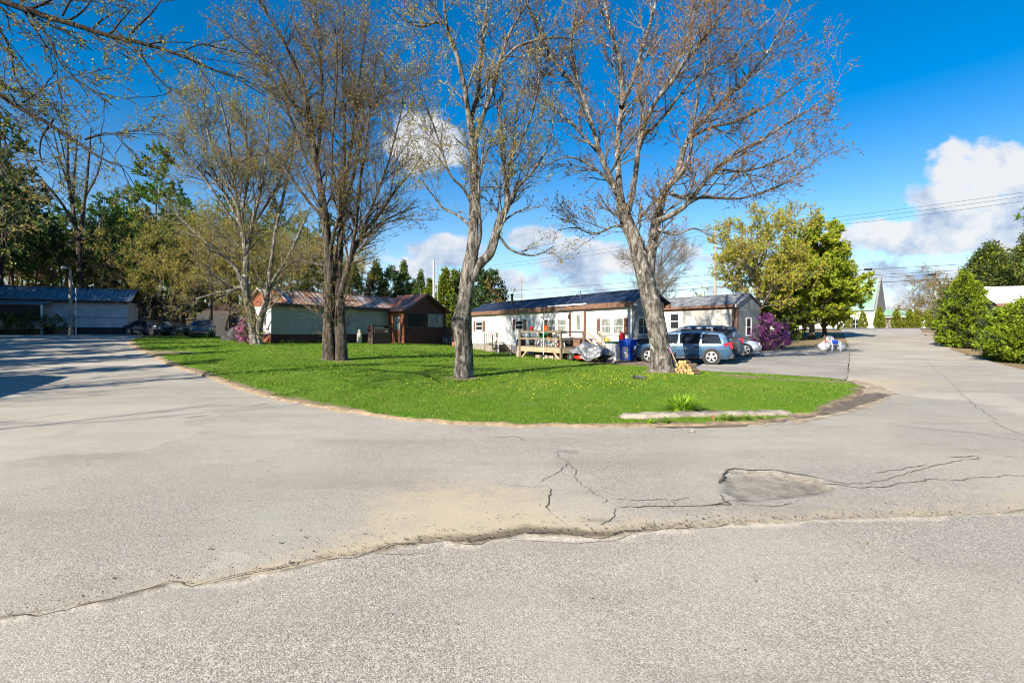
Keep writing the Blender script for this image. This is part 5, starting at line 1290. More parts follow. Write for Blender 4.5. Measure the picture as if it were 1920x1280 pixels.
for i, (px, yy, r_, h_, mt, lb) in enumerate(((1031, dy + .5, .2, .3, 'terracotta', 'wide clay planter behind the rail right of the green grill'), (998, dy + .6, .16, .26, 'black', 'black planter with dark plant in the deck corner below the red pot'), (1051, dy + .9, .17, .42, 'dark_red', 'dark red tub on the deck beside the white chair'))):
    t = E('planter', lb, 'planter', hpx(px, yy, dz + (.38 if i == 0 else 0)), 0)
    m = MB(); m.lathe([(0, 0), (r_ * .75, 0), (r_, h_), (r_ * 1.08, h_), (r_ * 1.08, h_ - .04), (r_ * .9, h_ - .03), (0, h_ - .05)]); m.build('pot', [mt], t, True)
    if i == 0: m = MB(); m.box(-.3, .3, -.2, .2, -.04, 0); [m.box(a - .02, a + .02, b_ - .02, b_ + .02, -.38, -.04) for a in (-.27, .27) for b_ in (-.17, .17)]; m.build('stand', ['grey_wood'], t)
    if i < 2:
        g = Geo(); rg = np.random.default_rng(i); C = rg.normal(0, .11, (240, 3)) + np.array([0, 0, h_ + .12]); leaves(g, C, .05, rg, 0, .02, .5); g.build('foliage', ['shrub_dark'], t)
def resin_chair(name, label, loc, rz, mat='white_plastic', slats=5):
    t = E(name, label, 'chair', loc, rz)
    m = MB(); m.box(-.26, .26, -.24, .26, .4, .44); m.build('seat', [mat], t, bevel=.02)
    m = MB()
    for i in range(slats): x = -.22 + .44 * i / (slats - 1); m.beam((x, .24, .44), (x * .9, .36, .9), .05, .02)
    m.tube([(-.27, .24, .42), (-.25, .36, .86), (-.12, .39, .95), (.12, .39, .95), (.25, .36, .86), (.27, .24, .42)], .024, 6); m.build('backrest', [mat], t, True)
    for sx in (-1, 1):
        m = MB(); m.tube([(sx * .27, .3, .66), (sx * .3, .0, .66), (sx * .3, -.22, .64), (sx * .29, -.25, .42)], .025, 6); m.build('armrest', [mat], t, True)
        for sy in (-.23, .25): m = MB(); m.beam((sx * .25, sy, .41), (sx * .29, sy * 1.15, 0), .05, .04); m.build('leg', [mat], t)
    return t
resin_chair('patio_chair', 'white plastic armchair on the deck behind the corner post', hpx(1047, dy + .75, dz), HA + PI - .3)
m = MB(); m.box(d0 + .2, d1 - .1, dy + .9, dy + .93, -.05, dz - .06); m.build('under_shade_panel', ['dark_trim'], deck)  # dark sheet added to stand for the shade under the deck
for nm, lb, cat, px, yy, sx, sy, sz, mt, lid in (('cooler', 'grey cooler box on the deck under the far window', 'cooler', 1008, dy + 1.7, .3, .2, .42, 'grey_paint', 'white_plastic'), ('storage_tub', 'dark tub with pale lid on the deck right of the corner post', 'tub', 1066, dy + 1.5, .28, .22, .5, 'black', 'grey_paint'),
        ('wooden_crate', 'brown wooden crate on the deck before the door', 'crate', 1084, dy + 1.9, .3, .22, .45, 'brown_trim', 'old_wood'), ('toolbox', 'dark blue toolbox on the deck beside the steps', 'toolbox', 1100, dy + 1.9, .3, .18, .4, 'paint_darkblue', 'black')):
    t = E(nm, lb, cat, hpx(px, yy, dz), HA + .2); m = MB(); m.box(-sx, sx, -sy, sy, 0, sz); m.build('body', [mt], t, bevel=.02); m = MB(); m.box(-sx - .02, sx + .02, -sy - .02, sy + .02, sz + .003, sz + .07); m.build('lid', [lid], t, bevel=.02); m = MB(); m.tube([(-.1, -sy - .02, sz * .7), (-.08, -sy - .07, sz * .72), (.08, -sy - .07, sz * .72), (.1, -sy - .02, sz * .7)], .012, 6); m.build('handle', ['steel'], t, True)
t = E('garden_stool', 'small white stool on the deck left of the white armchair', 'stool', hpx(1037, dy + 1.2, dz), HA); m = MB(); m.lathe([(0, .4), (.18, .4), (.19, .43), (0, .44)]); m.build('seat', ['white_plastic'], t, True)
for k in range(4): a = k * PI / 2 + .4; m = MB(); m.beam((.12 * math.cos(a), .12 * math.sin(a), .4), (.2 * math.cos(a), .2 * math.sin(a), 0), .04, .03); m.build('leg', ['white_plastic'], t)
# white pole in front of the deck
pl = hpx(1019, dy - .3); pole = E('hook_pole', 'slender white pole with hooked top in front of the deck rail', 'pole', pl)
m = MB(); m.tube([(0, 0, -.05), (0, 0, 2.2)], .022, 8); m.build('post', ['white_vinyl'], pole, True)
for a in (-1, 1): m = MB(); m.tube([(0, 0, 2.18), (a * .08, -a * .1, 2.3), (a * .22, -a * .28, 2.3), (a * .27, -a * .35, 2.2)], .014, 6); m.build('hook', ['white_vinyl'], pole, True)
m = MB(); m.lathe([(0, 0), (.07, .02), (.06, .14), (0, .16)], (0, -.05, .12)); m.build('tap', ['black'], pole, True)
o = MB(); a = hp(hs(1075), .6, 4.22); o.tube([a.lerp(Vector((pl.x, pl.y, pl.z + 2.25)), t) - Vector((0, 0, .12 * math.sin(PI * t))) for t in np.linspace(0, 1, 12)], .016, 5)
tag(o.build('overhead_cable', ['steel'], None, True), 'thin pale cable slanting from the navy roof to the white pole', 'cable')
# covered mower
def mower():
    c = hpx(1106, -2.75); t = E('covered_mower', 'riding mower under a crumpled grey tarp with red deck showing', 'mower', c, HA + .02)
    X = np.linspace(-1.36, 1.36, 46); prof = [(-1.36, .5), (-1.2, .62), (-.85, .72), (-.55, .9), (-.36, 1.0), (-.24, .98), (-.1, .9), (.3, .88), (.8, .78), (1.1, .68), (1.3, .6), (1.36, .5)]
    hem = [(-1.36, .12), (-1.05, .2), (-.8, .42), (-.45, .44), (-.2, .4), (.1, .12), (.5, .05), (.9, .22), (1.15, .34), (1.36, .46)]
    wd = [(-1.36, .3), (-1.1, .42), (-.5, .44), (-.1, .5), (.5, .55), (1.1, .5), (1.36, .42)]
    px_, pz = zip(*prof); hx_, hz_ = zip(*hem); wx_, wz_ = zip(*wd); K = 26; V = []
    for i, x in enumerate(X):
        T, B, w = np.interp(x, px_, pz), np.interp(x, hx_, hz_), np.interp(x, wx_, wz_)
        for k in range(K):
            a = -1 + 2 * k / (K - 1); s = abs(a)
            y = np.sign(a) * w * (min(1, s / .55) ** .8 * .82 + max(0, s - .55) * .5); z = T - .06 * min(1, s / .5) ** 3 * 1.5 if s < .55 else None
            if z is None: u = (s - .55) / .45; z = (T - .09) * (1 - u) + B * u
            cr = .035 * math.sin(9 * x + 5 * a + 2 * math.sin(4 * x)) + .03 * math.sin(17 * x - 11 * a) + .02 * math.sin(31 * x * .7 + 23 * a) + .05 * math.exp(-((x + .3) / .05) ** 2)
            V.append((x + .02 * math.sin(13 * a + 7 * x), y + np.sign(a) * cr * (s > .3), z + cr * .6 * (1 if s < .9 else .4)))
    m = MB(); n = len(X); F = [(i * K + k, i * K + k + 1, (i + 1) * K + k + 1, (i + 1) * K + k) for i in range(n - 1) for k in range(K - 1)]; F += [tuple(range(K))[::-1], tuple((n - 1) * K + k for k in range(K))]
    m.add(V, F); m.build('tarp_cover', ['tarp'], t, True)
    m = MB(); m.lathe([(0, .14), (.36, .14), (.42, .2), (.4, .3), (.2, .33), (0, .33)], (-.35, -.22, 0), 20, sx=1.1); m.build('cutting_deck', ['red_plastic'], t, True)
    for (x, y, r_, w_) in ((-.98, -.42, .24, .11), (-.98, .4, .24, .11), (.52, -.44, .17, .08), (.52, .42, .17, .08)):
        m = MB(); m.lathe([(0, -w_ * .5), (r_ * .5, -w_ * .55), (r_ * .55, -w_), (r_ * .9, -w_), (r_, -w_ * .6), (r_, w_ * .6), (r_ * .9, w_), (0, w_)], (x, y, r_ - .03), 20, axis='y'); w = m.build('wheel', ['rubber'], t, True)
        m = MB(); m.lathe([(0, -w_ * .62), (r_ * .48, -w_ * .6)], (x, y, r_ - .03), 16, axis='y'); m.build('hub', ['steel'], w, True)
    m = MB(); m.box(-1.1, 1.1, -.12, .12, .2, .34); m.build('frame', ['black'], t)
mower()
# counter, bin and containers beside the wall
t = E('white_cabinet', 'low white cabinet with grey top against the wall below the big window', 'cabinet', hpx(1136, -.42), HA)
m = MB(); m.box(-.5, .5, -.3, .3, 0, .92); m.box(-.44, .44, -.312, -.3, .08, .86); m.build('body', ['white_paint'], t, bevel=.01); m = MB(); m.box(-.54, .54, -.33, .33, .922, .97); m.build('top', ['grey_paint'], t)
ctop = .97
def on_cab(px, dyy=-.42): q = hpx(px, dyy); q.z += ctop; return q
lathe_thing('white_bucket', 'plain white bucket at the left end of the white cabinet', 'bucket', on_cab(1126), [(0, 0), (.1, 0), (.125, .26), (.135, .27), (.12, .28), (.1, .04), (0, .03)], ['white_plastic'], extra=bail(.12, .24, 'steel'))
t = E('bag_box', 'grey patterned box between the white bucket and yellow jug', 'box', on_cab(1131.5), HA); m = MB(); m.box(-.13, .13, -.09, .09, 0, .36); m.build('body', ['concrete'], t, bevel=.02); m = MB(); m.box(-.14, .14, -.1, .1, .362, .4); m.build('lid', ['grey_paint'], t, bevel=.01)
t = E('watering_can', 'yellow can with spout on the right end of the white cabinet', 'watering can', on_cab(1138.5), HA); m = MB(); m.lathe([(0, 0), (.12, 0), (.13, .18), (.1, .24), (.06, .26), (0, .26)]); m.build('body', ['yellow_jug'], t, True); m = MB(); m.tube([(.1, 0, .06), (.2, 0, .16), (.27, 0, .22)], [.025, .02, .018], 8); m.build('spout', ['yellow_jug'], t, True); m = MB(); m.tube([(-.1, 0, .05), (-.19, 0, .14), (-.12, 0, .3), (0, 0, .32), (.05, 0, .25)], .012, 6); m.build('handle', ['black'], t, True)
t = E('storage_bin', 'white storage bin with dark green lid left of the blue cart', 'bin', hpx(1153, -.75), HA)
m = MB(); m.add([(-.36, -.3, 0), (.36, -.3, 0), (.36, .3, 0), (-.36, .3, 0), (-.4, -.33, .92), (.4, -.33, .92), (.4, .33, .92), (-.4, .33, .92)], [(0, 3, 2, 1), (4, 5, 6, 7), (0, 1, 5, 4), (1, 2, 6, 5), (2, 3, 7, 6), (3, 0, 4, 7)]); m.build('body', ['white_plastic'], t, bevel=.03); m = MB(); m.box(-.42, .42, -.35, .35, .925, 1.02); m.build('lid', ['green_dark'], t, bevel=.025); m = MB(); m.tube([(-.46, -.3, .3), (-.46, -.3, .85), (-.38, -.32, .95), (-.2, -.36, .97)], .02, 6); m.build('handle', ['steel'], t, True)
bq = hpx(1178, -.72); t = E('recycling_cart', 'blue wheeled recycling cart with white label at the home corner', 'cart', bq, HA + .12)
m = MB(); z1 = 1.02
for (a, c, y0_, y1_) in ((-.3, -.22, -.34, .3), (.22, .3, -.34, .3)): m.add([(a, y0_ + .04, .04), (c, y0_ + .04, .04), (c, y1_ - .06, .04), (a, y1_ - .06, .04), (a * 1.15, y0_, z1), (c * 1.15, y0_, z1), (c * 1.15, y1_, z1), (a * 1.15, y1_, z1)], [(0, 3, 2, 1), (4, 5, 6, 7), (0, 1, 5, 4), (1, 2, 6, 5), (2, 3, 7, 6), (3, 0, 4, 7)])
m.add([(-.25, -.27, .05), (.25, -.27, .05), (.25, .24, .05), (-.25, .24, .05), (-.3, -.3, z1 - .02), (.3, -.3, z1 - .02), (.3, .3, z1 - .02), (-.3, .3, z1 - .02)], [(0, 3, 2, 1), (4, 5, 6, 7), (0, 1, 5, 4), (1, 2, 6, 5), (2, 3, 7, 6), (3, 0, 4, 7)])
m.box(-.33, .33, -.36, -.3, z1 - .22, z1); m.box(-.24, .24, -.31, -.27, .04, .1); m.build('body', ['blue_bin'], t, bevel=.015)
m = MB(); m.prismx([(-.38, z1 + .005), (.34, z1 + .005), (.34, z1 + .1), (.1, z1 + .15), (-.34, z1 + .1)], -.37, .37); m.build('lid', ['blue_bin'], t, bevel=.03)
m = MB(); m.box(-.2, .2, -.302, -.29, .14, .76); m.build('front_panel', ['grey_paint'], t); m = MB(); m.box(-.08, .1, -.315, -.304, .4, .66); m.build('label_plate', ['white_plastic'], t)
for sx in (-1, 1): m = MB(); m.lathe([(0, -.03), (.11, -.03), (.12, 0), (.11, .03), (0, .03)], (sx * .33, .28, .12), 16, axis='x'); m.build('wheel', ['rubber'], t, True)
def jug(name, label, loc, rz, mat, h=.36, w=.13):
    t = E(name, label, 'fuel can', loc, rz); m = MB(); m.add([(-w, -w * .7, 0), (w, -w * .7, 0), (w, w * .7, 0), (-w, w * .7, 0), (-w, -w * .7, h * .7), (w, -w * .7, h * .7), (w, w * .7, h * .7), (-w, w * .7, h * .7), (-w * .3, -w * .5, h), (w * .8, -w * .5, h * .95), (w * .8, w * .5, h * .95), (-w * .3, w * .5, h)],
      [(0, 3, 2, 1), (0, 1, 5, 4), (1, 2, 6, 5), (2, 3, 7, 6), (3, 0, 4, 7), (4, 5, 9, 8), (5, 6, 10, 9), (6, 7, 11, 10), (7, 4, 8, 11), (8, 9, 10, 11)]); m.build('body', [mat], t, bevel=.02)
    m = MB(); m.tube([(-w * .2, 0, h), (-w * .7, 0, h * 1.12), (-w * 1.1, 0, h * 1.2)], [.03, .022, .015], 8); m.build('spout', ['black'], t, True); return t
q = hpx(1166, -.62); q.z += 1.02; jug('red_can', 'red fuel can on top of the white storage bin beside the blue cart', q, HA + 1.2, 'red_plastic', .5, .15)
q = hpx(1217, 1.2 + .05); t = E('leaning_table', 'dark low workbench under the bay window', 'bench', hp(HL + .75, 1.3), HA); m = MB(); m.box(-.3, .3, -.7, .9, .82, .87); m.build('top', ['dark_trim'], t); [MB().box(a - .03, a + .03, c - .03, c + .03, 0, .82).build('leg', ['dark_trim'], t) for a in (-.25, .25) for c in (-.6, .8)]
q = hp(HL + .8, .95); q.z += .87; jug('red_jug', 'red fuel can on the bench under the bay window behind the big maple', q, HA, 'red_plastic', .34, .15)
def stick(name, label, cat, p, q, r0, r1, mat):
    m = MB(); n = 9; a = np.random.default_rng(int(p.x * 10)); c = (p + q) / 2
    m.tube([p.lerp(q, i / (n - 1)) - c + Vector((a.normal(0, .012), a.normal(0, .012), abs(a.normal(0, .008)))) for i in range(n)], [r0 + (r1 - r0) * i / (n - 1) for i in range(n)], 8)
    return tag(m.build(name, [mat], None, True, loc=c), label, cat)
a, b = G(1150, 681), G(1214, 675); stick('fallen_branch', 'long pale branch lying on the mulch before the blue cart', 'branch', a + Vector((0, 0, .09)), b + Vector((0, 0, .1)), .05, .03, 'cut_wood')
# stair unit at the far door
s1 = hs(935.5); t = E('entry_stairs', 'grey-white wooden stairs with slatted rail at the far door of the white home', 'stairs', H0, HA)
m = MB(); m.box(s1 - .1, s1 + 1.1, -1.25, -.05, .58, .64)
for i in range(3): m.box(s1 + 1.1 + .28 * i, s1 + 1.42 + .28 * i, -1.2, -.1, .42 - .17 * i, .46 - .17 * i); m.box(s1 + 1.1 + .28 * i, s1 + 1.13 + .28 * i, -1.2, -.1, .2 - .17 * i, .42 - .17 * i)
m.build('tread', ['old_wood'], t)
m = MB()
for y in (-1.25, -.1): m.box(s1 - .14, s1 - .06, y - .04, y + .04, -.1, 1.55)
m.box(s1 - .13, s1 - .07, -1.21, -.14, 1.46, 1.53); m.box(s1 - .13, s1 - .07, -1.21, -.14, .68, .75); m.box(s1 - .13, s1 - .07, -1.21, -.14, .02, .1)
for i in range(6): y = -1.1 + i * .18; m.box(s1 - .12, s1 - .08, y - .025, y + .025, .75, 1.46)
for z in (1.46, .68): m.box(s1 - .06, s1 + 1.05, -1.28, -1.24, z, z + .06)
m.box(s1 + 1.02, s1 + 1.1, -1.29, -1.21, -.1, 1.52)
m.build('rail', ['grey_wood'], t)
m = MB(); m.beam((s1 + 1.06, -1.25, 1.5), (s1 + 1.9, -1.25, .95), .05, .08); m.box(s1 + 1.86, s1 + 1.94, -1.29, -1.21, -.1, 1.); m.build('handrail', ['white_paint'], t)
# white metal chair on grass
def metal_chair():
    loc = G(966, 668); t = E('metal_chair', 'white metal chair with curved slatted back on the grass beside the deck', 'chair', (loc.x, loc.y, loc.z + LZ - .01), HA + .5)
    m = MB(); m.lathe([(0, .43), (.24, .43), (.27, .445), (.24, .46), (0, .455)], n=20); m.build('seat', ['white_vinyl'], t, True)
    m = MB()
    for z in (.56, .68, .8, .9): r_ = .3 - .05 * max(0, (z - .68) / .3); m.tube([(r_ * math.cos(a), r_ * math.sin(a), z) for a in np.linspace(.1, PI - .1, 12)], .022, 6)
    m.build('backrest', ['white_vinyl'], t, True)
    for sx in (-1, 1): m = MB(); m.tube([(sx * .29, .08, .98), (sx * .29, .05, .5), (sx * .33, -.02, 0)], .026, 6); m.build('leg', ['white_vinyl'], t, True); m = MB(); m.tube([(sx * .2, -.2, .44), (sx * .24, -.3, 0)], .02, 6); m.build('leg', ['white_vinyl'], t, True)
metal_chair()
t = E('wooden_planter', 'tall dark wooden planter between the metal chair and deck', 'planter', hpx(977, -1.3), HA); m = MB(); m.box(-.22, .22, -.22, .22, 0, 1.05)
for i in range(5): m.box(-.23, .23, -.235, -.221, .03 + i * .2, .2 + i * .2)
m.build('box', ['dark_trim'], t, bevel=.01); g = Geo(); rg = np.random.default_rng(3); leaves(g, rg.normal(0, .12, (200, 3)) + np.array([0, 0, 1.1]), .05, rg, 0); g.build('foliage', ['shrub_dark'], t)
for i, (px, dyy) in enumerate(((1010, .25), (1024, .35), (1034, .3), (1047, .5))):
    q = hpx(px, dy + dyy); t = E('cinder_block', 'pale concrete block under the front of the deck', 'block', q, HA + .1 * i, 'blocks under the deck'); m = MB(); m.box(-.2, .2, -.1, -.06, 0, .2); m.box(-.2, .2, .06, .1, 0, .2)
    for x in (-.18, 0, .18): m.box(x - .02, x + .02, -.059, .059, .003, .197)
    m.build('shell', ['concrete'], t)

# ------------------------------------------------------------------ firewood, stump, stick, kerb, small things
def logs():
    base = Vector((0, 0, 0)); a, b = G(1270, 700), G(1305, 703); rg = np.random.default_rng(4); ax = (b - a); ax.z = 0; ln = 1.25; ax.normalize(); into = Vector((-ax.y, ax.x, 0))
    proto = {}; p0 = G(1270, 701)
    rows = [8, 7, 6, 5, 3]
    for r, n in enumerate(rows):
        for k in range(n):
            kind = rg.integers(0, 3)
            if kind not in proto:
                m = MB(); R = .06; K = 12; rr = [R * (1 + .1 * math.sin(3 * i + kind)) for i in range(K)]
                if kind == 2: pts = [(0, 0)] + [(math.cos(t_) * R * 1.35, math.sin(t_) * R * 1.35) for t_ in np.linspace(0, PI * .55, 7)]; pts = [(x - .04, z - .04) for x, z in pts]
                else: pts = [(math.cos(2 * PI * i / K) * rr[i], math.sin(2 * PI * i / K) * rr[i]) for i in range(K)]
                n_ = len(pts); m.add([(x, -.2, z) for x, z in pts] + [(x, .2, z) for x, z in pts], [(i, n_ + i, n_ + (i + 1) % n_, (i + 1) % n_) for i in range(n_)], 0); m.add([(x, -.2, z) for x, z in pts], [tuple(range(n_))], 1); m.add([(x, .2, z) for x, z in pts], [tuple(range(n_))[::-1]], 1)
                me = m.build('firewood_log', ['log_bark', 'log_end']); proto[kind] = me; o = me
            else: o = proto[kind].copy(); COL.objects.link(o)
            x = (k + .5 * r * .55) * .108 + rg.normal(0, .012); q = p0 + ax * x + into * (.12 + rg.normal(0, .03)); q.z = H(q.x, q.y) + LZ + .05 + r * .094 + rg.normal(0, .006)
            o.location = q; o.rotation_euler = (rg.normal(0, .05), rg.uniform(0, 6.28), math.atan2(ax.y, ax.x) + rg.normal(0, .09)); tag(o, 'split firewood log in the pile beside the blue car', 'firewood log', 'split logs stacked beside the big maple')
logs()
p = G(1252, 697); t = E('tree_stump', 'pale sawn stump hugging the foot of the big maple', 'stump', (p.x, p.y - .15, p.z), .3)
g = Geo(); trunk_geo(g, [(0, 0, -.1), (.02, 0, .4), (.03, 0, .8)], [.3, .25, .24], np.random.default_rng(2), 20, .06, .12, .3); g.build('trunk', ['bark_grey'], t); m = MB(); m.lathe([(0, .81), (.235, .795)], (.03, 0, 0), 20); m.build('cut_top', ['cut_wood'], t)
p = G(637, 675); t = E('burnt_stump', 'short greyed stump with slanted top at the foot of the twin-stemmed tree', 'stump', (p.x, p.y - .1, p.z), 0)
g = Geo(); trunk_geo(g, [(0, 0, -.1), (.0, 0, .4), (.04, 0, .85)], [.27, .24, .2], np.random.default_rng(12), 18, .06, .16, .35); g.build('trunk', ['burnt_wood'], t); m = MB(); m.add([(.2 * math.cos(a) + .04, .2 * math.sin(a), .83 + .1 * math.cos(a)) for a in np.linspace(0, 2 * PI, 14, endpoint=False)], [tuple(range(14))]); m.build('cut_top', ['burnt_wood'], t)
a, b = G(1277, 702), W(1250, 640, 19.0); a.z += .03
t = E('walking_stick', 'thin pale stick with a pink band leaning on the big maple', 'stick', a, 0); d = b - a; m = MB(); m.tube([(0, 0, 0), tuple(d * .5 + Vector((.01, 0, 0))), tuple(d)], [.016, .015, .014], 8); m.build('shaft', ['new_wood'], t, True); m = MB(); m.tube([tuple(d * .62), tuple(d * .84)], .021, 8); m.build('band', ['blossom_pink'], t, True)
def kerb():
    a, b = G(1163, 787), G(1480, 779); d = b - a; L = d.length; t = E('concrete_kerb', 'long worn concrete kerb bar at the front edge of the lawn', 'kerb', a, math.atan2(d.y, d.x)); rg = np.random.default_rng(6)
    prof = [(-.13, 0), (-.125, .07), (-.1, .105), (.06, .115), (.11, .09), (.13, 0)]; V = []; n = 40; K = len(prof)
    for i in range(n + 1):
        u = i / n; e = min(1, min(u, 1 - u) * 14 + .55)
        for (y, z) in prof: V.append((u * L, y * e + rg.normal(0, .006) + .03 * math.sin(u * 5), z * e + rg.normal(0, .007) + (-.05 if z == 0 else 0)))
    F = [(i * K + k, i * K + (k + 1) % K, (i + 1) * K + (k + 1) % K, (i + 1) * K + k) for i in range(n) for k in range(K)] + [tuple(range(K)), tuple(n * K + k for k in range(K))[::-1]]
    m = MB(); m.add(V, F); o = m.build('body', ['concrete'], t, True); return a, b
KA, KB = kerb()
def blade_plant(name, label, loc, n, h, spread, mat, seed, cat='plant', w=.014, arch=.6):
    rg = np.random.default_rng(seed); V = []; F = []
    for i in range(n):
        a = rg.uniform(0, 6.28); r = rg.uniform(0, .3) * spread; L = h * rg.uniform(.6, 1.15); out = rg.uniform(.15, 1.) * spread; d = Vector((math.cos(a), math.sin(a), 0)); s = Vector((-d.y, d.x, 0)); b = len(V); K = 6
        for k in range(K):
            u = k / (K - 1); p = d * (r + out * u ** 1.5) + Vector((0, 0, L * (u - arch * .5 * u ** 3 * (out / spread)))); q = w * (1 - u ** 2 * .92); V += [p - s * q, p + s * q]
        F += [(b + 2 * k, b + 2 * k + 1, b + 2 * k + 3, b + 2 * k + 2) for k in range(K - 1)]
    t = E(name, label, cat, loc); m = MB(); m.add(V, F); m.build('leaf_clump', [mat], t, 'all'); return t
q = G(1283, 776); blade_plant('daylily_clump', 'bright green clump of strappy leaves behind the concrete kerb', (q.x, q.y + .1, q.z), 260, .42, .56, 'lily', 3, arch=.95)
for i, (px, py, n, h, s, mt, lb) in enumerate(((1250, 797, 40, .16, .16, 'weed', 'dark green rosette weed in the gutter left of the kerb middle'), (1365, 792, 60, .17, .22, 'weed', 'bushy green weed against the kerb right of its middle'), (1398, 790, 40, .14, .2, 'weed', 'low spreading weed near the right part of the kerb'),
                                            (1218, 797, 26, .13, .13, 'lily', 'small yellow-green weed at the left end of the kerb'), (1338, 791, 14, .16, .08, 'dead_leaf', 'withered brown weed standing against the kerb'), (1435, 788, 30, .1, .25, 'weed', 'flat weed close to the right end of the kerb'))):
    q = G(px, py); blade_plant('kerb_weed', lb, q + Vector((0, 0, .005)), n, h, s, mt, 20 + i, 'weed', .016)
q = G(1295, 810); t = E('loose_stone', 'small dark stone lying on the asphalt in front of the kerb', 'stone', q); bm = bmesh.new(); bmesh.ops.create_icosphere(bm, subdivisions=2, radius=.05)
for v in bm.verts: v.co.z = v.co.z * .7 + .02; v.co *= 1 + .2 * math.sin(v.co.x * 60 + v.co.y * 45)
me = bpy.data.meshes.new('rock'); bm.to_mesh(me); bm.free(); link_mesh('rock', me, ['stone'], t)
q = G(1199, 712); t = E('black_tray', 'black plastic tray lying tilted in the grass in front of the big maple', 'tray', (q.x, q.y, q.z + .03), -.6)
m = MB(); m.M = Matrix.Scale(.62, 4); m.add([(-.3, -.11, 0), (.3, -.11, 0), (.3, .11, .02), (-.3, .11, .02), (-.34, -.15, .1), (.34, -.15, .04), (.34, .15, .13), (-.34, .15, .2)], [(0, 1, 2, 3), (0, 4, 5, 1), (1, 5, 6, 2), (2, 6, 7, 3), (3, 7, 4, 0)]); o = m.build('body', ['black'], t); sd = o.modifiers.new('t', 'SOLIDIFY'); sd.thickness = .015
# propane tank and drawer box by the brown trailer
q = G(674, 645); q = Vector((q.x, q.y, H(q.x, q.y))); t = E('gas_cylinder', 'cream gas cylinder with collar against the pale green trailer', 'gas cylinder', q); m = MB(); m.lathe([(.15, -.03), (.17, .0), (.19, .05), (.19, .75), (.15, .88), (.07, .95), (0, .96)]); m.build('body', ['cream_enamel'], t, True); m = MB(); m.lathe([(.12, .9), (.12, 1.16), (.1, 1.16), (.1, .9)], n=20); m.build('collar', ['cream_enamel'], t, True); m = MB(); m.lathe([(.03, .95), (.035, 1.08), (.05, 1.09), (.05, 1.12), (0, 1.12)], n=10); m.build('valve', ['steel'], t, True)
q = G(702, 646); t = E('wooden_hutch', 'dark wooden hutch with pale drawer front against the trailer', 'hutch', (q.x + .2, q.y + .6, H(q.x, q.y)), BA); m = MB(); m.box(-.85, .85, -.3, .3, .0, 1.25); m.box(-.92, .92, -.36, .36, 1.45, 1.52); m.box(-.85, -.75, -.3, .3, 1.25, 1.45); m.box(.75, .85, -.3, .3, 1.25, 1.45); m.build('carcass', ['dark_trim'], t); m = MB(); m.box(-.68, .62, -.34, -.302, .92, 1.24); m.build('drawer', ['brown_trim'], t); m = MB(); m.box(-.72, .66, -.35, -.31, 1.25, 1.29); m.box(.3, .6, -.348, -.341, .98, 1.12); m.build('drawer_trim', ['cream_panel'], t)
q = G(838, 648); resin_chair('folding_chair', 'dark blue chair in shade beside the red porch', (q.x, q.y + .3, H(q.x, q.y + .3)), .8, 'paint_darkblue')
q = G(851, 650); lathe_thing('orange_tub', 'small rusty orange tub beside the blue chair and burled maple', 'tub', (q.x, q.y + .2, H(q.x, q.y + .2) + LZ), [(0, 0), (.18, 0), (.22, .4), (.24, .42), (.2, .4), (0, .38)], ['terracotta'])
# chair with bags on the driveway
q = G(1563, 658); resin_chair('white_chair', 'white plastic chair at the driveway end between two white bags', (q.x, q.y, q.z + .012), .05)
for dx, lb in ((-.55, 'plump white bag left of the driveway chair'), (.55, 'plump white bag right of the driveway chair')):
    t = E('rubbish_bag', lb, 'bag', (q.x + dx, q.y + .15, q.z + .012)); bm = bmesh.new(); bmesh.ops.create_icosphere(bm, subdivisions=3, radius=.36); rg = np.random.default_rng(int(dx * 10) + 9)
    for v in bm.verts: v.co *= 1 + .09 * math.sin(v.co.x * 14 + dx) * math.sin(v.co.z * 11) + .05 * math.sin(v.co.y * 23 + v.co.z * 17); v.co.z = max(v.co.z * .85 + .26, 0) + (.1 * max(0, .12 - math.hypot(v.co.x, v.co.y)) / .12 if v.co.z > 0 else 0)
    me = bpy.data.meshes.new('sack'); bm.to_mesh(me); bm.free(); me.polygons.foreach_set('use_smooth', [True] * len(me.polygons)); link_mesh('sack', me, ['bag_plastic'], t); m = MB(); m.lathe([(.05, .52), (.035, .57), (.08, .66), (0, .63)], n=10); m.build('knot', ['bag_plastic'], t, True)
sq = Vector((q.x + .08, q.y, q.z + .46)); t = E('blue_bag', 'blue folded cloth bag on the seat of the driveway chair', 'bag', sq, .2); m = MB(); m.box(-.17, .17, -.12, .14, 0, .26); m.build('body', ['blue_bin'], t, bevel=.06); m = MB(); m.tube([(-.08, 0, .25), (-.06, 0, .38), (.06, 0, .38), (.08, 0, .25)], .012, 6); m.build('handle', ['blue_bin'], t, True)
lathe_thing('orange_ball', 'small orange ball beside the driveway chair on a white bag', 'ball', (q.x - .42, q.y + .2, q.z + .57), [(0, 0), (.06, .02), (.09, .08), (.06, .15), (0, .17)], ['orange_pot'])
q = G(430, 640); t = E('covered_heap', 'dark rounded covered heap between the pink bush and blue grey car', 'heap', (q.x, q.y + 1.2, H(q.x, q.y + 1.2)), .3); bm = bmesh.new(); bmesh.ops.create_icosphere(bm, subdivisions=4, radius=1.)
for v in bm.verts: k = 1 + .12 * math.sin(5 * v.co.x) * math.sin(4 * v.co.y + 1) + .05 * math.sin(11 * v.co.z + 7 * v.co.x); v.co = Vector((v.co.x * 1.15, v.co.y * .8, max(v.co.z, -.1) * 1.15)) * k
me = bpy.data.meshes.new('cover'); bm.to_mesh(me); bm.free(); me.polygons.foreach_set('use_smooth', [True] * len(me.polygons)); link_mesh('cover', me, ['black'], t)

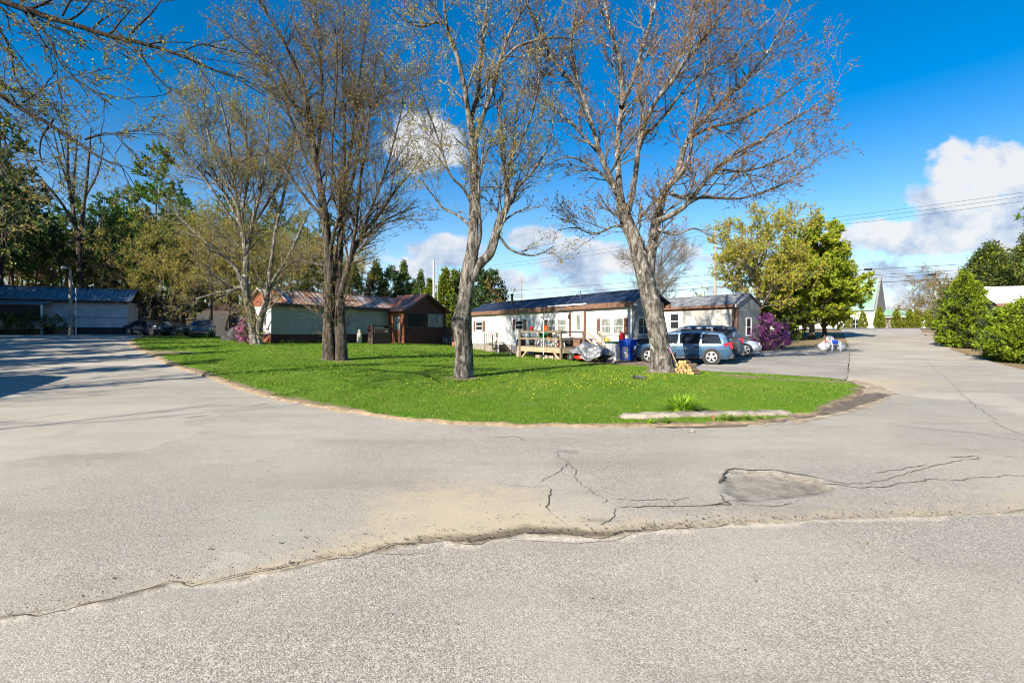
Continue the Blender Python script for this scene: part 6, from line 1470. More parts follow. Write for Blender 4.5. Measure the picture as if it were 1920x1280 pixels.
# ------------------------------------------------------------------ poles and wires
def upole(name, label, px, ytop, D, r, mat, arm=0, cat='pole', extra=None):
    x = (px - CX) / F_PX * D; z0 = H(x, D); zt_ = CAM_Z + (HY - ytop) / F_PX * D; t = E(name, label, cat, (x, D, z0)); h = zt_ - z0
    m = MB(); m.tube([(0, 0, -.3), (0, 0, h * .5), (0, 0, h)], [r, r * .88, r * .72], 12); m.build('post', [mat], t, True)
    if arm: m = MB(); m.box(-arm, arm, -.06, .06, h - .75, h - .62); [m.lathe([(.05, 0), (.05, .12), (.02, .16)], (a * arm * .9, 0, h - .62), 8) for a in (-1, 0.3, 1)]; m.build('crossarm', ['grey_wood'], t)
    if extra: extra(t, h)
    return t
def transformer(t, h): m = MB(); m.lathe([(0, 0), (.24, .02), (.25, .8), (.2, .86), (0, .88)], (.38, -.1, h - 2.6), 14); m.build('transformer', ['grey_paint'], t, True)
upole('utility_pole', 'pale wooden utility pole rising between the tan house and yellow-green tree', 1341, 420, 62, .17, 'pole_wood', .0)
upole('utility_pole', 'thick pale pole rising behind the red porch', 813.5, 489, 55, .16, 'pale_pole')
upole('utility_pole', 'thin dark pole close beside the thick pale pole', 821, 492, 56, .06, 'grey_wood')
upole('utility_pole', 'grey utility pole with transformer just left of the burled maple', 843, 505, 66, .14, 'pole_wood', .6, extra=transformer)
upole('utility_pole', 'distant pole above the roof of the white mobile home', 978, 522, 105, .14, 'grey_wood', .7)
def lamp(t, h):
    m = MB(); m.tube([(0, 0, h - .1), (0, -.2, h + .1), (0, -.5, h + .12)], .035, 8); m.build('arm', ['steel'], t, True); m = MB(); m.lathe([(.06, .16), (.16, .08), (.19, 0), (.1, -.1), (0, -.12)], (0, -.6, h + .02), 14); m.build('lamp_head', ['grey_paint'], t, True)
upole('street_lamp', 'dark lamp post with pale head in front of the shaded trailer', 132, 505, 40, .13, 'grey_wood', cat='street lamp', extra=lamp)
upole('white_standpipe', 'thin white pipe standing beside the lamp post', 142.5, 540, 40.6, .045, 'blue_white')
def wire(label, pts, r=.022, splices=(), group=None):
    P = [W(*p) for p in pts]; c = P[0]; n = 40; Q = []
    for a, b in zip(P[:-1], P[1:]):
        for i in range(n): u = i / n; Q.append(a.lerp(b, u) - Vector((0, 0, .012 * (b - a).length * 4 * u * (1 - u))))
    Q.append(P[-1]); m = MB(); m.tube([q - c for q in Q], r, 5)
    for px in splices:
        k = min(range(len(Q)), key=lambda i: abs(CX + F_PX * Q[i].x / Q[i].y - px)); d = (Q[k + 1] - Q[k]).normalized(); m.tube([Q[k] - c - d * .5, Q[k] - c + d * .5], r * 6, 8)
    return tag(m.build('power_line', ['wire'], None, True, loc=c), label, 'power line', group)
for i, (ya, yb) in enumerate(((431, 310), (438, 318), (445, 328))): wire(('topmost', 'middle', 'lowest')[i] + ' of the three thin power lines crossing the sky at right', [(1341, ya, 62), (2240, yb, 46)], .017)
for i, (yl, y0, yr) in enumerate(((553, 494.5, 468), (560, 506, 478), (563, 510.5, 484), (569, 519, 494))): wire(('highest of four low street cables, level with the church tip', 'second of the four low street cables', 'third of the four low street cables, with a dark splice', 'thickest and lowest of the four street cables')[i], [(700, yl, 98), (1341, y0 + 19, 80), (2150, yr, 66)], (.03, .03, .026, .045)[i], ((1632,), (), (1747,), ())[i])
for i, ya in enumerate((507, 512)): wire(('upper', 'lower')[i] + ' thin line running between the two wooden utility poles', [(843, ya, 66), (1341, 428 + 9 * i, 62)], .014)
for i, ya in enumerate((515, 522)): wire(('upper', 'lower')[i] + ' thin line running left from the transformer pole', [(843, ya, 66), (600, 560 + 8 * i, 74)], .014)
# ------------------------------------------------------------------ trees
MT['bud_dark'] = leafmat('bud_dark', [(.12, .11, .03), (.16, .13, .04), (.1, .1, .03)], .3)
BR, BO, BY, BV = MT['bud_red'], MT['bud_orange'], MT['bud_yellow'], MT['bud_olive']
b = G(868, 709)
traced_tree('maple_tree', 'maple with a round burl low on its trunk standing alone in mid lawn', b, b.y, [
    ([(868, 709, 42), (869, 660, 37), (866, 610, 38), (872, 560, 32), (878, 510, 30), (885, 475, 27), (888, 430, 22), (889, 375, 20), (889, 320, 19), (888, 265, 17)], 0, 1),
    ([(888, 275, 16), (877, 210, 12), (870, 161, 11), (859, 109, 10), (844, 64, 8), (836, 10, 6), (830, -60, 4)], -1.2, 0),
    ([(889, 270, 13), (885, 217, 10), (896, 176, 9), (900, 112, 8), (906, 45, 7), (911, 0, 5), (914, -70, 3)], 1.5, 0),
    ([(890, 265, 12), (907, 214, 9), (919, 180, 9), (934, 127, 8), (952, 75, 7), (975, 34, 5), (990, 10, 4), (1005, -60, 2)], .6, 0),
    ([(941, 116, 5), (967, 90, 6), (1005, 75, 5), (1050, 69, 3.5), (1087, 73, 1.5)], 1.4, 0),
    ([(882, 525, 22), (900, 495, 21), (919, 475, 20), (937, 415, 17), (952, 384, 13), (947, 345, 9), (945, 300, 8), (941, 255, 7), (934, 206, 5), (922, 165, 3)], .3, 2),
    ([(948, 400, 9), (951, 350, 7), (956, 311, 6), (964, 262, 5), (969, 187, 3)], 1.6, 0),
    ([(893, 475, 8), (901, 440, 7), (899, 405, 6), (896, 356, 5), (902, 300, 4), (906, 250, 2)], -1.2, 0),
    ([(886, 385, 8), (870, 355, 6), (844, 326, 5), (825, 270, 4), (799, 199, 3), (780, 142, 1.5)], -1.6, 0),
    ([(940, 410, 8), (965, 360, 6), (1000, 320, 5), (1030, 265, 3.5), (1040, 200, 2)], 1., 0),
    ([(888, 430, 7), (860, 405, 5), (830, 390, 4), (800, 350, 2.5), (775, 330, 1.5)], .9, 0),
    ([(930, 435, 7), (960, 470, 5), (1000, 480, 3.5), (1040, 465, 2)], .6, 0),
    ([(850, 60, 6), (825, 40, 5), (790, 48, 4), (755, 30, 2.5), (735, 5, 1.5)], -.8, 0),
    ([(945, 320, 6), (985, 250, 5), (1010, 180, 4), (1020, 110, 2)], -1.4, 0)],
    'bark_grey', 'twig', [BY, BO, BY, BV], 3, 1.0, .034, bumps=[(PI * 1.0, 2.05, .22, .13), (PI * 1.55, 4.3, .25, .06)], buds_n=(3.6, 3.), dl=(1.9, 1.1, .55), per=(2.4, 3.6, 5.4), flare=.2)
b = G(1241, 698)
traced_tree('maple_tree', 'big forked maple with reddish buds beside the parked cars', b, b.y, [
    ([(1241, 699, 52), (1238, 650, 45), (1229, 600, 42), (1220, 560, 41), (1211, 525, 40), (1202, 490, 36), (1190, 450, 32), (1175, 415, 30), (1166, 385, 28)], 0, 1),
    ([(1168, 392, 16), (1157, 360, 15), (1127, 292, 12), (1109, 225, 10), (1090, 169, 9), (1041, 112, 7), (1018, 60, 6), (1000, 15, 5), (985, -50, 3)], -1.5, 0),
    ([(1168, 392, 17), (1161, 349, 14), (1157, 262, 13), (1165, 187, 12), (1159, 112, 10), (1139, 37, 8), (1128, -30, 6), (1120, -90, 4)], .8, 0),
    ([(1175, 405, 14), (1180, 390, 13), (1191, 326, 12), (1199, 259, 11), (1225, 195, 10), (1255, 157, 9), (1285, 112, 8), (1337, 49, 6), (1367, 0, 5), (1400, -60, 3)], -1.8, 0),
    ([(1163, 200, 9), (1184, 157, 9), (1199, 109, 8), (1225, 22, 7), (1240, -50, 4)], 1.6, 0),
    ([(1212, 530, 30), (1220, 480, 24), (1227, 440, 23), (1231, 410, 21), (1244, 364, 18), (1255, 345, 16)], .4, 2),
    ([(1253, 350, 15), (1270, 326, 13), (1285, 270, 11), (1311, 232, 10), (1356, 187, 8), (1405, 139, 6), (1450, 75, 4), (1475, 20, 2)], .6, 0),
    ([(1233, 415, 14), (1255, 405, 12), (1285, 386, 11), (1330, 330, 9), (1375, 292, 8), (1431, 262, 6), (1487, 225, 5), (1540, 190, 3), (1568, 170, 1.5)], -1.0, 0),
    ([(1255, 362, 9), (1285, 372, 8), (1322, 371, 7), (1394, 373, 5), (1469, 349, 4), (1515, 315, 2.5), (1545, 290, 1.5)], 1.2, 0),
    ([(1290, 262, 8), (1330, 240, 7), (1390, 225, 5.5), (1450, 190, 4), (1510, 150, 2.5), (1545, 120, 1.5)], 1.8, 0),
    ([(1345, 318, 6), (1400, 320, 5), (1460, 300, 4), (1520, 262, 2.5), (1560, 225, 1.5)], -.6, 0),
    ([(1262, 345, 8), (1290, 300, 6), (1300, 240, 5), (1310, 170, 4), (1330, 100, 2.5), (1345, 50, 1.5)], -1.8, 0),
    ([(1225, 200, 8), (1262, 130, 7), (1290, 60, 5), (1310, 0, 3)], 1.5, 0),
    ([(1125, 290, 7), (1080, 240, 6), (1035, 200, 4.5), (1000, 165, 3), (985, 130, 2)], .8, 0),
    ([(1160, 360, 8), (1120, 320, 6), (1075, 295, 4), (1040, 300, 2.5), (1010, 320, 1.5)], -.4, 0),
    ([(1180, 425, 7), (1150, 425, 5), (1115, 440, 4), (1080, 430, 2.5), (1050, 435, 1.5)], .7, 0),
    ([(1200, 260, 8), (1235, 230, 7), (1300, 150, 5), (1370, 110, 4), (1420, 60, 3), (1455, 20, 1.5)], -.5, 0),
    ([(1232, 430, 8), (1265, 440, 5), (1300, 430, 4), (1340, 445, 2.5), (1370, 430, 1.5)], -.8, 0),
    ([(1090, 169, 6), (1070, 110, 6), (1075, 50, 4), (1085, -10, 3)], -.7, 0)],
    'bark_pale', 'twig', [BR, BO, BR, BO], 5, 1.0, .038, buds_n=(4.2, 3.2), dl=(2.2, 1.2, .6), per=(2.4, 3.6, 5.2), flare=.24, thin=.82)
b = G(627, 676)
traced_tree('maple_tree', 'dark twin-stemmed maple with a short stump at its foot', b, b.y, [
    ([(618, 676, 34), (616, 620, 27), (618, 560, 25), (617, 494, 24), (612, 440, 22), (607, 397, 20), (600, 350, 18), (594, 319, 17)], 0, 1),
    ([(640, 672, 30), (638, 610, 26), (636, 560, 24), (633, 520, 20), (637, 470, 17), (639, 420, 14)], .5, 2),
    ([(594, 325, 15), (581, 222, 12), (567, 152, 10), (546, 100, 8), (520, 50, 6), (490, 0, 4), (470, -50, 2)], -1.2, 0),
    ([(595, 320, 10), (600, 250, 9), (605, 180, 8), (602, 100, 6), (596, 30, 5), (592, -40, 3)], 1.5, 0),
    ([(637, 555, 17), (655, 494, 15), (672, 450, 12), (707, 406, 9), (740, 360, 6), (769, 327, 4), (795, 290, 2)], .8, 0),
    ([(637, 470, 11), (640, 400, 10), (642, 362, 9), (646, 275, 8), (642, 187, 6), (640, 100, 5), (645, 20, 3)], .3, 0),
    ([(616, 495, 11), (625, 440, 9), (638, 390, 8), (622, 310, 6), (625, 220, 5), (632, 130, 4), (628, 50, 3)], -1.6, 0),
    ([(655, 494, 10), (668, 420, 8), (676, 340, 7), (690, 260, 6), (700, 180, 5), (712, 100, 3)], -1.2, 0),
    ([(645, 520, 10), (665, 470, 8), (700, 430, 6), (750, 400, 4), (790, 385, 2)], 1.6, 0),
    ([(610, 410, 9), (580, 380, 7), (545, 330, 6), (520, 300, 5), (490, 290, 4), (455, 305, 2)], .8, 0),
    ([(598, 340, 8), (570, 290, 6), (545, 220, 5), (515, 160, 4), (480, 120, 3), (450, 90, 2)], .9, 0),
    ([(640, 400, 8), (665, 320, 6), (680, 230, 5), (720, 150, 4), (745, 90, 2.5)], 1., 0),
    ([(581, 222, 7), (560, 210, 6), (520, 130, 4.5), (470, 95, 3), (420, 60, 2)], -1.4, 0),
    ([(672, 450, 8), (700, 380, 6), (730, 300, 5), (750, 220, 4), (760, 150, 2)], -1.8, 0),
    ([(618, 500, 9), (590, 495, 7), (560, 490, 5), (535, 500, 3)], 1.2, 0),
    ([(605, 390, 8), (592, 300, 6), (560, 110, 3)], 2., 0),
    ([(640, 380, 7), (655, 300, 6), (668, 200, 5), (680, 90, 4), (690, 0, 2.5)], 1.8, 0)],
    'bark_dark', 'twig_dark', [BR, BO, BV, BV], 7, 1.15, .037, buds_n=(3.0, 2.4), dl=(2.4, 1.3, .65), per=(2.3, 3.5, 5.2), flare=.3, thin=.72)
b = G(480, 646)
traced_tree('maple_tree', 'leaning two-stemmed maple with gold-olive buds beside the pink bush', b, b.y, [
    ([(480, 647, 22), (472, 600, 18), (463, 562, 15), (459, 530, 14), (462, 480, 12), (454, 430, 10)], 0, 1),
    ([(484, 645, 16), (487, 605, 14), (497, 572, 12), (503, 540, 10), (507, 500, 9)], .4, 2),
    ([(454, 435, 9), (446, 390, 8), (436, 319, 6), (428, 250, 5), (415, 190, 3)], -1.2, 0),
    ([(461, 470, 8), (454, 400, 7), (465, 330, 6), (460, 260, 5), (462, 190, 3)], 1.3, 0),
    ([(462, 480, 8), (475, 410, 7), (490, 350, 6), (500, 280, 4), (505, 210, 2.5)], -1., 0),
    ([(458, 540, 9), (440, 500, 7), (405, 470, 6), (370, 440, 5), (330, 400, 3)], 1.5, 0),
    ([(455, 440, 7), (420, 390, 6), (380, 330, 5), (340, 280, 4), (300, 240, 2)], -1., 0),
    ([(507, 505, 8), (515, 440, 7), (530, 370, 6), (545, 300, 4), (550, 240, 2)], 1.5, 0),
    ([(503, 540, 7), (535, 490, 6), (560, 440, 5), (580, 390, 3)], -1.4, 0),
    ([(450, 420, 7), (410, 340, 5), (375, 260, 4), (350, 210, 2)], 2., 0),
    ([(460, 535, 8), (430, 545, 6), (400, 550, 5), (370, 560, 3)], -.8, 0),
    ([(446, 390, 6), (405, 300, 5), (385, 230, 3.5), (380, 170, 2)], .3, 0),
    ([(475, 420, 6), (520, 350, 5), (545, 270, 3.5), (560, 190, 2)], .9, 0)],
    'bark_pale', 'twig', [BO, BV, BY, BV], 9, 1.1, .048, buds_n=(4., 3.), dl=(3.2, 1.7, .85), per=(2.0, 2.9, 4.2), flare=.3)
b = Vector(((150 - CX) / F_PX * 57, 57, 0)); b.z = H(b.x, b.y)
traced_tree('bare_tree', 'tall slender forked bare tree rising behind the ribbed roof of the shaded trailer', b, 57, [
    ([(152, 604, 13), (152, 545, 12), (150, 500, 11), (148, 450, 11)], 0, 1),
    ([(147, 460, 8), (140, 415, 7), (128, 340, 6), (125, 270, 4), (120, 220, 2)], .6, 0), ([(149, 450, 8), (155, 405, 7), (162, 350, 6), (168, 290, 4), (172, 240, 2)], -1., 0),
    ([(140, 425, 6), (115, 380, 5), (80, 340, 4), (50, 310, 2)], 1., 0), ([(128, 345, 4), (110, 290, 3), (100, 240, 2)], -1, 0), ([(160, 370, 4), (185, 320, 3), (195, 270, 2)], 1., 0), ([(138, 400, 5), (140, 330, 4), (146, 260, 2)], 2., 0), ([(148, 455, 5), (175, 440, 4), (200, 400, 2)], 1, 0)],
    'bark_dark', 'twig_dark', [BO, BV], 13, .8, .06, buds_n=(1.2, .8), dl=(3., 1.6, .8), per=(1., 1.8, 3.), flare=.2)
# tree left of the view whose branches hang into the top left corner
b = Vector((-16, 9, H(-16, 9)))
traced_tree('overhanging_tree', 'tree left of the view with long dark boughs hanging across the sky at upper left', b, 9, [
    ([(-652, 785, 46), (-650, 600, 38), (-645, 300, 32), (-635, 50, 28), (-625, -150, 24), (-620, -400, 14)], 0, 2),
    ([(-632, -60, 24), (-420, -130, 19), (-200, -75, 16), (20, 0, 13), (117, 30, 11), (217, 58, 9), (293, 77, 7.5), (350, 97, 6), (417, 127, 4), (460, 136, 2)], .4, 0),
    ([(217, 58, 6), (243, 83, 5), (267, 113, 4), (293, 147, 3), (325, 178, 1.5)], -.5, 0),
    ([(247, 62, 4), (268, 42, 4), (290, 22, 3), (310, -5, 2), (330, -40, 1.5)], .5, 0),
    ([(-640, 100, 20), (-450, 40, 15), (-250, 80, 12), (-100, 125, 11), (0, 167, 10), (43, 193, 9), (100, 223, 8), (160, 263, 6.5), (200, 290, 4.5), (236, 312, 2)], -.5, 0),
    ([(40, 8, 5), (73, 50, 4), (97, 83, 4), (110, 120, 3.5), (133, 147, 3), (173, 180, 2), (210, 206, 1)], -.7, 0),
    ([(117, 30, 4), (128, 8, 4), (140, -20, 3), (150, -60, 2)], .3, 0), ([(-60, -30, 6), (-10, 40, 5), (20, 90, 4), (30, 140, 3), (60, 180, 1.5)], .8, 0),
    ([(-150, -60, 8), (-120, 20, 6), (-60, 100, 5), (-10, 210, 3.5), (20, 300, 2)], .6, 0), ([(100, 225, 4), (75, 265, 3), (78, 310, 2)], .3, 0), ([(160, 262, 4), (200, 250, 3), (235, 262, 1.5)], -.4, 0), ([(345, 95, 3), (385, 82, 2.5), (430, 92, 1.2)], .3, 0),
    ([(43, 193, 4), (80, 165, 3), (98, 135, 1.5)], .4, 0), ([(-100, 125, 6), (-40, 230, 4), (10, 330, 3), (60, 380, 1.5)], -.6, 0)],
    'bark_silhouette', 'twig_dark', [BO, BV, BV, MT['bud_dark']], 17, 1., .026, buds_n=(5., 4.), dl=(1.5, .8, .4), per=(2.6, 4., 6.5), flare=.3, up=-.02)

def at(px, D, dz=-.1): x = (px - CX) / F_PX * D; return Vector((x, D, H(x, D) + dz))
# --- woods at left: prototypes, each copied with its own crown and trunk
WG = 'trees of the wood behind the trailers'
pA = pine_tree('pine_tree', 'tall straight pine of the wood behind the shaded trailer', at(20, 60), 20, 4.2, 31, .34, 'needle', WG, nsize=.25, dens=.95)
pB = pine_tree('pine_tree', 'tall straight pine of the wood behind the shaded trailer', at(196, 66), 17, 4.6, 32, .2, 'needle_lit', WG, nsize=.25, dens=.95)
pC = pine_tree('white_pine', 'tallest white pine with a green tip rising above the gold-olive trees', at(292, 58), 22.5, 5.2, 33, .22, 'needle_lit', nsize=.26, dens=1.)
gA = generic_tree('hardwood_tree', 'budding olive hardwood of the wood behind the trailers', at(330, 56), 15, 4.6, 'bark_dark', 'twig_dark', [BV, BY, BV], 41, .2, .3, 9, .085, 1., WG, (4.2, 3.2))
gB = generic_tree('hardwood_tree', 'budding olive hardwood of the wood behind the trailers', at(395, 47), 13, 4.4, 'bark_dark', 'twig', [BV, BY, BO], 42, .19, .25, 9, .085, 1., WG, (4.2, 3.2))
gC = generic_tree('bare_hardwood', 'slender bare hardwood of the wood behind the trailers', at(232, 62), 17, 3.2, 'bark_dark', 'twig_dark', [BV, BO], 43, .14, .4, 7, .07, .8, WG, (.8, .6))
LP_, LH, LBR = pA['label'], gA['label'], gC['label']
for i, (px, D, p, s) in enumerate(((-40, 52, pA, 1.05), (5, 49, pA, 1.), (-15, 58, pA, 1.1), (45, 70, pB, .95), (75, 62, pA, .8), (100, 76, pB, .9), (125, 66, pB, .75), (160, 74, pB, .85), (180, 88, pA, .9), (215, 78, pB, .9), (232, 70, pB, .95), (255, 84, pA, 1.), (-70, 66, pB, 1.1), (-90, 54, pA, 1.),
                                    (30, 84, pA, 1.), (140, 92, pA, 1.), (275, 92, pB, 1.), (330, 88, pA, 1.05), (375, 96, pB, 1.), (420, 90, pA, 1.), (470, 84, pB, .95), (520, 92, pA, .95), (560, 80, pB, .85), (610, 88, pA, .85), (445, 100, pA, 1.1), (60, 96, pA, 1.1), (345, 72, pB, .9), (500, 74, pB, .75), (585, 70, pB, .65))):
    copy_tree(p, at(px, D), i * 1.7, s * 1.12, LP_)
for i, (px, D, p, s) in enumerate(((250, 54, gB, .95), (285, 64, gA, 1.), (305, 50, gB, .8), (345, 60, gA, 1.05), (365, 52, gB, 1.), (415, 54, gA, 1.), (430, 49, gB, .8), (440, 66, gA, 1.1), (475, 58, gB, 1.1), (510, 62, gA, 1.), (545, 56, gB, 1.), (575, 66, gA, 1.05), (605, 60, gB, .95), (645, 66, gA, .85), (680, 72, gB, .8), (270, 72, gA, 1.), (225, 58, gB, .7), (385, 76, gA, 1.1), (530, 76, gA, 1.), (20, 64, gB, .8), (95, 60, gB, .7))):
    copy_tree(p, at(px, D), i * 2.1, s, LH)
for i, (px, D, s) in enumerate(((50, 60, .9), (78, 66, 1.), (100, 56, .8), (175, 60, .95), (196, 56, .85), (218, 70, 1.), (244, 66, .8), (264, 60, .75), (282, 56, .7), (315, 70, .9), (120, 72, 1.), (20, 56, .9), (-20, 62, 1.), (350, 66, .8), (400, 60, .8), (210, 54, .7), (5, 70, 1.), (65, 54, .8), (90, 74, 1.), (112, 60, .9), (140, 66, 1.), (165, 56, .7), (186, 70, .95), (230, 76, 1.), (254, 58, .8), (296, 62, .8), (330, 60, .75), (375, 70, .9), (36, 76, 1.))):
    copy_tree(gC, at(px, D), i * 2.7, s, LBR)
# understory brush in the wood
uA = generic_tree('understory_bush', 'low twiggy olive bush growing in the wood behind the trailers', at(225, 57), 3.4, 2.2, 'bark_dark', 'twig_dark', [BV, MT['shrub_dark']], 44, .05, .1, 10, .09, 1.6, 'low bushes in the wood', (3, 2), shape=.6)
for i, (px, D, s) in enumerate(((20, 52, 1.1), (60, 54, 1.2), (100, 58, 1.2), (240, 66, 1.3), (290, 68, 1.3), (345, 70, 1.4), (395, 62, 1.2), (415, 70, 1.4), (-10, 56, 1.2), (455, 68, 1.3), (130, 62, 1.2), (180, 64, 1.3), (500, 62, 1.2), (540, 70, 1.3), (590, 64, 1.2), (640, 60, 1.2), (40, 50, .9), (85, 50, .8))):
    copy_tree(uA, at(px, D), i * 1.3, s, uA['label'])
for i, (px, D, s) in enumerate(((30, 43.2, .62), (62, 43.6, .6), (98, 44., .55), (8, 42.8, .6))): copy_tree(uA, at(px, D - 2.4), i * 1.9, s, 'twiggy bush in front of the dark awning of the shaded trailer', 'bushes before the shaded awning')
# --- trees beyond the porch and white home
cone = [(0, .7), (.1, 1.), (.4, .8), (.7, .48), (.9, .18), (1, .03)]; rnd = [(0, .6), (.2, 1.), (.6, .95), (.85, .6), (1, .15)]
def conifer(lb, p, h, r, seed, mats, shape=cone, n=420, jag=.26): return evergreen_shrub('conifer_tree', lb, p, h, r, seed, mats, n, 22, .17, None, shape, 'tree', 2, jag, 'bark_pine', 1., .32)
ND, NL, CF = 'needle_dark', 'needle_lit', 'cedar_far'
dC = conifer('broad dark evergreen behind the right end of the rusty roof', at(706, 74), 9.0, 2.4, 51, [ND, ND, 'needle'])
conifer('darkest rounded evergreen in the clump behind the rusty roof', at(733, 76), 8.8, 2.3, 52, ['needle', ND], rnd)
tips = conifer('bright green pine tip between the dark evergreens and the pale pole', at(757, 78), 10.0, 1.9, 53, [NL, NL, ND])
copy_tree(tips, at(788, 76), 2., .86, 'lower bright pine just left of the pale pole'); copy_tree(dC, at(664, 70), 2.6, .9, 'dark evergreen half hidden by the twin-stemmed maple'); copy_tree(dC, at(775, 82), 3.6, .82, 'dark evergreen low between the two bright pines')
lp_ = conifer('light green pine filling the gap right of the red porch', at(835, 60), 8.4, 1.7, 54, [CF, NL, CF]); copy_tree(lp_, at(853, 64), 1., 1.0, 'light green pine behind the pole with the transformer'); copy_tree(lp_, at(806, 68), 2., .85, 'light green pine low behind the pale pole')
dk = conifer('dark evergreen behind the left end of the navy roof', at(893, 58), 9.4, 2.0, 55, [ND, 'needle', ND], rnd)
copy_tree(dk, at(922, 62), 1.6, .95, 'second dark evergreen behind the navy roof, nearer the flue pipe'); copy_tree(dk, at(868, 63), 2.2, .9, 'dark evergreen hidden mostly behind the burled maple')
generic_tree('budding_tree', 'low reddish budding tree beside the flue pipe above the navy roof', at(945, 54), 7.6, 2.6, 'bark_dark', 'twig_dark', [BO, BV, BR], 55, .12, .25, 8, .08, 1.1, None, (3, 2))
generic_tree('bare_tree', 'round bare grey tree behind the slate roof of the tan house', at(1238, 72), 15, 6.4, 'bark_pale', 'twig', [BV, BO], 56, .3, .25, 12, .06, 1.3, None, (.5, .4))
sT = generic_tree('small_tree', 'small pale green tree low above the slate roof left of the wooden pole', at(1322, 70), 7.0, 2.6, 'bark_dark', 'twig', [BY, MT['leaf_yellow']], 57, .1, .2, 8, .09, 1.2, None, (4, 3))
copy_tree(sT, at(1296, 84), 1., .9, 'hazy olive tree low above the slate roof')
# --- yellow-green and green trees behind the tan house
generic_tree('yellow_maple', 'broad yellow-green tree with pale limbs behind the purple bush', at(1424, 42), 12.4, 4.3, 'bark_pale', 'twig', [BY, MT['leaf_yellow'], MT['leaf_yellow'], BY], 61, .28, .22, 15, .085, 1.5, None, (5, 4), wide=.5, low=-.1)
gm = generic_tree('green_maple', 'dense green-leaved maple at the bend of the road before the church', at(1522, 46), 12.2, 3.7, 'bark_dark', 'twig_dark', [MT['leaf_green'], MT['leaf_green'], MT['leaf_yellow']], 62, .26, .12, 18, .115, 1.9, None, (9, 7), low=-.25, shape=.6)
copy_tree(gm, at(1488, 50), 2., .85, 'shorter green maple just behind the yellow-green tree'); copy_tree(gm, at(1546, 48), 4.1, .8, 'green maple farthest right, its leaves touching the church roof')
yt_ = generic_tree('gold_tree', 'golden budded tree crown between the yellow-green and green maples', at(1488, 47), 14.6, 3.6, 'bark_pale', 'twig', [MT['leaf_yellow'], BY, BY], 63, .2, .35, 10, .085, 1.3, None, (5, 4))
us = generic_tree('shade_bush', 'dark leafy bush under the green maple', at(1470, 44), 3.6, 2.2, 'bark_dark', 'twig_dark', [MT['shrub_dark'], MT['leaf_green']], 64, .07, .1, 9, .12, 1.5, None, (6, 4), shape=.7)
copy_tree(us, at(1440, 47), 1., 1., 'dark leafy bush behind the purple bush'); copy_tree(us, at(1510, 52), 2., 1., 'dark leafy bush deep under the green maples')
# --- bushes
c = at(1430, 34, 0); evergreen_shrub('rhododendron_bush', 'purple flowering rhododendron beside the tan house', c, 2.35, 1.55, 71, ['blossom_purple', 'blossom_purple', 'blossom_purple', 'shrub_dark'], 420, 26, .06, None, [(0, .7), (.25, 1.), (.6, .98), (.85, .7), (1, .3)], jag=.22, stems=7, clump=.13)
c = G(462, 645); evergreen_shrub('azalea_bush', 'pink flowering bush half hidden by the leaning maple', (c.x, c.y + .5, H(c.x, c.y)), 1.75, .95, 72, ['blossom_pink', 'shrub_dark', 'blossom_pink'], 190, 20, .06, None, [(0, .6), (.3, .9), (.7, 1.), (1, .4)], jag=.3, stems=6, clump=.14)
evergreen_shrub('arborvitae', 'tall rounded bright green cedar left of the white roofed house', at(1810, 34.2, -.05), 5.1, 1.36, 73, ['cedar', 'cedar', 'cedar', 'shrub_dark'], 1300, 32, .1, None, [(0, .8), (.12, .95), (.35, 1.), (.6, .82), (.8, .5), (.93, .22), (1, .05)], jag=.2, clump=.18)
evergreen_shrub('cedar_shrub', 'broad bright green cedar bush overhanging the road edge at right', at(1942, 25, -.05), 3.1, 2.05, 74, ['cedar', 'cedar', 'cedar', 'shrub_dark'], 1500, 34, .08, None, [(0, .8), (.15, .95), (.35, 1.), (.6, .85), (.85, .5), (1, .15)], jag=.24, clump=.16)
hsh = [(0, .8), (.2, 1.), (.5, .85), (.75, .55), (.9, .28), (1, .06)]
evergreen_shrub('hemlock_tree', 'dark green hemlock behind the bright cedar and white roof', at(1858, 43), 8.0, 3.0, 75, ['needle_dark', 'needle_dark', 'cedar_far'], 1100, 26, .13, None, hsh, 'tree', jag=.3, clump=.3, stems=3)
evergreen_shrub('hemlock_tree', 'dark hemlock at the right edge above the white roof', at(1935, 45), 9.2, 3.4, 78, ['needle_dark', 'needle_dark', 'cedar_far'], 1200, 26, .13, None, hsh, 'tree', jag=.3, clump=.3, stems=3)
pine_tree('edge_pine', 'pine beyond the right edge reaching one bough into the sky', at(2040, 34), 15, 4.3, 76, .3, 'needle_lit', nsize=.24, dens=.9)
# --- beyond the street
col = evergreen_shrub('columnar_cedar', 'narrow cone cedar right against the white church corner', at(1618, 90, 0), 3.1, .72, 81, ['cedar_far'], 260, 14, .12, 'cone cedars before the church', [(0, .8), (.2, 1.), (.6, .75), (.9, .3), (1, .05)], jag=.06, clump=.2)
for px, D, s, lb in ((1592, 90, .75, 'shortest cone cedar left of the church corner, half under the maple'), (1649, 90, 1.22, 'tallest cone cedar, in front of the dark church gable'), (1681, 91, 1.12, 'pointed cone cedar standing apart right of the church porch'), (1706, 91, 1.12, 'left half of the pair of touching wide cone cedars'), (1718, 91.5, 1.05, 'right half of the pair of touching wide cone cedars'), (1742, 92, .7, 'smallest cone cedar, nearest the sandy verge')): copy_tree(col, at(px, D, 0), px, s, lb)
hb = evergreen_shrub('low_hedge', 'low olive hedge between the cone cedars beyond the street', at(1695, 93, 0), 1.2, 1.3, 82, ['cedar_far', 'shrub_dark'], 160, 14, .12, None, jag=.1, clump=.25)
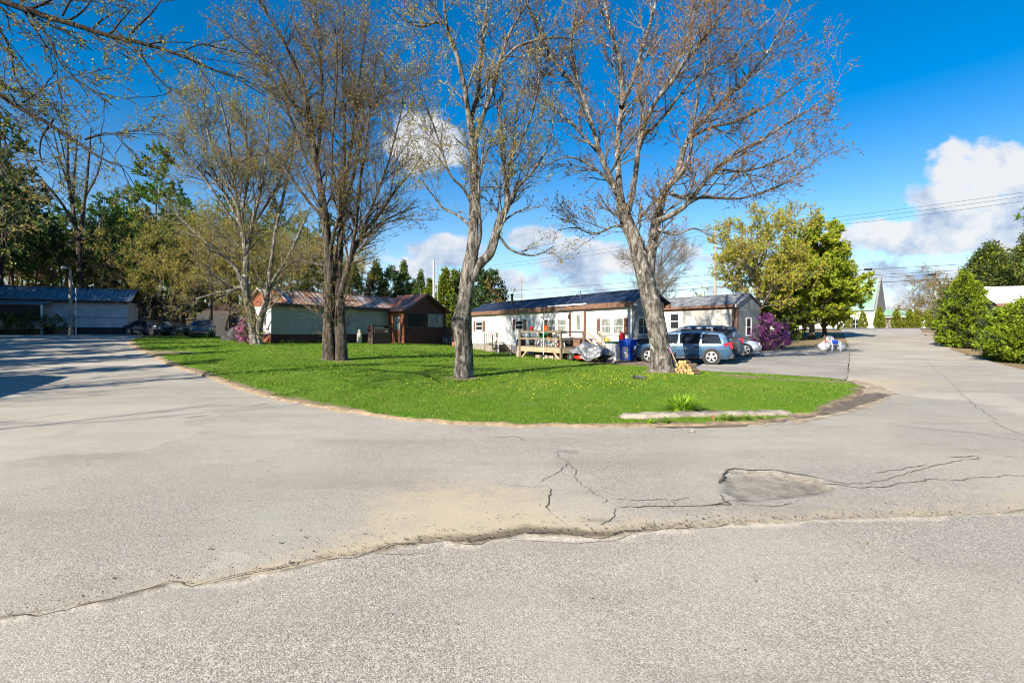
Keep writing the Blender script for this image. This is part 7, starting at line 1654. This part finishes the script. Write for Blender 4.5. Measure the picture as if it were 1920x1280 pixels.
rb = generic_tree('twiggy_shrub', 'reddish twiggy shrub beside the church porch', at(1666, 93), 2.0, 1.2, 'bark_dark', 'twig', [BR, BO], 83, .04, .1, 8, .09, 1.6, None, (2, 2), shape=.6); copy_tree(rb, at(1658, 95), 1., .9, 'reddish twiggy shrub behind the tallest cone cedar')
ft = generic_tree('far_tree', 'tall bare pinkish tree right of the cone cedars behind the bright cedar', at(1752, 96), 12.5, 4.6, 'bark_pale', 'twig', [BO, BV, BR], 84, .2, .2, 11, .1, 1.2, None, (1.6, 1.2))
for px, D, s, lb in ((1722, 120, .75, 'thin bare tree in the gap right of the church, nearest the cedars'), (1685, 150, .7, 'faint bare tree low in the gap beside the church'), (1778, 90, .8, 'bare tree partly behind the left edge of the bright cedar'), (1790, 110, 1., 'far bare tree above the bright cedar shoulder')): copy_tree(ft, at(px, D), px, s, lb)
fg = generic_tree('far_green_tree', 'low green tree far beyond the pointed cone cedar', at(1690, 170), 6, 3.4, 'bark_dark', 'twig', [MT['cedar_far'], MT['leaf_green']], 85, .15, .15, 9, .2, 1.2, 'distant green trees beyond the street', (5, 4))
for px, D, s in ((1710, 190, 1.), (1730, 180, 1.1), (1662, 200, 1.1), (1750, 170, 1.2)): copy_tree(fg, at(px, D), px, s, 'low green tree in the distant row beyond the street')
# --- trees left of the view that shade the left road and trailer
OG = 'trees shading the road left of the view'
for i, (x, y, p, s) in enumerate(((-41, 26, pA, .8), (-47, 31, pB, .9), (-52, 38, pB, .95), (-58, 34, pA, .9), (-38, 18, pB, .75), (-62, 42, pB, 1.), (-50, 24, pB, .9), (-46, 38.5, pB, .7), (-37, 27, pA, .62), (-42, 32, pB, .75), (-50, 41, pB, .8), (-56, 46, pB, .8), (-44, 20, pB, .8), (-35, 22, pB, .6), (-55, 29, pA, .9), (-66, 36, pA, 1.), (-40, 12, pB, .7), (-27, 13, pB, .5), (-29.5, 7, pB, .62), (-33, 10, pB, .6), (-36, 14.5, pB, .62), (-31, 3, pB, .6), (-26, 9, pB, .42), (-25, 6, pB, .68), (-28, 10, pA, .62), (-31, 13, pB, .76), (-34.5, 16, pA, .68), (-38, 19.5, pB, .78), (-40.5, 22.5, pA, .75), (-44, 26, pB, .85), (-48, 34, pB, .9), (-53, 33, pB, .95), (-47, 37, pB, .8), (-51, 30, pA, .95), (-44, 34.5, pB, .7), (-57, 40, pB, .95), (-60, 48, pB, .9), (-41, 29.5, pA, .75))):
    copy_tree(p, (x, y, H(x, y) - .1), i * 1.1, s, 'evergreen shading the left road from beyond the view', OG)
for i, (x, y, p, s) in enumerate(((-33, 13, gC, .8), (-36, 17, gB, .8), (-30, 17, gC, .7), (-31, 8, gB, .75), (-36, 6, gC, .9), (-42, 9, gB, .9), (-29, 12, gB, .6), (-22, 3, gC, .9), (-23, -2.5, gC, .85), (-18, -4, gC, .75))): copy_tree(p, (x, y, H(x, y) - .1), i * 1.9, s, 'budding tree shading the left road from beyond the view', OG)
# strappy leaves at the trailer foot
fl = None
for i, px in enumerate((524, 538, 546, 556, 566, 590)):
    q = G(px, 644.5); t = blade_plant('garden_lily', 'tuft of dusty green leaves at the foot of the pale green trailer', (q.x, q.y + .35, H(q.x, q.y + .35)), 36, .42, .22, 'weed', 60) if fl is None else copy_tree(fl, (q.x, q.y + .35, H(q.x, q.y + .35)), i * 1.4, .8 + .08 * (i % 3))
    fl = fl or t; t['group'] = 'leaf tufts along the trailer foot'
# ------------------------------------------------------------------ sky, sun, camera
def sky():
    w = bpy.data.worlds.new('World'); scene.world = w; w.use_nodes = True; nt = w.node_tree; bg = nt.nodes['Background']
    s = nd(nt, 'ShaderNodeTexSky', sky_type='NISHITA'); s.sun_disc = False; s.sun_elevation = math.radians(SUN_EL); s.sun_rotation = math.radians(SUN_ROT)
    s.altitude = 0; s.air_density = 1.0; s.dust_density = .3; s.ozone_density = 3.0
    hs_ = nd(nt, 'ShaderNodeHueSaturation'); hs_.inputs['Hue'].default_value = SKY_HUE; nt.links.new(s.outputs[0], hs_.inputs['Color'])
    tc = nd(nt, 'ShaderNodeTexCoord'); sp = nd(nt, 'ShaderNodeSeparateXYZ'); nt.links.new(tc.outputs['Generated'], sp.inputs[0])
    nt.links.new(maprange(nt, sp.outputs[2], .02, .45, 1.12, SKY_SAT), hs_.inputs['Saturation']); nt.links.new(maprange(nt, sp.outputs[2], .02, .4, 1.0, 1.0), hs_.inputs['Value'])
    yy = math_(nt, 'MAXIMUM', sp.outputs[1], .08); u = math_(nt, 'DIVIDE', sp.outputs[0], yy); v = math_(nt, 'DIVIDE', sp.outputs[2], yy)
    cb = nd(nt, 'ShaderNodeCombineXYZ'); nt.links.new(u, cb.inputs[0]); nt.links.new(math_(nt, 'MULTIPLY', v, 1.25), cb.inputs[1])
    dens = None
    for (px, py, rx, ry, k) in ((1870, 320, 150, 60, 1.), (1800, 385, 120, 60, .85), (1900, 420, 170, 70, 1.), (1730, 450, 190, 42, .95), (1690, 500, 260, 46, .52), (1660, 585, 60, 16, .9), (1760, 570, 200, 40, .5),
                                (800, 268, 85, 62, 1.), (835, 472, 78, 34, 1.), (785, 500, 60, 26, .7), (1000, 446, 52, 26, 1.), (1105, 486, 120, 42, .9), (1000, 525, 200, 28, .55), (1290, 490, 150, 46, .4), (640, 500, 160, 40, .4), (820, 560, 420, 20, .3), (1240, 545, 300, 24, .35)):
        a = math_(nt, 'MULTIPLY', math_(nt, 'SUBTRACT', u, (px - CX) / F_PX), F_PX / rx); c = math_(nt, 'MULTIPLY', math_(nt, 'SUBTRACT', v, (HY - py) / F_PX), F_PX / ry)
        r = math_(nt, 'ADD', math_(nt, 'MULTIPLY', a, a), math_(nt, 'MULTIPLY', c, c)); d = math_(nt, 'MULTIPLY', math_(nt, 'SUBTRACT', 1., math_(nt, 'MULTIPLY', r, .8)), k)
        dens = d if dens is None else math_(nt, 'MAXIMUM', dens, d)
    dens = math_(nt, 'MAXIMUM', dens, -.6)
    n = noise(nt, cb.outputs[0], 13, 9, .6, .25); dens = math_(nt, 'ADD', dens, math_(nt, 'MULTIPLY', math_(nt, 'SUBTRACT', n, .5), 2.0))
    m = maprange(nt, dens, .12, .58)
    m = math_(nt, 'MULTIPLY', m, maprange(nt, sp.outputs[1], .05, .15))
    n2 = noise(nt, cb.outputs[0], 9, 7, .6, .1)
    shade = math_(nt, 'ADD', n2, math_(nt, 'MULTIPLY', maprange(nt, v, .05, .4), .14))
    cc = ramp(nt, shade, [(.38, (.4, .52, .74)), (.5, (.7, .79, .93)), (.62, (1, 1, 1))])
    cm = nd(nt, 'ShaderNodeVectorMath', operation='SCALE'); nt.links.new(cc, cm.inputs[0]); cm.inputs['Scale'].default_value = CLOUD
    nt.links.new(mixc(nt, math_(nt, 'MULTIPLY', m, .93), hs_.outputs[0], cm.outputs[0]), bg.inputs[0]); bg.inputs[1].default_value = SKY_STR
SUN_EL, SHADOW_AZ = 29.5, 38.      # shadows fall 38 degrees right of straight ahead
SUN_ROT = 180 + SHADOW_AZ; SKY_STR, SKY_SAT, SKY_VAL, SKY_HUE, CLOUD = .078, 1.5, 1.0, .5, 5.0
sky()
L = bpy.data.lights.new('sun', 'SUN'); L.energy = 5.0; L.angle = math.radians(.5); L.color = (1, .91, .77)
so = bpy.data.objects.new('sun', L); COL.objects.link(so); e, a = math.radians(SUN_EL), math.radians(SHADOW_AZ)
to_sun = Vector((-math.sin(a) * math.cos(e), -math.cos(a) * math.cos(e), math.sin(e))); so.rotation_euler = to_sun.to_track_quat('Z', 'Y').to_euler(); so.location = to_sun * 60
cam = bpy.data.cameras.new('camera'); cam.sensor_width = 36; cam.lens = 36 * F_PX / 1920; cam.shift_y = -(640 - HY) / 1920; cam.clip_end = 5000; cam.clip_start = .05
co = bpy.data.objects.new('camera', cam); COL.objects.link(co); co.location = (0, 0, CAM_Z); co.rotation_euler = (PI / 2, 0, 0); scene.camera = co
vs = scene.view_settings; vs.view_transform = 'Standard'; vs.look = 'None'; vs.exposure = 1.2; vs.gamma = 1; vs.use_curve_mapping = False
scene.cycles.filter_width = 1.1; scene.cycles.use_adaptive_sampling = True; scene.cycles.adaptive_threshold = .02; scene.cycles.max_bounces = 4; scene.cycles.diffuse_bounces = 2; scene.cycles.glossy_bounces = 2; scene.cycles.transmission_bounces = 3; scene.cycles.transparent_max_bounces = 4; scene.cycles.caustics_reflective = False; scene.cycles.caustics_refractive = False
